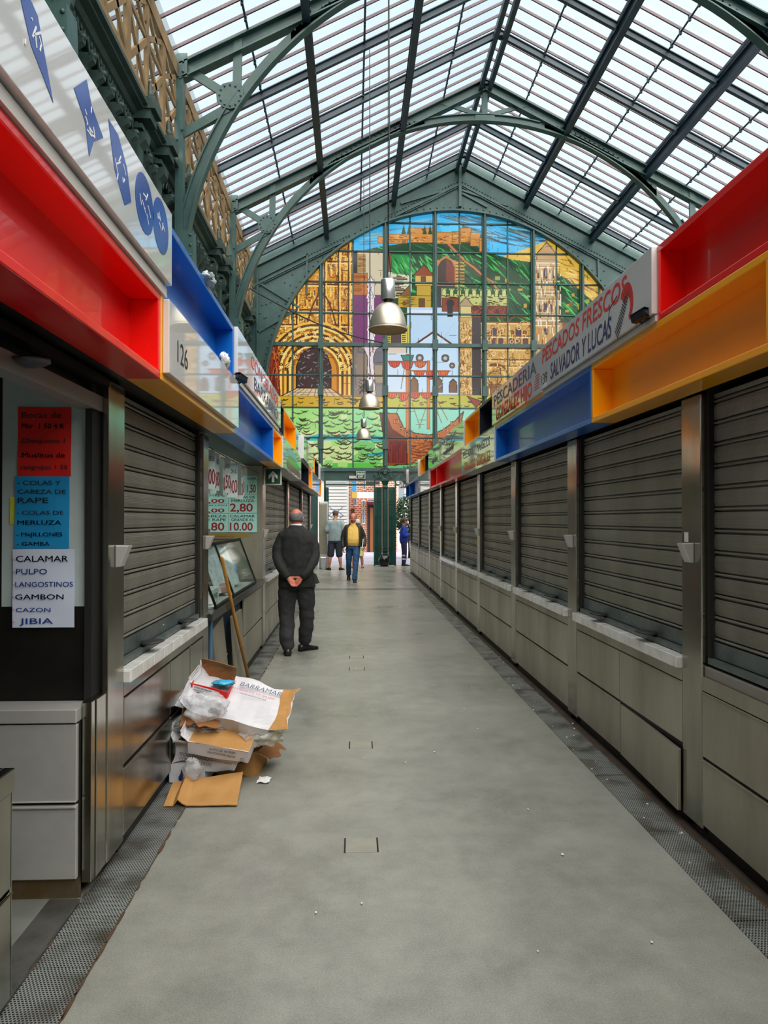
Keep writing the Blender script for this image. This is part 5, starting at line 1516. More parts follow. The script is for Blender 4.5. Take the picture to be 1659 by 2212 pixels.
# things in and on the case
t = thing('foam_box', 'white foam box with teal letters inside the glass case', 'box', (-1.27, 6.25, 0.905))
b = MB(); b.box(-1.36, -1.155, 6.12, 6.45, 0.905, 1.03); b.build('box', M['white'], t, bevel=0.01)
b = MB(); b.text('OFERTA DEL', (-1.355, 6.116, 0.985), (1, 0, 0), (0, 0, 1), 0.03, 0.19, ex=0.0); b.text('DIA', (-1.33, 6.116, 0.925), (1, 0, 0), (0, 0, 1), 0.04, 0.12, ex=0.0)
b.text('MAR', (-1.153, 6.17, 0.94), (0, 1, 0), (0, 0, 1), 0.05, 0.2, ex=0.0)
b.build('lettering', pbr('teal_print', (30, 130, 130), 0.5), t)
b = MB(Matrix.Translation((-1.32, 7.0, 0.93)) @ Matrix.Rotation(0.3, 4, 'Z')); b.box(-0.14, 0.14, -0.2, 0.2, 0, 0.07); o = b.build('package', pbr('pink_wrapper', (190, 110, 96), 0.4, 0, (214, 170, 160), 12), bevel=0.015); tag(o, 'pinkish wrapped package lying inside the glass case', 'package')
nb = MB(); rows = []
for i in range(15):
    y = 6.6 + 1.38*i/14
    rows.append([(-1.33 + 0.16*(k/5) + 0.012*math.sin(i*1.7 + k), y - 0.3*(k/5 - 0.5)*0, 1.36 - 0.40*(k/5) - 0.16*math.sin((i/14)*2.2)*(0.25) + 0.015*math.sin(i*0.9 + k*2)) for k in range(6)])
rows = [[(p[0] - 0.035, p[1], p[2]) for p in r_] for r_ in rows]
nb.sheet(rows); o = nb.build('newspaper_sheet', pbr('newsprint', (226, 226, 228), 0.7, 0, (190, 192, 198), 14, contrast=(0.5, 0.62))); tag(o, 'pale crumpled newspaper sheet behind the sloping case glass', 'newspaper')
b = MB(); b.lathe([(0.001, 0), (0.10, 0.0), (0.11, 0.012), (0.10, 0.024), (0.001, 0.024)], (0, 0, 0), 20); 
b2 = MB(Matrix.Translation((-1.36, 8.15, 1.05)) @ Matrix.Rotation(1.2, 4, 'X')); b2.lathe([(0.001, 0), (0.10, 0.0), (0.11, 0.012), (0.10, 0.024), (0.001, 0.024)], (0, 0, 0), 20)
o = b2.build('plastic_plate', pbr('blue_plastic', (70, 120, 176), 0.3)); tag(o, 'round blue plastic plate standing at the far end of the glass case', 'plate')
b = MB(); b.box(-1.75, -1.2, 8.5, 8.62, 1.40, 1.445); b.box(-1.70, -1.35, 8.495, 8.5, 1.41, 1.435); o = b.build('shelf_tray', pbr('brass_tray', (150, 124, 60), 0.45, 0.3)); tag(o, 'brown tray on a shelf under the green price cards', 'tray')
# partition with price cards
t = thing('partition_panel', 'grey steel partition behind the glass case, covered in price cards', 'panel', (-1.6, 9.03, 0.885))
b = MB(); b.box(-2.9, -1.10, 9.02, 9.06, 0.885, 2.6); b.build('panel', M['steel_panel'], t)
def price_card(x0, x1, z0, z1, lab, top, price, top2=None, small=None):
    t = thing('price_card', lab, 'price card', ((x0+x1)/2, 9.01, z0))
    b = MB(); b.box(x0, x1, 9.012, 9.02, z0, z1); b.build('card', M['price'], t)
    W = x1 - x0; H_ = z1 - z0
    b = MB()
    b.text(top, (x0 + 0.012, 9.0115, z0 + H_*0.80), (1, 0, 0), (0, 0, 1), H_*0.13, W*0.9, 0, 0.01, ex=0)
    if top2: b.text(top2, (x0 + 0.03, 9.0115, z0 + H_*0.60), (1, 0, 0), (0, 0, 1), H_*0.15, W*0.82, 0, 0.01, ex=0)
    b.build('lettering', M['ink'], t)
    b = MB(); b.text(price, (x0 + 0.012, 9.0115, z0 + H_*0.10), (1, 0, 0), (0, 0, 1), H_*0.42, W*0.82, 0, 0.02, ex=0); b.build('price', M['ink_dred'], t)
price_card(-1.50, -1.165, 1.45, 1.675, 'price card reading calamar grande 10.00, lower right on the partition', 'CALAMAR', '10.00', 'GRANDE XL')
price_card(-1.50, -1.165, 1.68, 1.905, 'price card reading colitas de merluza 2,80, above the calamar card', 'COLITAS DE', '2,80', 'MERLUZA')
price_card(-1.84, -1.505, 1.45, 1.675, 'price card reading cabeza de rape 5,80, lower left on the partition', 'CABEZA', '5,80', 'DE RAPE')
price_card(-1.84, -1.505, 1.68, 1.79, 'price card reading mejillon 6,00, above the cabeza card', 'MEJILLON', '6,00')
price_card(-1.84, -1.505, 1.795, 1.905, 'price card reading almejas 6,00, upper of the two 6,00 cards', 'ALMEJAS', '6,00')
price_card(-1.84, -1.505, 1.91, 2.13, 'price card ending in 80, top left on the partition', 'GAMBAS', '4,80')
price_card(-1.50, -1.30, 1.91, 2.13, 'price card half hidden by the hanging sleeves, top middle of the partition', 'SEPIA', '7,50')
price_card(-1.295, -1.165, 1.91, 2.13, 'narrow price card at the top right edge of the partition', 'SAR', '1,50')
b = MB(); b.tube([(-1.13, 5.72, 2.17), (-1.13, 7.4, 2.15), (-1.13, 9.0, 2.16)], 0.004, 5); o = b.build('string', M['wire']); tag(o, 'thin string stretched under the blue box for the plastic price sleeves', 'string')
rng = random.Random(14)
for k in range(13):
    y = 5.76 + 0.155*k
    t = thing('price_sleeve', 'clear plastic price sleeve with red figures hanging from the cord', 'price sleeve', (-1.13, y + 0.1, 1.84), 'plastic price sleeves on the cord')
    a = rng.uniform(-0.6, 0.9); dz = rng.uniform(-0.03, 0.03); wd = 0.17
    m4 = Matrix.Translation((-1.13, y + 0.08, 1.83 + dz)) @ Matrix.Rotation(PI/2 + a, 4, 'Z')
    b = MB(m4); b.box(-wd/2, wd/2, -0.001, 0.001, 0, 0.31); b.build('sleeve', pbr('sleeve_card', (188, 206, 200), 0.2) if k == 0 else bpy.data.materials['sleeve_card'], t)
    b = MB(m4); b.text(rng.choice(['5,00', '8,90', '6,50', '3,80', '7,00']), (-wd/2 + 0.02, -0.003, 0.04), (1, 0, 0), (0, 0, 1), 0.12, wd*0.85, 0, 0.01, ex=0); b.build('price', M['ink_dred'], t)
    b = MB(m4); b.text(rng.choice(['GAMBA', 'BOQUERON', 'SALMON', 'JUREL']), (-wd/2 + 0.02, -0.003, 0.22), (1, 0, 0), (0, 0, 1), 0.04, wd*0.8, 0, 0.0, ex=0); b.build('lettering', M['ink'], t)
# broom handle
t = thing('broom_stick', 'yellow-brown wooden broom stick leaning on the open fish stall', 'stick', (-1.0, 7.2, 0))
b = MB(); b.tube([(-0.985, 7.18, 0.0), (-1.035, 6.63, 0.66), (-1.075, 6.12, 1.285), (-1.076, 6.11, 1.297)], [0.016, 0.016, 0.015, 0.008], 12); b.build('stick', M['broom'], t)

# ------------------------------------------------------------------ pendant lamps
def lamp(x, y, z, lab):
    t = thing('pendant_lamp', lab, 'lamp', (x, y, z))
    b = MB()
    out_ = [(0.243, 0.0), (0.248, 0.012), (0.244, 0.05), (0.238, 0.10), (0.222, 0.17), (0.195, 0.24), (0.160, 0.295), (0.118, 0.335), (0.085, 0.352), (0.07, 0.356)]
    b.lathe(out_, (x, y, z), 40, caps=False)
    b.lathe([(0.252, 0.0), (0.254, 0.008), (0.250, 0.018), (0.244, 0.010), (0.243, 0.0)], (x, y, z), 40, caps=False)
    b.build('lamp_shade', M['alu'], t)
    b = MB(); b.lathe([(r_ - 0.006, zz + 0.002) for r_, zz in out_], (x, y, z), 40, caps=False); b.build('shade_lining', M['cream'], t)
    b = MB(); b.lathe([(0.03, 0.20), (0.045, 0.15), (0.05, 0.10), (0.03, 0.05), (0.005, 0.04)], (x, y, z), 16); b.build('bulb', M['cream'], t)
    b = MB(); b.lathe([(0.07, 0.354), (0.055, 0.375), (0.055, 0.395), (0.085, 0.40)], (x, y, z), 24, caps=False); b.build('collar', M['black'], t)
    b = MB(); b.lathe([(0.0905, 0.40), (0.0935, 0.405), (0.0935, 0.655), (0.09, 0.665), (0.02, 0.668)], (x, y, z), 32); b.build('gear_housing', M['alu_bright'], t)
    b = MB(); b.tube([(x, y, z + 0.66), (x, y, z + 0.74)], 0.012, 8); top = zr(x) - 0.06
    b.tube([(x, y, z + 0.70), (x + 0.004, y, (z + top)/2), (x, y, top)], 0.0055, 6)
    b.tube([(x + 0.02, y, z + 0.66), (x + 0.035, y, z + 0.80), (x + 0.01, y, z + 1.02), (x + 0.004, y, z + 1.3), (x + 0.02, y, z + 2.6), (x + 0.006, y, top)], 0.008, 6)
    b.build('suspension_cable', M['wire'], t)
lamp(0.455, 9.70, 4.09, 'largest bell-shaped metal lamp, hanging nearest over the aisle')
lamp(0.375, 17.2, 4.18, 'middle bell-shaped metal lamp hanging over the aisle')
lamp(0.335, 24.0, 4.21, 'smallest bell-shaped metal lamp, hanging close to the stained glass')
# tension cable from the far truss foot to a window bar
b = MB(); pts = []
p, q = Vector((-2.95, 21.2, 8.2)), Vector((ux(832), YE - 0.12, vz(742)))
for i in range(13):
    k = i/12; v = p.lerp(q, k); v.z -= 0.25*math.sin(PI*k); pts.append(tuple(v))
b.tube(pts, 0.02, 6); o = b.build('sagging_cable', M['wire']); tag(o, 'dark cable sagging from the left truss foot to a window bar', 'cable')

# ------------------------------------------------------------------ gate at the end of the aisle
GX0 = 1.11
t = thing('gate_pillar', 'dark green cast iron gate pillar with a scrolled crest', 'pillar', (GX0, 25.9, 0))
b = MB(); b.box(GX0 - 0.10, GX0 + 0.10, 25.80, 25.95, 0.0, 2.74); b.box(GX0 - 0.045, GX0 + 0.045, 25.76, 25.81, 0.55, 2.7)
for zz in (0.40, 0.50, 0.60): b.box(GX0 - 0.105, GX0 + 0.105, 25.76, 25.81, zz, zz + 0.03)
b.build('shaft', M['gate_green'], t, bevel=0.008)
b = MB(); b.box(GX0 - 0.11, GX0 + 0.11, 25.74, 25.95, 0.0, 0.36); b.build('base', M['gate_green'], t, bevel=0.01)
b = MB(); b.loft([[(GX0 - w_, 25.78 - d_, z), (GX0 + w_, 25.78 - d_, z), (GX0 + w_, 25.95, z), (GX0 - w_, 25.95, z)] for z, w_, d_ in ((2.50, 0.06, 0.0), (2.66, 0.065, 0.02), (2.74, 0.10, 0.06), (2.80, 0.08, 0.05), (2.92, 0.12, 0.10), (2.96, 0.16, 0.14), (3.02, 0.16, 0.14))], smooth=False)
b.build('capital', M['gate_green'], t)
b = MB(); cz = 3.22
for rr, tr in ((0.20, 0.028), (0.145, 0.02)): b.tube([(GX0 + rr*math.cos(a), 25.72, cz + rr*math.sin(a)) for a in [2*PI*i/24 for i in range(25)]], tr, 6)
for sg in (-1, 1):
    b.tube([(GX0 + sg*(0.20 + 0.16*k), 25.72, cz - 0.10 - 0.05*math.sin(k*4)) for k in [i/8 for i in range(9)]], 0.025, 6)
    b.tube([(GX0 + sg*(0.33 + (0.07 - 0.06*k)*math.cos(k*9)), 25.72, cz - 0.09 + (0.07 - 0.06*k)*math.sin(k*9)) for k in [i/14 for i in range(15)]], 0.02, 5)
    b.tube([(GX0 + sg*(0.02 + (0.10 - 0.07*k)*math.cos(k*7)), 25.71, cz + 0.02 + (0.09 - 0.07*k)*math.sin(k*7)) for k in [i/14 for i in range(15)]], 0.018, 5)
b.prism([(GX0 - 0.05, cz), (GX0 + 0.05, cz), (GX0, cz + 0.14)], 'y', 25.70, 25.74); b.ball((GX0, 25.72, cz + 0.26), (0.05, 0.04, 0.07), 8, 6); b.box(GX0 - 0.03, GX0 + 0.03, 25.72, 25.8, cz + 0.2, cz + 0.5)
b.build('crest', M['green_dark'], t)
def leaf(x, y, rot, lab, wd=0.20, h=2.74):
    t = thing('gate_leaf', lab, 'gate', (x, y, 0), 'folded gate leaves')
    m4 = Matrix.Translation((x, y, 0)) @ Matrix.Rotation(rot, 4, 'Z')
    b = MB(m4); b.box(-wd/2, wd/2, -0.02, 0.02, 0.02, h); b.build('board', M['gate_green'], t, bevel=0.004)
    b = MB(m4)
    zs = [0.10, 0.62, 1.18, 1.72, 2.22, h - 0.06]
    for a, c in zip(zs[:-1], zs[1:]):
        for xx in (-wd*0.40, wd*0.36): b.box(xx - 0.008, xx + 0.012, -0.034, -0.02, a, c - 0.05)
        b.box(-wd*0.36, wd*0.36, -0.034, -0.02, c - 0.075, c - 0.05); b.box(-wd*0.36, wd*0.36, -0.034, -0.02, a, a + 0.02)
    b.build('moulding', M['gate_green'], t)
leaf(0.80, 25.86, 0.15, 'dark green panelled gate leaf folded against the left of the crested pillar', 0.15)
leaf(0.925, 25.84, -0.15, 'dark green panelled gate leaf folded against the left of the crested pillar', 0.15)
leaf(1.295, 25.84, 0.15, 'dark green panelled gate leaf folded against the right of the crested pillar', 0.15)
leaf(1.42, 25.86, -0.15, 'dark green panelled gate leaf folded against the right of the crested pillar', 0.15)
bpy.context.view_layer.update()
leaf(-0.93, 25.95, 0.9, 'dark green gate leaf folded at the left jamb, behind the steel cabinet', 0.18)
t = thing('door_1', None, None, (0, 25.95, 0)); t['kind'] = 'structure'
b = MB()
for x0, x1 in ((-1.02, -0.96), (0.72, 0.77), (1.45, 1.50), (2.9, 3.0)): b.box(x0, x1, 25.92, 26.0, 0, 3.0)
for x0, x1 in ((-1.0, 0.75), (1.47, 3.0)): b.box(x0, x1, 25.93, 25.99, 2.80, 2.86); b.box(x0, x1, 25.95, 25.97, 2.92, 2.935)
b.build('door_frame', M['gate_green'], t)
t = thing('exit_sign', 'green lit-style exit sign with white words on the beam over the gate', 'sign', (0.27, 25.9, 3.06))
b = MB(); b.box(0.10, 0.42, 25.88, 26.03, 3.03, 3.30); b.build('frame', M['sign_edge'], t)
b = MB(); b.box(0.12, 0.40, 25.872, 25.88, 3.05, 3.28); b.build('face_panel', M['sign_green'], t)
b = MB(); b.text('SALIDA', (0.26, 25.870, 3.18), (1, 0, 0), (0, 0, 1), 0.07, 0.24, bold=0.02, ex=0, align='C'); b.text('EXIT', (0.26, 25.870, 3.075), (1, 0, 0), (0, 0, 1), 0.07, 0.17, bold=0.02, ex=0, align='C'); b.build('lettering', M['white'], t)
b = MB(); b.box(-0.14, 0.10, 25.92, 26.03, 3.05, 3.14); o = b.build('emergency_light', M['sign_edge']); tag(o, 'small white emergency light beside the exit sign', 'light')
# steel cabinet and bin
t = thing('steel_cabinet', 'tall narrow steel cabinet standing at the end of the left stalls', 'cabinet', (-0.97, 24.4, 0))
b = MB(); b.box(-1.12, -0.83, 24.3, 24.7, 0.0, 2.2); b.build('body', M['steel_light'], t, bevel=0.03)
b = MB(); b.box(-1.10, -0.86, 24.285, 24.3, 0.50, 2.12); b.build('door', M['steel_panel'], t, bevel=0.006)
t = thing('waste_bin', 'small tapered steel bin at the foot of the tall cabinet', 'bin', (-0.97, 24.1, 0))
b = MB(); b.loft([[( -0.965 + sx_*w_, 24.12 + sy_*w_*0.8, z) for sx_, sy_ in ((-1, -1), (1, -1), (1, 1), (-1, 1))] for z, w_ in ((0.0, 0.07), (0.38, 0.105), (0.40, 0.10))], smooth=False); b.build('bin', M['alu_bright'], t, bevel=0.015)
crumple((1.06, 25.45, 0.19), (0.20, 0.17, 0.22), 3, 'bin_bag', M['binbag'], 'black bin bag slumped against the green gate pillar', 'bag', 0.22, 22, 14, 2.5)

# ------------------------------------------------------------------ street outside
t = thing('building', 'white rendered wall with a roller door and scribbled graffiti outside', 'building', (-2.2, 36, 0))
b = MB(); b.box(-6.5, -0.22, 36, 41, 0, 9); b.build('wall', M['plaster'], t)
b = MB()
for k in range(26): b.box(-1.35, -0.30, 35.94, 36.0, 0.2 + k*0.16, 0.32 + k*0.16)
b.build('roller_door', M['street_white'], t)
b = MB(); rng = random.Random(2)
for cx_, cz_, sc_ in ((-1.05, 1.95, 0.28), (-0.62, 1.95, 0.28), (-0.7, 1.15, 0.4)):
    ps = [(cx_ + sc_*0.6*math.sin(k*1.1 + cx_*7), 35.945, cz_ + sc_*(1 - k*0.28) + 0.05*math.cos(k*2)) for k in range(8)]
    b.tube(ps, 0.022, 5)
b.tube([(-0.98, 35.945, 1.5), (-0.75, 35.945, 1.25), (-0.55, 35.945, 0.9), (-0.5, 35.945, 0.5)], 0.02, 5)
b.build('graffiti', pbr('slate_spray_paint', (90, 110, 140), 0.7), t)
t = thing('building', 'red brick building with arched shop front outside the gate', 'building', (1, 45, 0))
p0, p1 = Vector((-0.22, 37, 0)), Vector((2.6, 62, 0)); dv = (p1 - p0).normalized(); nv = Vector((-dv.y, dv.x, 0))
mb4 = Matrix((( dv.x, -nv.x, 0, p0.x), (dv.y, -nv.y, 0, p0.y), (0, 0, 1, 0), (0, 0, 0, 1)))
b = MB(); b.box(-0.20, 2.2, 37.0, 44, 0, 11); b.build('wall', M['brick'], t)
for k, (x, z0, z1, w_) in enumerate(((0.10, 2.3, 3.9, 0.16), (0.52, 1.4, 2.6, 0.14), (0.55, 3.1, 4.4, 0.14))):
    b = MB(); b.box(x - w_/2, x + w_/2, 36.93, 36.985, z0, z1); f_ = b.build('window', M['white'], t)
    b = MB(); b.box(x - w_/2 + 0.02, x + w_/2 - 0.02, 36.92, 36.93, z0 + 0.05, z1 - 0.05); b.build('pane', pbr('grey_window', (120, 130, 140), 0.2) if k == 0 else bpy.data.materials['grey_window'], f_)
b = MB(); b.box(-0.12, 0.06, 36.92, 36.985, 0, 2.15); b.build('doorway', pbr('brown_door', (76, 50, 44), 0.6), t)
b = MB(); b.box(0.70, 1.30, 36.90, 36.985, 0, 2.35); b.build('doorway', pbr('dark_doorway', (40, 28, 28), 0.6), t)
b = MB(); b.box(0.84, 0.98, 36.86, 36.90, 0, 2.2); b.build('door', pbr('orange_brown_door', (140, 84, 50), 0.5), t)
b = MB(); b.box(0.68, 1.4, 36.7, 36.95, 2.36, 2.55); b.build('awning', pbr('maroon_awning', (120, 40, 46), 0.6), t)
b = MB(); b.tube([(0.36, 36.9, 0.9), (0.36, 36.9, 1.9), (0.62, 36.9, 2.4)], 0.03, 6); b.build('drainpipe', pbr('tan_pipe', (206, 160, 110), 0.5), t)
b = MB(); b.box(0.62, 1.3, 36.6, 36.8, 3.35, 3.5); b.build('canopy', M['wire'], t)
t = thing('hanging_sign', 'blue banner sign on the brick building outside', 'sign', (0.03, 36.6, 3.0))
b = MB(); b.box(-0.05, 0.15, 36.55, 36.6, 2.85, 3.55); b.box(0.04, 0.06, 36.6, 37.0, 3.2, 3.24); b.build('panel', pbr('sky_blue_sign', (60, 150, 220), 0.4), t)
t = thing('hanging_sign', 'white and ochre box sign projecting over the street outside', 'sign', (0.5, 36.4, 2.65))
b = MB(); b.box(0.20, 1.18, 36.2, 36.5, 2.66, 2.96); b.box(0.6, 0.64, 36.5, 37.0, 2.8, 2.84); b.build('box', M['white'], t)
b = MB(); b.box(-0.06, 0.20, 36.2, 36.5, 2.66, 2.96); b.build('end_panel', pbr('ochre_sign', (196, 156, 70), 0.5), t)
b = MB(); b.box(0.70, 1.3, 36.66, 36.705, 2.50, 2.64); o = b.build('shop_board', M['white']); tag(o, 'narrow white shop board with dark letters above the doorway outside', 'sign')
b = MB(); b.text('AMBIENTE', (0.74, 36.655, 2.53), (1, 0, 0), (0, 0, 1), 0.08, 0.5, bold=0.02, ex=0); b.build('lettering', M['ink'], o)
t = thing('building', 'pale apartment block with balconies behind the street tree', 'building', (4, 52, 0))
b = MB(); b.box(2.6, 9, 52, 58, 0, 14); b.build('wall', M['plaster'], t)
for k in range(3):
    for q_ in range(3):
        b = MB(); b.box(3.2 + q_*0.8, 3.6 + q_*0.8, 51.95, 52, 2.6 + k*2.2, 4.0 + k*2.2); f_ = b.build('window', bpy.data.materials['grey_window'], t)
        b = MB(); b.box(3.1 + q_*0.8, 3.7 + q_*0.8, 51.6, 51.95, 2.5 + k*2.2, 2.6 + k*2.2); b.build('balcony', M['sign_edge'], t)
t = thing('tree', 'bushy green street tree outside beside the gate', 'tree', (2.35, 31, 0))
rng = random.Random(8)
b = MB(); b.tube([(2.35, 31, 0), (2.33, 31, 0.8), (2.38, 31.02, 1.8)], [0.06, 0.05, 0.03], 8)
for k in range(6): b.tube([(2.35, 31, 0.8 + 0.15*k), (2.35 + rng.uniform(-.5, .5), 31 + rng.uniform(-.5, .5), 1.5 + rng.uniform(0, .8))], [0.025, 0.008], 5)
b.build('trunk', M['bark'], t)
b = MB()
for k in range(2600):
    a = rng.uniform(0, 2*PI); h = rng.uniform(-1, 1); rr = rng.uniform(0.45, 1.0) ** 0.5 * (0.72 + 0.2*noise.noise(Vector((math.cos(a)*2, math.sin(a)*2, h*3))))
    s_ = math.sqrt(1 - h*h); c_ = Vector((2.38 + rr*s_*math.cos(a), 31 + rr*s_*math.sin(a), 1.72 + rr*h*1.28))
    u = Vector((rng.uniform(-1, 1), rng.uniform(-1, 1), rng.uniform(-1, 1))).normalized(); v = u.orthogonal().normalized()
    l_ = rng.uniform(0.05, 0.09); w_ = l_*0.42
    b.add([c_ - u*l_, c_ + v*w_, c_ + u*l_, c_ - v*w_], [(0, 1, 2, 3)])
b.build('crown', M['foliage'], t)

# ------------------------------------------------------------------ heap of cartons and plastic
def carton(name, lab, size, m4, mats, seed, crush=0.02, open_top=True, nu=9, sc=6.0, top_mat=None, cat='carton'):
    Lx, Ly, Lz = size
    t = thing(name, lab, cat, tuple(m4.translation))
    off = Vector((seed*7.3, seed*2.9, seed*5.1))
    def dsp(p):
        v = Vector(p)
        return v + Vector((noise.noise(v*sc + off), noise.noise(v*sc + off + Vector((9, 0, 0))), noise.noise(v*sc + off + Vector((0, 9, 0)))))*crush*2
    b = MB(m4)
    def face(o_, u, v):
        o_ = Vector(o_); u = Vector(u); v = Vector(v)
        b.sheet([[tuple(dsp(o_ + u*(i/nu) + v*(j/nu))) for i in range(nu + 1)] for j in range(nu + 1)], smooth=False)
    x, y, z = Lx/2, Ly/2, Lz
    face((-x, -y, 0), (Lx, 0, 0), (0, 0, z)); face((x, -y, 0), (0, Ly, 0), (0, 0, z)); face((x, y, 0), (-Lx, 0, 0), (0, 0, z)); face((-x, y, 0), (0, -Ly, 0), (0, 0, z))
    face((-x, y, 0), (Lx, 0, 0), (0, -Ly, 0))
    if not open_top:
        if top_mat is not None: b.mat(2)
        face((-x, -y, z), (Lx, 0, 0), (0, Ly, 0))
    ms = list(mats) + ([top_mat] if top_mat is not None else [])
    o = b.build('box', ms, t)
    md = o.modifiers.new('thickness', 'SOLIDIFY'); md.thickness = 0.005; md.offset = -1
    if open_top: md.material_offset = 1
    t_ = dict(t=t, m=m4, dsp=dsp, size=size)
    return t_
def flap(ct, edge, length, ang, mats, seed, name='flap', nu=8, nv=5, span=(0, 1), jag=0.0):
    """hinged flap: edge in 'front','back','left','right'; ang = opening angle outward from upright"""
    Lx, Ly, Lz = ct['size']; x, y = Lx/2, Ly/2
    e = {'front': ((-x, -y, Lz), (Lx, 0, 0), (0, -1, 0)), 'back': ((-x, y, Lz), (Lx, 0, 0), (0, 1, 0)), 'left': ((-x, -y, Lz), (0, Ly, 0), (-1, 0, 0)), 'right': ((x, -y, Lz), (0, Ly, 0), (1, 0, 0))}[edge]
    o_, u, out_ = Vector(e[0]), Vector(e[1]), Vector(e[2])
    d = out_*math.sin(ang) + Vector((0, 0, 1))*math.cos(ang)
    rg = random.Random(seed)
    b = MB(ct['m']); rows = []
    for j in range(nv + 1):
        row = []
        for i in range(nu + 1):
            f_ = span[0] + (span[1] - span[0])*i/nu
            L_ = length*(1 + (rg.uniform(-jag, jag) if j == nv else 0))
            p = ct['dsp'](o_ + u*f_) + d*(L_*j/nv) + out_*0.02*math.sin(PI*j/nv)*rg.uniform(0.3, 1)
            row.append(tuple(p))
        rows.append(row)
    b.sheet(rows, smooth=False)
    o = b.build(name, mats, ct['t']); md = o.modifiers.new('thickness', 'SOLIDIFY'); md.thickness = 0.004; md.offset = 0
    if len(mats) > 1: md.material_offset = 1
    return o
def T(x, y, z, rx=0, ry=0, rz=0): return Matrix.Translation((x, y, z)) @ Matrix.Rotation(rz, 4, 'Z') @ Matrix.Rotation(ry, 4, 'Y') @ Matrix.Rotation(rx, 4, 'X')
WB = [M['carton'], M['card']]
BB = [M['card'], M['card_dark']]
# flat brown sheet at the foot of the heap
b = MB(); A, B_, C_, D_ = Vector((-1.05, 4.17, 0.012)), Vector((-0.645, 4.17, 0.012)), Vector((-0.655, 4.46, 0.098)), Vector((-1.065, 4.45, 0.045)); rows = []
for j in range(13):
    row = []
    for i in range(17):
        p = A.lerp(B_, i/16).lerp(D_.lerp(C_, i/16), j/12)
        p.z += 0.006*math.sin(i*0.8)*math.sin(j*0.5) + (0.018*(1 - (i - 4)/1.0)**1 if 3 <= i < 4 else 0) + 0.004*noise.noise(p*14)
        if i in (4,): p.z += 0.012
        p.z = max(p.z, 0.011)
        row.append(tuple(p))
    rows.append(row)
b.sheet(rows, smooth=False); o = b.build('cardboard_sheet', M['card'], solid=0.006); tag(o, 'flat piece of brown cardboard on the floor before the rubbish heap', 'cardboard')
c = carton('small_box', 'small white box with a blue flame mark at the back of the heap', (0.22, 0.18, 0.11), T(-0.99, 4.62, 0.012, 0, 0, -0.12), WB, 3, 0.003, False)
b = MB(c['m']); pts = [(-0.04, 0.015), (-0.022, 0.012), (-0.012, 0.032), (-0.02, 0.055), (-0.035, 0.085), (-0.038, 0.06), (-0.05, 0.04), (-0.05, 0.025)]
b.prism(pts, 'y', -0.096, -0.0955); b.build('flame_mark', M['ink_navy'], c['t'])
b = MB(c['m']); b.text('www.nuevosol.com', (0.0, -0.096, 0.082), (1, 0, 0), (0, 0, 1), 0.008, 0.09, ex=0); b.build('lettering', M['ink'], c['t'])
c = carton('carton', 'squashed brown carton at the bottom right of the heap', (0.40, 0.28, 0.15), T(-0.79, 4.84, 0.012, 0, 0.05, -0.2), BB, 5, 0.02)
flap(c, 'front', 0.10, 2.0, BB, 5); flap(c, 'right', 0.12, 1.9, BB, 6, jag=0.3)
c = carton('carton', 'crushed white carton with black expiry print, low in the heap', (0.41, 0.26, 0.13), T(-0.885, 4.66, 0.11, 0.10, 0.10, -0.10), WB, 11, 0.022)
b = MB(c['m']); b.text('FECHA ENVASADO', (-0.15, -0.150, 0.075), (1, 0, -0.08), (0, 0, 1), 0.020, 0.20, ex=0); b.text('CONSUMIR PREFE', (-0.15, -0.150, 0.045), (1, 0, -0.08), (0, 0, 1), 0.020, 0.20, ex=0); b.text('en envase "L" (numero)', (0.05, -0.152, 0.065), (1, 0, -0.08), (0, 0, 1), 0.010, 0.12, ex=0)
b.build('lettering', M['ink'], c['t'])
flap(c, 'left', 0.10, 0.5, WB, 12); flap(c, 'front', 0.05, 0.9, WB, 13, span=(0, 0.35), jag=0.3)
c = carton('carton', 'long white carton with a brown upper face and storage print', (0.37, 0.20, 0.085), T(-0.79, 4.55, 0.215, 0.34, 0.14, -0.12), [M['carton'], M['card']], 17, 0.004, False, top_mat=M['card'])
b = MB(c['m']); b.text('ANTES DE 18 MESES', (-0.05, -0.106, 0.055), (1, 0, 0), (0, 0, 1), 0.015, 0.16, ex=0); b.text('MANTENGASE Agitese', (-0.06, -0.106, 0.03), (1, 0, 0), (0, 0, 1), 0.015, 0.17, ex=0)
b.tube([(0.15 + 0.012*math.cos(a), -0.106, 0.022 + 0.012*math.sin(a)) for a in [2*PI*k/12 for k in range(13)]], 0.0012, 4); b.build('lettering', M['ink'], c['t'])
flap(c, 'left', 0.08, 0.6, WB, 18)
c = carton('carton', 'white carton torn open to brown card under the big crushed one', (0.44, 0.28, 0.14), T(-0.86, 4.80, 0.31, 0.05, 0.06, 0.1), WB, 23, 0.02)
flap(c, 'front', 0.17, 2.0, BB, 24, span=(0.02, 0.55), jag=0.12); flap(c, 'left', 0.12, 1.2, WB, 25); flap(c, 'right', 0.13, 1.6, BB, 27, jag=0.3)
b = None
BM = T(-0.735, 4.71, 0.405, 0.62, 0.26, -0.06)
c = carton('carton', 'big crushed white carton with a grey printed name, top of the heap', (0.50, 0.34, 0.11), BM, WB, 31, 0.016, False)
b = MB(BM); b.text('BARRAMAR', (-0.02, 0.085, 0.126), (1, 0, 0), (0, 1, 0), 0.034, 0.27, shear=0.2, ex=0.004); b.build('lettering', M['ink_grey'], c['t'])
b = MB(BM); b.text('ALMEJAS DE LA BAHIA', (-0.06, 0.05, 0.126), (1, 0, 0), (0, 1, 0), 0.011, 0.28, ex=0.004); b.build('red_lettering', M['ink_red'], c['t'])
b = MB(BM); b.text('www.barramar.es', (0.0, 0.025, 0.126), (1, 0, 0), (0, 1, 0), 0.011, 0.17, ex=0.004)
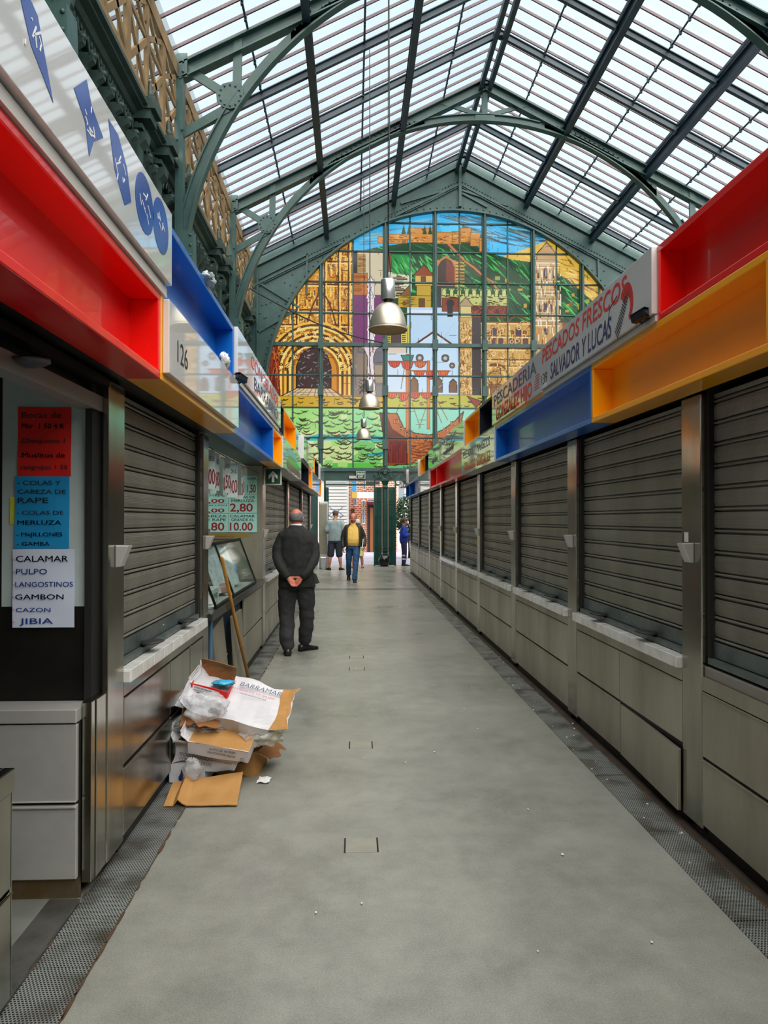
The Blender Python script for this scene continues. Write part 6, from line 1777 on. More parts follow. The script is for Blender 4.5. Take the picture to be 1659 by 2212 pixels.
b.tube([(0.19 + 0.022*math.cos(a), -0.186, 0.05 + 0.022*math.sin(a)) for a in [2*PI*k/14 for k in range(15)]], 0.0016, 4); b.build('small_print', M['ink'], c['t'])
b = MB(BM)
for k in range(9): b.box(-0.13 + 0.008*k, -0.126 + 0.008*k, -0.168, -0.13, 0.125, 0.128)
b.build('barcode_label', M['ink'], c['t'])
flap(c, 'right', 0.10, 1.1, WB, 33, jag=0.35); flap(c, 'left', 0.10, 0.7, WB, 34)
RM = T(-0.885, 4.70, 0.545, 0.35, 0.26, -0.1)
c = carton('small_box', 'open red box with brown lining crowning the heap', (0.235, 0.15, 0.055), RM, [M['paper_red'], M['card_dark']], 41, 0.006)
flap(c, 'back', 0.10, -0.15, [M['card_dark'], M['paper_red']], 42); flap(c, 'left', 0.04, 0.4, [M['carton'], M['card']], 43)
b = MB(RM); b.box(-0.10, 0.045, -0.082, -0.080, 0.004, 0.045); b.build('white_label', M['white'], c['t'])
b = MB(RM); b.text('0000000', (-0.09, -0.083, 0.028), (1, 0, 0), (0, 0, 1), 0.012, 0.12, ex=0); b.text('0000000', (-0.09, -0.083, 0.009), (1, 0, 0), (0, 0, 1), 0.012, 0.10, ex=0); b.build('lettering', M['ink_grey'], c['t'])
crumple((-0.81, 4.665, 0.585), (0.075, 0.045, 0.016), 9, 'plastic_wrap', pbr('cyan_plastic', (60, 176, 214), 0.25), 'cyan plastic wrapping inside the red box', 'wrapping', 0.4)
crumple((-0.895, 4.53, 0.475), (0.125, 0.055, 0.085), 12, 'plastic_bag', M['film_white'], 'cloudy white plastic bag bunched on the front of the heap', 'bag', 0.5, 48, 30, 1.3)
crumple((-0.93, 4.60, 0.335), (0.16, 0.08, 0.035), 15, 'plastic_wrap', M['film'], 'clear plastic wrap squeezed between cartons in the middle of the heap', 'wrapping', 0.5, 30, 16, 3.2)
crumple((-0.585, 4.60, 0.275), (0.15, 0.09, 0.055), 18, 'plastic_wrap', M['film_yellow'], 'yellowish crinkled plastic wrap at the right side of the heap', 'wrapping', 0.55, 30, 16, 3.4)
crumple((-0.95, 4.43, 0.125), (0.055, 0.03, 0.07), 22, 'plastic_wrap', M['film'], 'limp plastic bag hanging onto the flat cardboard', 'wrapping', 0.4, 20, 12, 2.4)
b = MB(); rows = [[(-0.585 + 0.075*i/5 + 0.008*j/4, 4.53 + 0.10*j/4 - 0.01*i/5, 0.004 + 0.012*abs(math.sin(i*0.9 + j*1.3))) for i in range(6)] for j in range(5)]
b.sheet(rows, smooth=False); o = b.build('paper_scrap', M['white'], solid=0.001); tag(o, 'white crumpled paper scrap on the floor beside the heap', 'paper')

# ------------------------------------------------------------------ people
def cr(P, n=4):
    P = [Vector(p) for p in P]
    if len(P) < 3: return [P[0].lerp(P[-1], i/n) for i in range(n + 1)]
    out_ = []
    for i in range(len(P) - 1):
        a = P[max(i-1, 0)]; b = P[i]; c = P[i+1]; d = P[min(i+2, len(P)-1)]
        for k in range(n):
            t = k/n
            out_.append(0.5*((2*b) + (c - a)*t + (2*a - 5*b + 4*c - d)*t*t + (3*b - a - 3*c + d)*t**3))
    out_.append(P[-1]); return out_
def limb(b, P, R, n=14, k=4, flat=1.0, ref=(0, 1, 0.15)):
    path = cr(P, k); rr = []
    m = len(P) - 1
    for i in range(len(path)):
        t = i/(len(path) - 1)*m; j = min(int(t), m - 1); f_ = t - j
        f_ = f_*f_*(3 - 2*f_)
        rr.append(R[j]*(1 - f_) + R[j+1]*f_)
    b.tube(path, rr, n, flat, ref)
    b.ball(path[0], R[0]*0.99, 12, 8); b.ball(path[-1], R[-1]*0.99, 12, 8)
def rings(b, rs, n=28, sq=2.4, arc=None):
    out_ = []
    for z, cx, cyy, rx, ry in rs:
        r_ = []
        for i in range(n):
            a = 2*PI*i/n if arc is None else arc[0] + (arc[1] - arc[0])*i/(n - 1)
            c_, s_ = math.cos(a), math.sin(a)
            r_.append((cx + rx*math.copysign(abs(c_)**(2/sq), c_), cyy + ry*math.copysign(abs(s_)**(2/sq), s_), z))
        out_.append(r_)
    if arc is None: b.loft(out_)
    else: b.sheet(out_)
def dense(rs, k=3):
    out_ = []
    for a, c in zip(rs[:-1], rs[1:]):
        for i in range(k):
            t = i/k; out_.append(tuple(x*(1-t) + y*t for x, y in zip(a, c)))
    out_.append(rs[-1]); return out_
def fuse(b, voxel, smooth=6, wr=0.0, wsc=9.0, stretch=(1, 1, 1), seed=0):
    me = bpy.data.meshes.new('tmp'); me.from_pydata(b.v, [], b.f); me.update()
    o = bpy.data.objects.new('tmp', me); COL.objects.link(o)
    m = o.modifiers.new('r', 'REMESH'); m.mode = 'VOXEL'; m.voxel_size = voxel
    if smooth:
        q = o.modifiers.new('s', 'SMOOTH'); q.factor = 0.5; q.iterations = smooth
    dg = bpy.context.evaluated_depsgraph_get()
    m2 = bpy.data.meshes.new_from_object(o.evaluated_get(dg))
    off = Vector((seed*3.3, seed, 7))
    vs = []
    for v in m2.vertices:
        p = v.co.copy()
        if wr:
            s_ = Vector((p.x*stretch[0], p.y*stretch[1], p.z*stretch[2]))*wsc
            p += v.normal*wr*(noise.noise(s_ + off) + 0.5*noise.noise(s_*2.1 + off))
        vs.append(tuple(p))
    fs = [tuple(p.vertices) for p in m2.polygons]
    bpy.data.objects.remove(o); bpy.data.meshes.remove(me); bpy.data.meshes.remove(m2)
    r_ = MB(); r_.add(vs, fs, True); return r_
def place(mb, name, mat, root, rot):
    """local figure coordinates to the root's own frame"""
    o3 = WORG[root.name]
    mb.v = [(p[0] + o3[0], p[1] + o3[1], p[2] + o3[2]) for p in mb.v]
    return mb.build(name, mat, root)
def hand(b, w_, d, pn, th, curl=(0.35, 0.5, 0.4), s=1.0, spread=0.12, tc=0.5):
    w_ = Vector(w_); d = Vector(d).normalized(); pn = Vector(pn); pn = (pn - d*pn.dot(d)).normalized()
    sd = d.cross(pn).normalized(); th = Vector(th)
    if sd.dot(th) < 0: sd = -sd              # sd points to the thumb side
    def el(c_, rw, rt): return [tuple(c_ + sd*rw*math.cos(a) + pn*rt*math.sin(a)) for a in [2*PI*k/12 for k in range(12)]]
    b.loft([el(w_ - d*0.02*s, 0.027*s, 0.021*s), el(w_ + d*0.01*s, 0.028*s, 0.020*s), el(w_ + d*0.045*s, 0.038*s, 0.017*s), el(w_ + d*0.085*s, 0.041*s, 0.014*s), el(w_ + d*0.098*s, 0.036*s, 0.010*s)])
    for i, (ofs, ln) in enumerate(((0.030, 0.072), (0.010, 0.082), (-0.011, 0.076), (-0.030, 0.058))):
        p = w_ + d*(0.088 - 0.006*(i == 3))*s + sd*ofs*s
        dd = (d + sd*(ofs/0.03)*spread).normalized(); pts = [p.copy()]; ax = dd.cross(pn).normalized()
        for q in range(3):
            dd = Matrix.Rotation(curl[q]*(1 + 0.08*i), 3, ax) @ dd
            p = p + dd*ln*s*(0.45, 0.31, 0.24)[q]; pts.append(p.copy())
        b.tube(cr(pts, 2), [0.0095*s, 0.0095*s, 0.009*s, 0.009*s, 0.0082*s, 0.008*s, 0.0068*s], 8); b.ball(pts[-1], 0.0068*s, 6, 4)
    p = w_ + d*0.018*s + sd*0.024*s; dd = (d*0.65 + sd*0.75 + pn*0.25).normalized(); pts = [p.copy()]
    for q, ln in enumerate((0.042, 0.032, 0.026)):
        p = p + dd*ln*s; pts.append(p.copy()); dd = (dd + (d*0.5 + pn*0.35 - sd*0.25)*tc).normalized()
    b.tube(cr(pts, 2), [0.014*s, 0.0135*s, 0.012*s, 0.011*s, 0.010*s, 0.009*s, 0.0075*s], 8); b.ball(pts[-1], 0.0075*s, 6, 4)
def head(b, c, R, s=1.0):
    """skull, jaw, nose, brow, lips, ears; c = head centre, R = 3x3 rotation, facing +Y"""
    c = Vector(c)
    def el(o_, r_, n=20, m=14):
        vs = []
        t = MB(); t.ball((0, 0, 0), r_, n, m)
        b.add([tuple(c + R @ ((Vector(o_) + Vector(v))*s)) for v in t.v], t.f, True)
    el((0, -0.012, 0.018), (0.078, 0.097, 0.098)); el((0, 0.022, -0.045), (0.060, 0.066, 0.070)); el((0, 0.060, -0.088), (0.030, 0.026, 0.024))
    el((0, 0.070, 0.012), (0.052, 0.022, 0.014)); el((0, 0.092, -0.022), (0.013, 0.018, 0.026)); el((0, 0.100, -0.036), (0.018, 0.014, 0.011)); el((0.013, 0.092, -0.04), (0.009, 0.01, 0.008)); el((-0.013, 0.092, -0.04), (0.009, 0.01, 0.008))
    el((0, 0.082, -0.062), (0.026, 0.012, 0.0075)); el((0, 0.080, -0.073), (0.023, 0.012, 0.0075))
    for sg in (-1, 1):
        el((sg*0.042, 0.060, -0.030), (0.022, 0.022, 0.018)); el((sg*0.080, -0.006, -0.010), (0.010, 0.022, 0.034)); el((sg*0.084, -0.014, 0.004), (0.011, 0.018, 0.020))
def eyes(root, c, R, s=1.0):
    e = MB(); d_ = MB(); c = Vector(c)
    for sg in (-1, 1):
        p = c + R @ (Vector((sg*0.030, 0.0735, -0.008))*s); e.ball(p, (0.0105*s, 0.009*s, 0.0045*s), 10, 6)
        p = c + R @ (Vector((sg*0.030, 0.0805, -0.008))*s); d_.ball(p, 0.0042*s, 8, 5)
        q0 = c + R @ (Vector((sg*0.014, 0.089, 0.018))*s); q1 = c + R @ (Vector((sg*0.046, 0.080, 0.021))*s); d_.beam(q0, q1, 0.004, 0.005)
    place(e, 'eyeballs', M['shirt_white'], root, 0); place(d_, 'pupils_and_brows', M['hair_dark'], root, 0)
def hair_cap(root, c, R, mat, keep, s=1.0, grow=0.006, name='hair', extra=None):
    """hair shell over the skull where keep(direction) says so"""
    t = MB(); t.ball((0, 0, 0), (1, 1, 1), 30, 22); c = Vector(c)
    vs = []; fl_ = []
    for v in t.v:
        d = Vector(v).normalized(); g = 1 + grow/0.085 + 0.03*noise.noise(d*6)
        vs.append(c + R @ (Vector((d.x*0.078*g, -0.012 + d.y*0.097*g, 0.018 + d.z*0.098*g))*s)); fl_.append(d)
    fs = [f_ for f_ in t.f if len(f_) == 4 and all(keep(fl_[i]) for i in f_)]
    b = MB(); b.add([tuple(v) for v in vs], fs, True)
    if extra: extra(b)
    o = place(b, name, mat, root, 0); md = o.modifiers.new('thickness', 'SOLIDIFY'); md.thickness = 0.010; md.offset = -0.2
    return o
def shoe(root, ank, yaw_, mat, pitch=0.0, L_=0.285, name='shoe', w_=0.048, zlift=0.0, sole=True):
    m4 = Matrix.Translation(ank) @ Matrix.Rotation(yaw_, 4, 'Z') @ Matrix.Rotation(pitch, 4, 'X')
    b = MB(m4); prof = ((-0.085, 0.022, 0.05, 0.0), (-0.075, 0.034, 0.085, 0.0), (-0.03, 0.037, 0.098, 0), (0.03, 0.036, 0.085, 0), (0.09, 0.043, 0.060, 0), (0.14, w_, 0.048, 0), (0.18, 0.040, 0.040, 0), (0.205, 0.016, 0.030, 0))
    rs = []
    for y, hw, h, _ in prof:
        r_ = []
        for i in range(14):
            a = 2*PI*i/14; x = hw*math.cos(a); z = h*(0.5 + 0.5*math.sin(a)) if math.sin(a) > 0 else h*0.5*(1 + math.sin(a)*1.0)
            r_.append((x, y*L_/0.285, z - 0.09))
        rs.append(r_)
    b.loft(rs)
    o = place(b, name, mat, root, 0)
    if sole:
        s_ = MB(m4)
        s_.loft([[(x*hw*1.08, y*L_/0.285, z) for x, z in ((-1, -0.09), (1, -0.09), (1, -0.072), (-1, -0.072))] for y, hw, h, _ in prof], smooth=False)
        o3 = WORG[root.name]; s_.v = [(p[0]+o3[0], p[1]+o3[1], p[2]+o3[2]) for p in s_.v]
        so = s_.build('sole', M['black'], root); so.parent = o
    return o
RX = lambda a: Matrix.Rotation(a, 3, 'X')
RZ = lambda a: Matrix.Rotation(a, 3, 'Z')

# --- bald man in black, seen from behind, hands clasped at his back
P1 = thing('person', 'bald man in a black suit jacket seen from behind, hands clasped at his back', 'person', (-0.68, 8.9, 0))
hc = (0.0, 0.035, 1.615); HR = RZ(-0.1) @ RX(-0.12)
b = MB(); head(b, hc, HR, 1.0)
limb(b, [(0, -0.01, 1.40), (0, 0.0, 1.48), (0, 0.02, 1.57)], [0.075, 0.062, 0.060])
rings(b, [(0.86, 0, 0, 0.14, 0.10), (1.1, 0, 0, 0.15, 0.10), (1.35, 0, 0, 0.15, 0.09), (1.45, 0, 0, 0.10, 0.06)])
for sg in (-1, 1):
    limb(b, [(sg*0.16, 0, 1.39), (sg*0.222, -0.065, 1.17), (sg*0.085, -0.195, 0.925)], [0.045, 0.036, 0.028])
    hand(b, (sg*0.078, -0.205, 0.925), (-sg*0.66, -0.10, -0.72), (-sg*0.35, -1.0, 0.35), (0.0, 0, 1), (0.25, 0.45, 0.4), 1.0, 0.10)
for sg, pts in ((-1, [(-0.10, 0, 0.9), (-0.11, 0.02, 0.48), (-0.095, -0.10, 0.10)]), (1, [(0.10, 0, 0.9), (0.12, 0.10, 0.50), (0.085, 0.20, 0.10)])): limb(b, pts, [0.08, 0.05, 0.035])
place(fuse(b, 0.004, 1), 'body', M['skin_red'], P1, 0)
hair_cap(P1, hc, HR, M['hair_grey'], lambda d: (d.z < 0.52 - 0.25*max(d.y, 0) and d.z > -0.62 and d.y < 0.32 and not (d.z > 0.30 and abs(d.x) < 0.45 and d.y < 0)) , 1.0, 0.004)
b = MB()
rings(b, dense([(0.80, 0.01, -0.005, 0.222, 0.160), (0.90, 0.005, -0.01, 0.214, 0.155), (1.05, 0, -0.005, 0.198, 0.145), (1.20, 0, 0, 0.200, 0.140), (1.33, 0, -0.005, 0.205, 0.130), (1.41, 0, -0.01, 0.195, 0.116), (1.46, 0, -0.008, 0.158, 0.10), (1.505, 0, -0.002, 0.100, 0.082), (1.535, 0, 0.0, 0.076, 0.074)]))
for sg in (-1, 1):
    limb(b, [(sg*0.155, -0.005, 1.40), (sg*0.205, -0.02, 1.29), (sg*0.222, -0.065, 1.165), (sg*0.165, -0.165, 1.03), (sg*0.098, -0.200, 0.945)], [0.072, 0.067, 0.059, 0.053, 0.044])
b.add([(0.16, -0.10, 0.82), (0.29, -0.02, 0.84), (0.24, 0.10, 0.95), (0.17, -0.02, 1.0)], [(0, 1, 2), (0, 2, 3), (0, 1, 3), (1, 2, 3)])
place(fuse(b, 0.009, 3, 0.010, 9, (1, 1, 0.8), 1), 'jacket', M['suit'], P1, 0)
b = MB(); b.lathe([(0.068, 0.0), (0.066, 0.025), (0.064, 0.04)], (0, 0.008, 1.512), 20, caps=False); o = place(b, 'shirt_collar', M['shirt_white'], P1, 0); md = o.modifiers.new('t', 'SOLIDIFY'); md.thickness = 0.012
b = MB(); rings(b, dense([(0.78, 0, 0, 0.20, 0.13), (0.86, 0, 0, 0.205, 0.135), (0.95, 0, 0, 0.20, 0.13)]))
limb(b, [(-0.100, 0, 0.86), (-0.108, 0.0, 0.70), (-0.113, 0.02, 0.47), (-0.105, -0.05, 0.24), (-0.092, -0.085, 0.13)], [0.112, 0.110, 0.093, 0.090, 0.082])
limb(b, [(0.100, 0.0, 0.86), (0.112, 0.03, 0.70), (0.122, 0.10, 0.48), (0.108, 0.16, 0.26), (0.085, 0.205, 0.135)], [0.112, 0.108, 0.092, 0.086, 0.078])
place(fuse(b, 0.009, 3, 0.015, 6, (1, 1, 1.6), 2), 'trousers', M['trouser'], P1, 0)
shoe(P1, (-0.092, -0.085, 0.09), 0.10, M['shoe'], 0); shoe(P1, (0.085, 0.215, 0.09), -0.85, M['shoe'], 0)
b = MB(); b.tube([(-0.118 + 0.03*math.cos(a)*0.8, -0.19 + 0.032*math.sin(a), 0.948 + 0.016*math.cos(a)) for a in [2*PI*k/14 for k in range(15)]], 0.006, 6); place(b, 'wristwatch', M['steel_bright'], P1, 0)

# --- man walking towards the camera, yellow shirt, dark jacket, jeans
P2 = thing('person', 'man in a yellow shirt, open dark jacket and jeans walking towards us', 'person', (0.0, 19.4, 0))
hc = (0.0, 0.05, 1.655); HR = RX(-0.22)
b = MB(); head(b, hc, HR, 1.02)
limb(b, [(0, -0.01, 1.42), (0, 0.0, 1.50), (0, 0.03, 1.60)], [0.08, 0.064, 0.062])
rings(b, [(0.90, 0, 0, 0.14, 0.10), (1.1, 0, 0, 0.14, 0.10), (1.35, 0, 0, 0.15, 0.09), (1.45, 0, 0, 0.10, 0.06)])
limb(b, [(0.19, 0, 1.42), (0.275, -0.03, 1.14), (0.262, 0.05, 0.88)], [0.045, 0.036, 0.028]); limb(b, [(-0.19, 0, 1.42), (-0.29, -0.05, 1.14), (-0.285, 0.10, 0.92)], [0.045, 0.036, 0.028])
hand(b, (0.262, 0.05, 0.88), (0.02, 0.10, -1), (-1, 0.1, 0), (0, 1, 0), (0.35, 0.5, 0.4)); hand(b, (-0.285, 0.10, 0.92), (0.10, 0.25, -1), (1, 0.2, 0), (0, 1, 0), (0.5, 0.6, 0.4))
limb(b, [(0.09, -0.02, 0.90), (0.11, -0.05, 0.52), (0.12, -0.34, 0.18)], [0.08, 0.05, 0.035]); limb(b, [(-0.09, 0.02, 0.90), (-0.07, 0.24, 0.50), (-0.035, 0.36, 0.10)], [0.08, 0.05, 0.035])
place(fuse(b, 0.006, 1), 'body', pbr('tanned_skin', (204, 132, 104), 0.5, 0, (188, 114, 88), 10), P2, 0); eyes(P2, hc, HR, 1.02)
hair_cap(P2, hc, HR, M['hair_dark'], lambda d: (d.z > -0.2 and d.y < 0.25 and not (d.z > 0.75 and d.y > -0.2)) or (d.z > 0.93 and d.y < 0.1), 1.02, 0.003)
b = MB(); rings(b, dense([(0.92, 0, 0.01, 0.175, 0.135), (1.00, 0, 0.03, 0.185, 0.155), (1.10, 0, 0.035, 0.190, 0.155), (1.25, 0, 0.02, 0.190, 0.135), (1.38, 0, 0.0, 0.185, 0.115), (1.45, 0, -0.005, 0.13, 0.09), (1.51, 0, 0.005, 0.07, 0.07)]))
place(fuse(b, 0.012, 3, 0.006, 9, (1, 1, 0.6), 3), 'shirt', M['shirt_yellow'], P2, 0)
b = MB()
for sg in (-1, 1): b.add([(sg*0.008, 0.092, 1.44), (sg*0.065, 0.068, 1.485), (sg*0.072, 0.02, 1.545), (sg*0.045, 0.068, 1.515)], [(0, 1, 2, 3)])
o = place(b, 'shirt_collar', M['shirt_yellow'], P2, 0); md = o.modifiers.new('t', 'SOLIDIFY'); md.thickness = 0.006
b = MB()
for k in range(6): b.ball((0.0, 0.118 + (0.196 - 0.118)*min(1, (6-k)/4.0) if k > 1 else 0.19, 1.02 + 0.075*k), 0.006, 6, 4)
place(b, 'buttons', M['shirt_white'], P2, 0)
b = MB(); rr_ = dense([(0.90, 0, -0.005, 0.215, 0.165), (1.0, 0, 0.0, 0.222, 0.172), (1.15, 0, 0.0, 0.222, 0.165), (1.30, 0, -0.005, 0.222, 0.145), (1.40, 0, -0.01, 0.205, 0.125), (1.455, 0, -0.01, 0.145, 0.10), (1.505, 0, 0.0, 0.085, 0.085)], 3)
rings(b, rr_, 30, 2.4, (PI/2 + 0.62, PI/2 + 2*PI - 0.62))
bj = b
sl = MB()
limb(sl, [(0.160, -0.005, 1.405), (0.225, -0.02, 1.28), (0.268, -0.04, 1.13), (0.275, 0.0, 1.0), (0.265, 0.045, 0.895)], [0.075, 0.072, 0.064, 0.056, 0.050]); limb(sl, [(-0.160, -0.005, 1.405), (-0.228, -0.03, 1.28), (-0.278, -0.055, 1.13), (-0.295, 0.03, 1.02), (-0.287, 0.09, 0.935)], [0.075, 0.072, 0.064, 0.056, 0.050])
sl = fuse(sl, 0.011, 3, 0.007, 10, (1, 1, 0.8), 4)
jk = place(bj, 'jacket', M['jacket_brown'], P2, 0); md = jk.modifiers.new('t', 'SOLIDIFY'); md.thickness = 0.014; md.offset = 1
o3 = WORG[P2.name]; sl.v = [(p[0]+o3[0], p[1]+o3[1], p[2]+o3[2]) for p in sl.v]; so = sl.build('sleeves', M['jacket_brown'], P2); so.parent = jk
b = MB(); rings(b, dense([(0.84, 0, 0, 0.175, 0.125), (0.90, 0, 0, 0.178, 0.13), (0.955, 0, 0.005, 0.175, 0.132)]))
limb(b, [(0.09, -0.01, 0.88), (0.105, -0.03, 0.72), (0.115, -0.05, 0.50), (0.12, -0.20, 0.32), (0.12, -0.335, 0.17)], [0.102, 0.096, 0.075, 0.070, 0.068]); limb(b, [(-0.09, 0.01, 0.88), (-0.08, 0.12, 0.72), (-0.07, 0.235, 0.50), (-0.05, 0.30, 0.28), (-0.035, 0.355, 0.085)], [0.102, 0.096, 0.076, 0.070, 0.070])
place(fuse(b, 0.011, 3, 0.008, 9, (1, 1, 1.4), 5), 'jeans', M['jeans'], P2, 0)
b = MB(); b.lathe([(1, 0.0), (1, 0.035)], (0, 0, 0), 28, caps=False); b.v = [(p[0]*0.182, p[1]*0.14 + 0.005, p[2] + 0.945) for p in b.v]; o = place(b, 'belt', M['black'], P2, 0); md = o.modifiers.new('t', 'SOLIDIFY'); md.thickness = 0.008
shoe(P2, (0.12, -0.345, 0.175), 0.0, M['shoe'], -0.75); shoe(P2, (-0.035, 0.365, 0.092), 0.05, M['shoe'], 0.02)
P2.rotation_euler = (0, 0, PI)
fo = thing('folder', 'pale grey laptop folder held under the arm of the walking man', 'folder', (0.262, 19.36, 0.86))
b = MB(Matrix.Translation((0.232, 19.33, 0.84)) @ Matrix.Rotation(0.10, 4, 'Y') @ Matrix.Rotation(-0.18, 4, 'X')); b.box(-0.012, 0.012, -0.17, 0.13, 0.0, 0.24); b.build('cover', pbr('grey_folder', (176, 180, 184), 0.35), fo, bevel=0.004)
b = MB(Matrix.Translation((0.232, 19.33, 0.84)) @ Matrix.Rotation(0.10, 4, 'Y') @ Matrix.Rotation(-0.18, 4, 'X')); b.box(-0.008, 0.008, -0.172, 0.125, 0.004, 0.236); b.build('pages', M['white'], fo)

# --- man in a grey T-shirt and shorts, back turned
P3 = thing('person', 'tall man in a grey T-shirt, navy shorts and sandals, back turned', 'person', (-0.58, 23.7, 0))
K = 1.08
hc = (0.02, 0.06, 1.64*K); HR = RZ(-0.35) @ RX(-0.25)
b = MB(); head(b, hc, HR, 1.05)
limb(b, [(0, -0.01, 1.42*K), (0.005, 0.01, 1.49*K), (0.015, 0.04, 1.58*K)], [0.08, 0.066, 0.064])
rings(b, [(0.9*K, 0, 0, 0.15, 0.11), (1.1*K, 0, 0, 0.15, 0.11), (1.35*K, 0, 0, 0.15, 0.09), (1.45*K, 0, 0, 0.10, 0.06)])
for sg in (-1, 1):
    limb(b, [(sg*0.20, 0, 1.41*K), (sg*0.27, -0.03, 1.13*K), (sg*0.20, 0.22, 1.10*K), (sg*0.10, 0.32, 1.14*K)], [0.05, 0.046, 0.040, 0.030])
    hand(b, (sg*0.10, 0.32, 1.14*K), (-sg*0.5, 0.7, 0.3), (-sg*0.4, 0, 1), (0, 0.2, 1), (0.5, 0.6, 0.4))
    limb(b, [(sg*0.10, 0, 0.9*K), (sg*0.14, 0.01, 0.48*K), (sg*0.165, -0.03, 0.30*K), (sg*0.185, -0.01, 0.09)], [0.10, 0.062, 0.060, 0.036])
place(fuse(b, 0.007, 3), 'body', M['skin'], P3, 0); eyes(P3, hc, HR, 1.05)
hair_cap(P3, hc, HR, M['hair_brown'], lambda d: d.z > -0.45 + 0.9*max(d.y, 0) and d.y < 0.75, 1.05, 0.006)
b = MB(); rings(b, dense([(0.86*K, 0, 0, 0.215, 0.15), (1.0*K, 0, 0.01, 0.222, 0.165), (1.2*K, 0, 0, 0.222, 0.15), (1.34*K, 0, -0.005, 0.225, 0.13), (1.42*K, 0, -0.01, 0.19, 0.11), (1.47*K, 0, 0, 0.10, 0.082)]))
for sg in (-1, 1): limb(b, [(sg*0.19, 0, 1.40*K), (sg*0.24, -0.015, 1.28*K), (sg*0.268, -0.03, 1.18*K)], [0.085, 0.086, 0.082])
place(fuse(b, 0.011, 4, 0.009, 8, (1, 1, 0.6), 6), 'tshirt', M['tee'], P3, 0)
b = MB(); rings(b, dense([(0.80*K, 0, 0, 0.205, 0.14), (0.87*K, 0, 0, 0.205, 0.145), (0.93*K, 0, 0, 0.20, 0.14)]))
for sg in (-1, 1): limb(b, [(sg*0.105, 0, 0.86*K), (sg*0.12, 0, 0.68*K), (sg*0.135, 0.005, 0.46*K)], [0.118, 0.118, 0.112])
place(fuse(b, 0.011, 3, 0.008, 8, (1, 1, 0.7), 7), 'shorts', M['shorts'], P3, 0)
shoe(P3, (-0.185, 0.0, 0.09), 0.45, M['shoe'], 0, name='sandal'); shoe(P3, (0.185, 0.0, 0.09), -0.5, M['shoe'], 0, name='sandal')

# --- white-haired person half hidden behind the walking man
P4 = thing('person', 'white-haired person in pale yellow, mostly hidden behind the walking man', 'person', (0.15, 24.6, 0))
hc = (0, 0.03, 1.50); HR = RX(-0.1)
b = MB(); head(b, hc, HR, 0.98); limb(b, [(0, -0.01, 1.30), (0, 0.0, 1.37), (0, 0.02, 1.45)], [0.07, 0.055, 0.055])
rings(b, [(0.8, 0, 0, 0.13, 0.10), (1.1, 0, 0, 0.13, 0.09), (1.28, 0, 0, 0.12, 0.07), (1.33, 0, 0, 0.08, 0.05)])
for sg in (-1, 1):
    limb(b, [(sg*0.16, 0, 1.28), (sg*0.21, -0.02, 1.02), (sg*0.20, 0.06, 0.80)], [0.042, 0.036, 0.027]); hand(b, (sg*0.20, 0.06, 0.80), (0, 0.1, -1), (-sg, 0, 0), (0, 1, 0))
    limb(b, [(sg*0.09, 0, 0.8), (sg*0.11, 0.01, 0.44), (sg*0.14, -0.02, 0.28), (sg*0.15, 0, 0.09)], [0.085, 0.055, 0.052, 0.033])
place(fuse(b, 0.009, 3), 'body', M['skin'], P4, 0)
hair_cap(P4, hc, HR, M['hair_white'], lambda d: d.z > -0.5 + 1.0*max(d.y, 0) and d.y < 0.7, 0.98, 0.012)
b = MB(); rings(b, dense([(0.40, 0, 0, 0.21, 0.16), (0.7, 0, 0, 0.20, 0.15), (0.95, 0, 0, 0.175, 0.13), (1.15, 0, 0, 0.185, 0.125), (1.27, 0, 0, 0.17, 0.10), (1.34, 0, 0, 0.08, 0.07)]))
for sg in (-1, 1): limb(b, [(sg*0.15, 0, 1.27), (sg*0.19, -0.01, 1.14), (sg*0.205, -0.02, 1.04)], [0.07, 0.066, 0.06])
place(fuse(b, 0.013, 3, 0.008, 8, (1, 1, 0.6), 8), 'dress', M['pale_yellow'], P4, 0)
shoe(P4, (-0.15, 0.0, 0.09), 0.1, M['skin'], 0, 0.25, 'sandal'); shoe(P4, (0.15, 0.0, 0.09), -0.1, M['skin'], 0, 0.25, 'sandal')

# --- woman in a blue jacket, in profile by the right stalls
P5 = thing('person', 'woman with a ponytail in a blue fleece and navy work trousers, in profile', 'person', (1.76, 25.75, 0))
hc = (0, 0.05, 1.535); HR = RX(-0.30)
b = MB(); head(b, hc, HR, 0.97); limb(b, [(0, -0.02, 1.32), (0, 0.0, 1.39), (0, 0.03, 1.47)], [0.07, 0.054, 0.052])
rings(b, [(0.85, 0, 0, 0.13, 0.10), (1.1, 0, 0, 0.12, 0.09), (1.28, 0, 0, 0.13, 0.07), (1.35, 0, 0, 0.08, 0.05)])
for sg in (-1, 1):
    limb(b, [(sg*0.165, 0, 1.31), (sg*0.21, -0.02, 1.07), (sg*0.12, 0.19, 1.08), (sg*0.05, 0.27, 1.14)], [0.042, 0.036, 0.032, 0.026]); hand(b, (sg*0.05, 0.27, 1.14), (-sg*0.2, 0.7, 0.5), (-sg*0.7, 0, 0.5), (0, -0.3, 1), (0.5, 0.6, 0.4), 0.92)
    limb(b, [(sg*0.09, 0, 0.85), (sg*0.09, 0.02, 0.48), (sg*0.09, 0.0, 0.10)], [0.08, 0.05, 0.035])
place(fuse(b, 0.007, 3), 'body', M['skin'], P5, 0); eyes(P5, hc, HR, 0.97)
def pony(bb):
    limb(bb, [(0, -0.045, 1.60), (0, -0.085, 1.54), (0, -0.095, 1.44), (0, -0.075, 1.36)], [0.030, 0.036, 0.030, 0.010], 10)
hair_cap(P5, hc, HR, M['hair_dark'], lambda d: d.z > -0.35 + 1.1*max(d.y, 0) and d.y < 0.72, 0.97, 0.010, extra=pony)
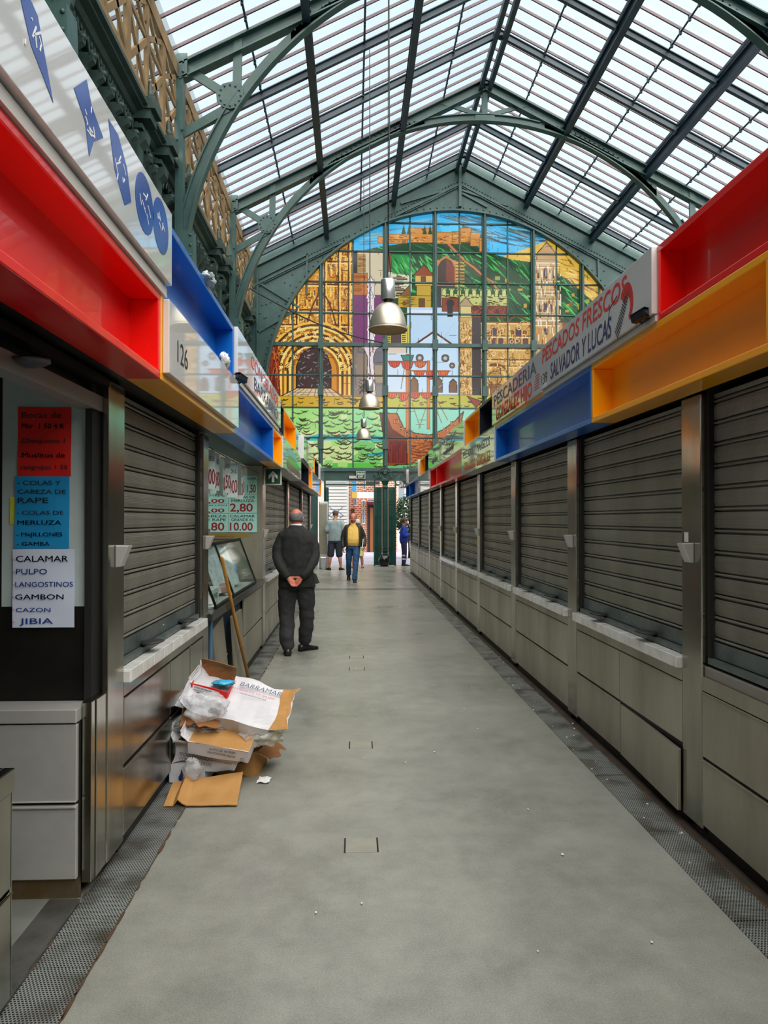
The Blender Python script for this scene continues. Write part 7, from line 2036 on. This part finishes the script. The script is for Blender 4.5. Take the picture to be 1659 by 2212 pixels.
b = MB(); rings(b, dense([(0.84, 0, 0, 0.185, 0.145), (0.92, 0, 0, 0.195, 0.155), (1.05, 0, 0, 0.19, 0.15), (1.2, 0, 0.01, 0.195, 0.14), (1.31, 0, 0, 0.175, 0.105), (1.36, 0, 0, 0.10, 0.078), (1.41, 0, 0.01, 0.066, 0.066)]))
for sg in (-1, 1): limb(b, [(sg*0.165, 0, 1.31), (sg*0.205, -0.01, 1.19), (sg*0.22, -0.02, 1.06), (sg*0.15, 0.12, 1.06), (sg*0.075, 0.24, 1.115)], [0.068, 0.066, 0.062, 0.056, 0.042])
place(fuse(b, 0.011, 4, 0.009, 8, (1, 1, 0.8), 9), 'fleece_jacket', M['blue_jacket'], P5, 0)
b = MB(); rings(b, dense([(0.78, 0, 0, 0.17, 0.13), (0.86, 0, 0, 0.172, 0.135), (0.92, 0, 0, 0.165, 0.13)]))
for sg in (-1, 1): limb(b, [(sg*0.088, 0, 0.82), (sg*0.092, 0.01, 0.66), (sg*0.092, 0.02, 0.46), (sg*0.092, 0.0, 0.11)], [0.102, 0.098, 0.084, 0.070])
tr = place(fuse(b, 0.011, 3, 0.008, 8, (1, 1, 1.2), 10), 'trousers', M['navy_cloth'], P5, 0)
for z in (0.22, 0.34):
    b = MB()
    for sg in (-1, 1): b.lathe([(0.079, 0), (0.081, 0.055)], (sg*0.092, 0.008, z), 16, caps=False)
    o3 = WORG[P5.name]; b.v = [(p[0]+o3[0], p[1]+o3[1], p[2]+o3[2]) for p in b.v]; o = b.build('reflective_band', M['reflect'], P5); o.parent = tr
shoe(P5, (-0.092, 0.0, 0.09), 0.0, M['shoe'], 0, 0.26); shoe(P5, (0.092, 0.02, 0.09), -0.1, M['shoe'], 0, 0.26)
P5.rotation_euler = (0, 0, -PI/2)
ph = thing('telephone', 'small dark phone held by the woman in blue', 'phone', (2.10, 25.75, 1.2))
b = MB(Matrix.Translation((2.125, 25.75, 1.20)) @ Matrix.Rotation(0.5, 4, 'Y')); b.box(-0.004, 0.004, -0.035, 0.035, -0.02, 0.12); b.build('phone_body', M['black'], ph, bevel=0.003)
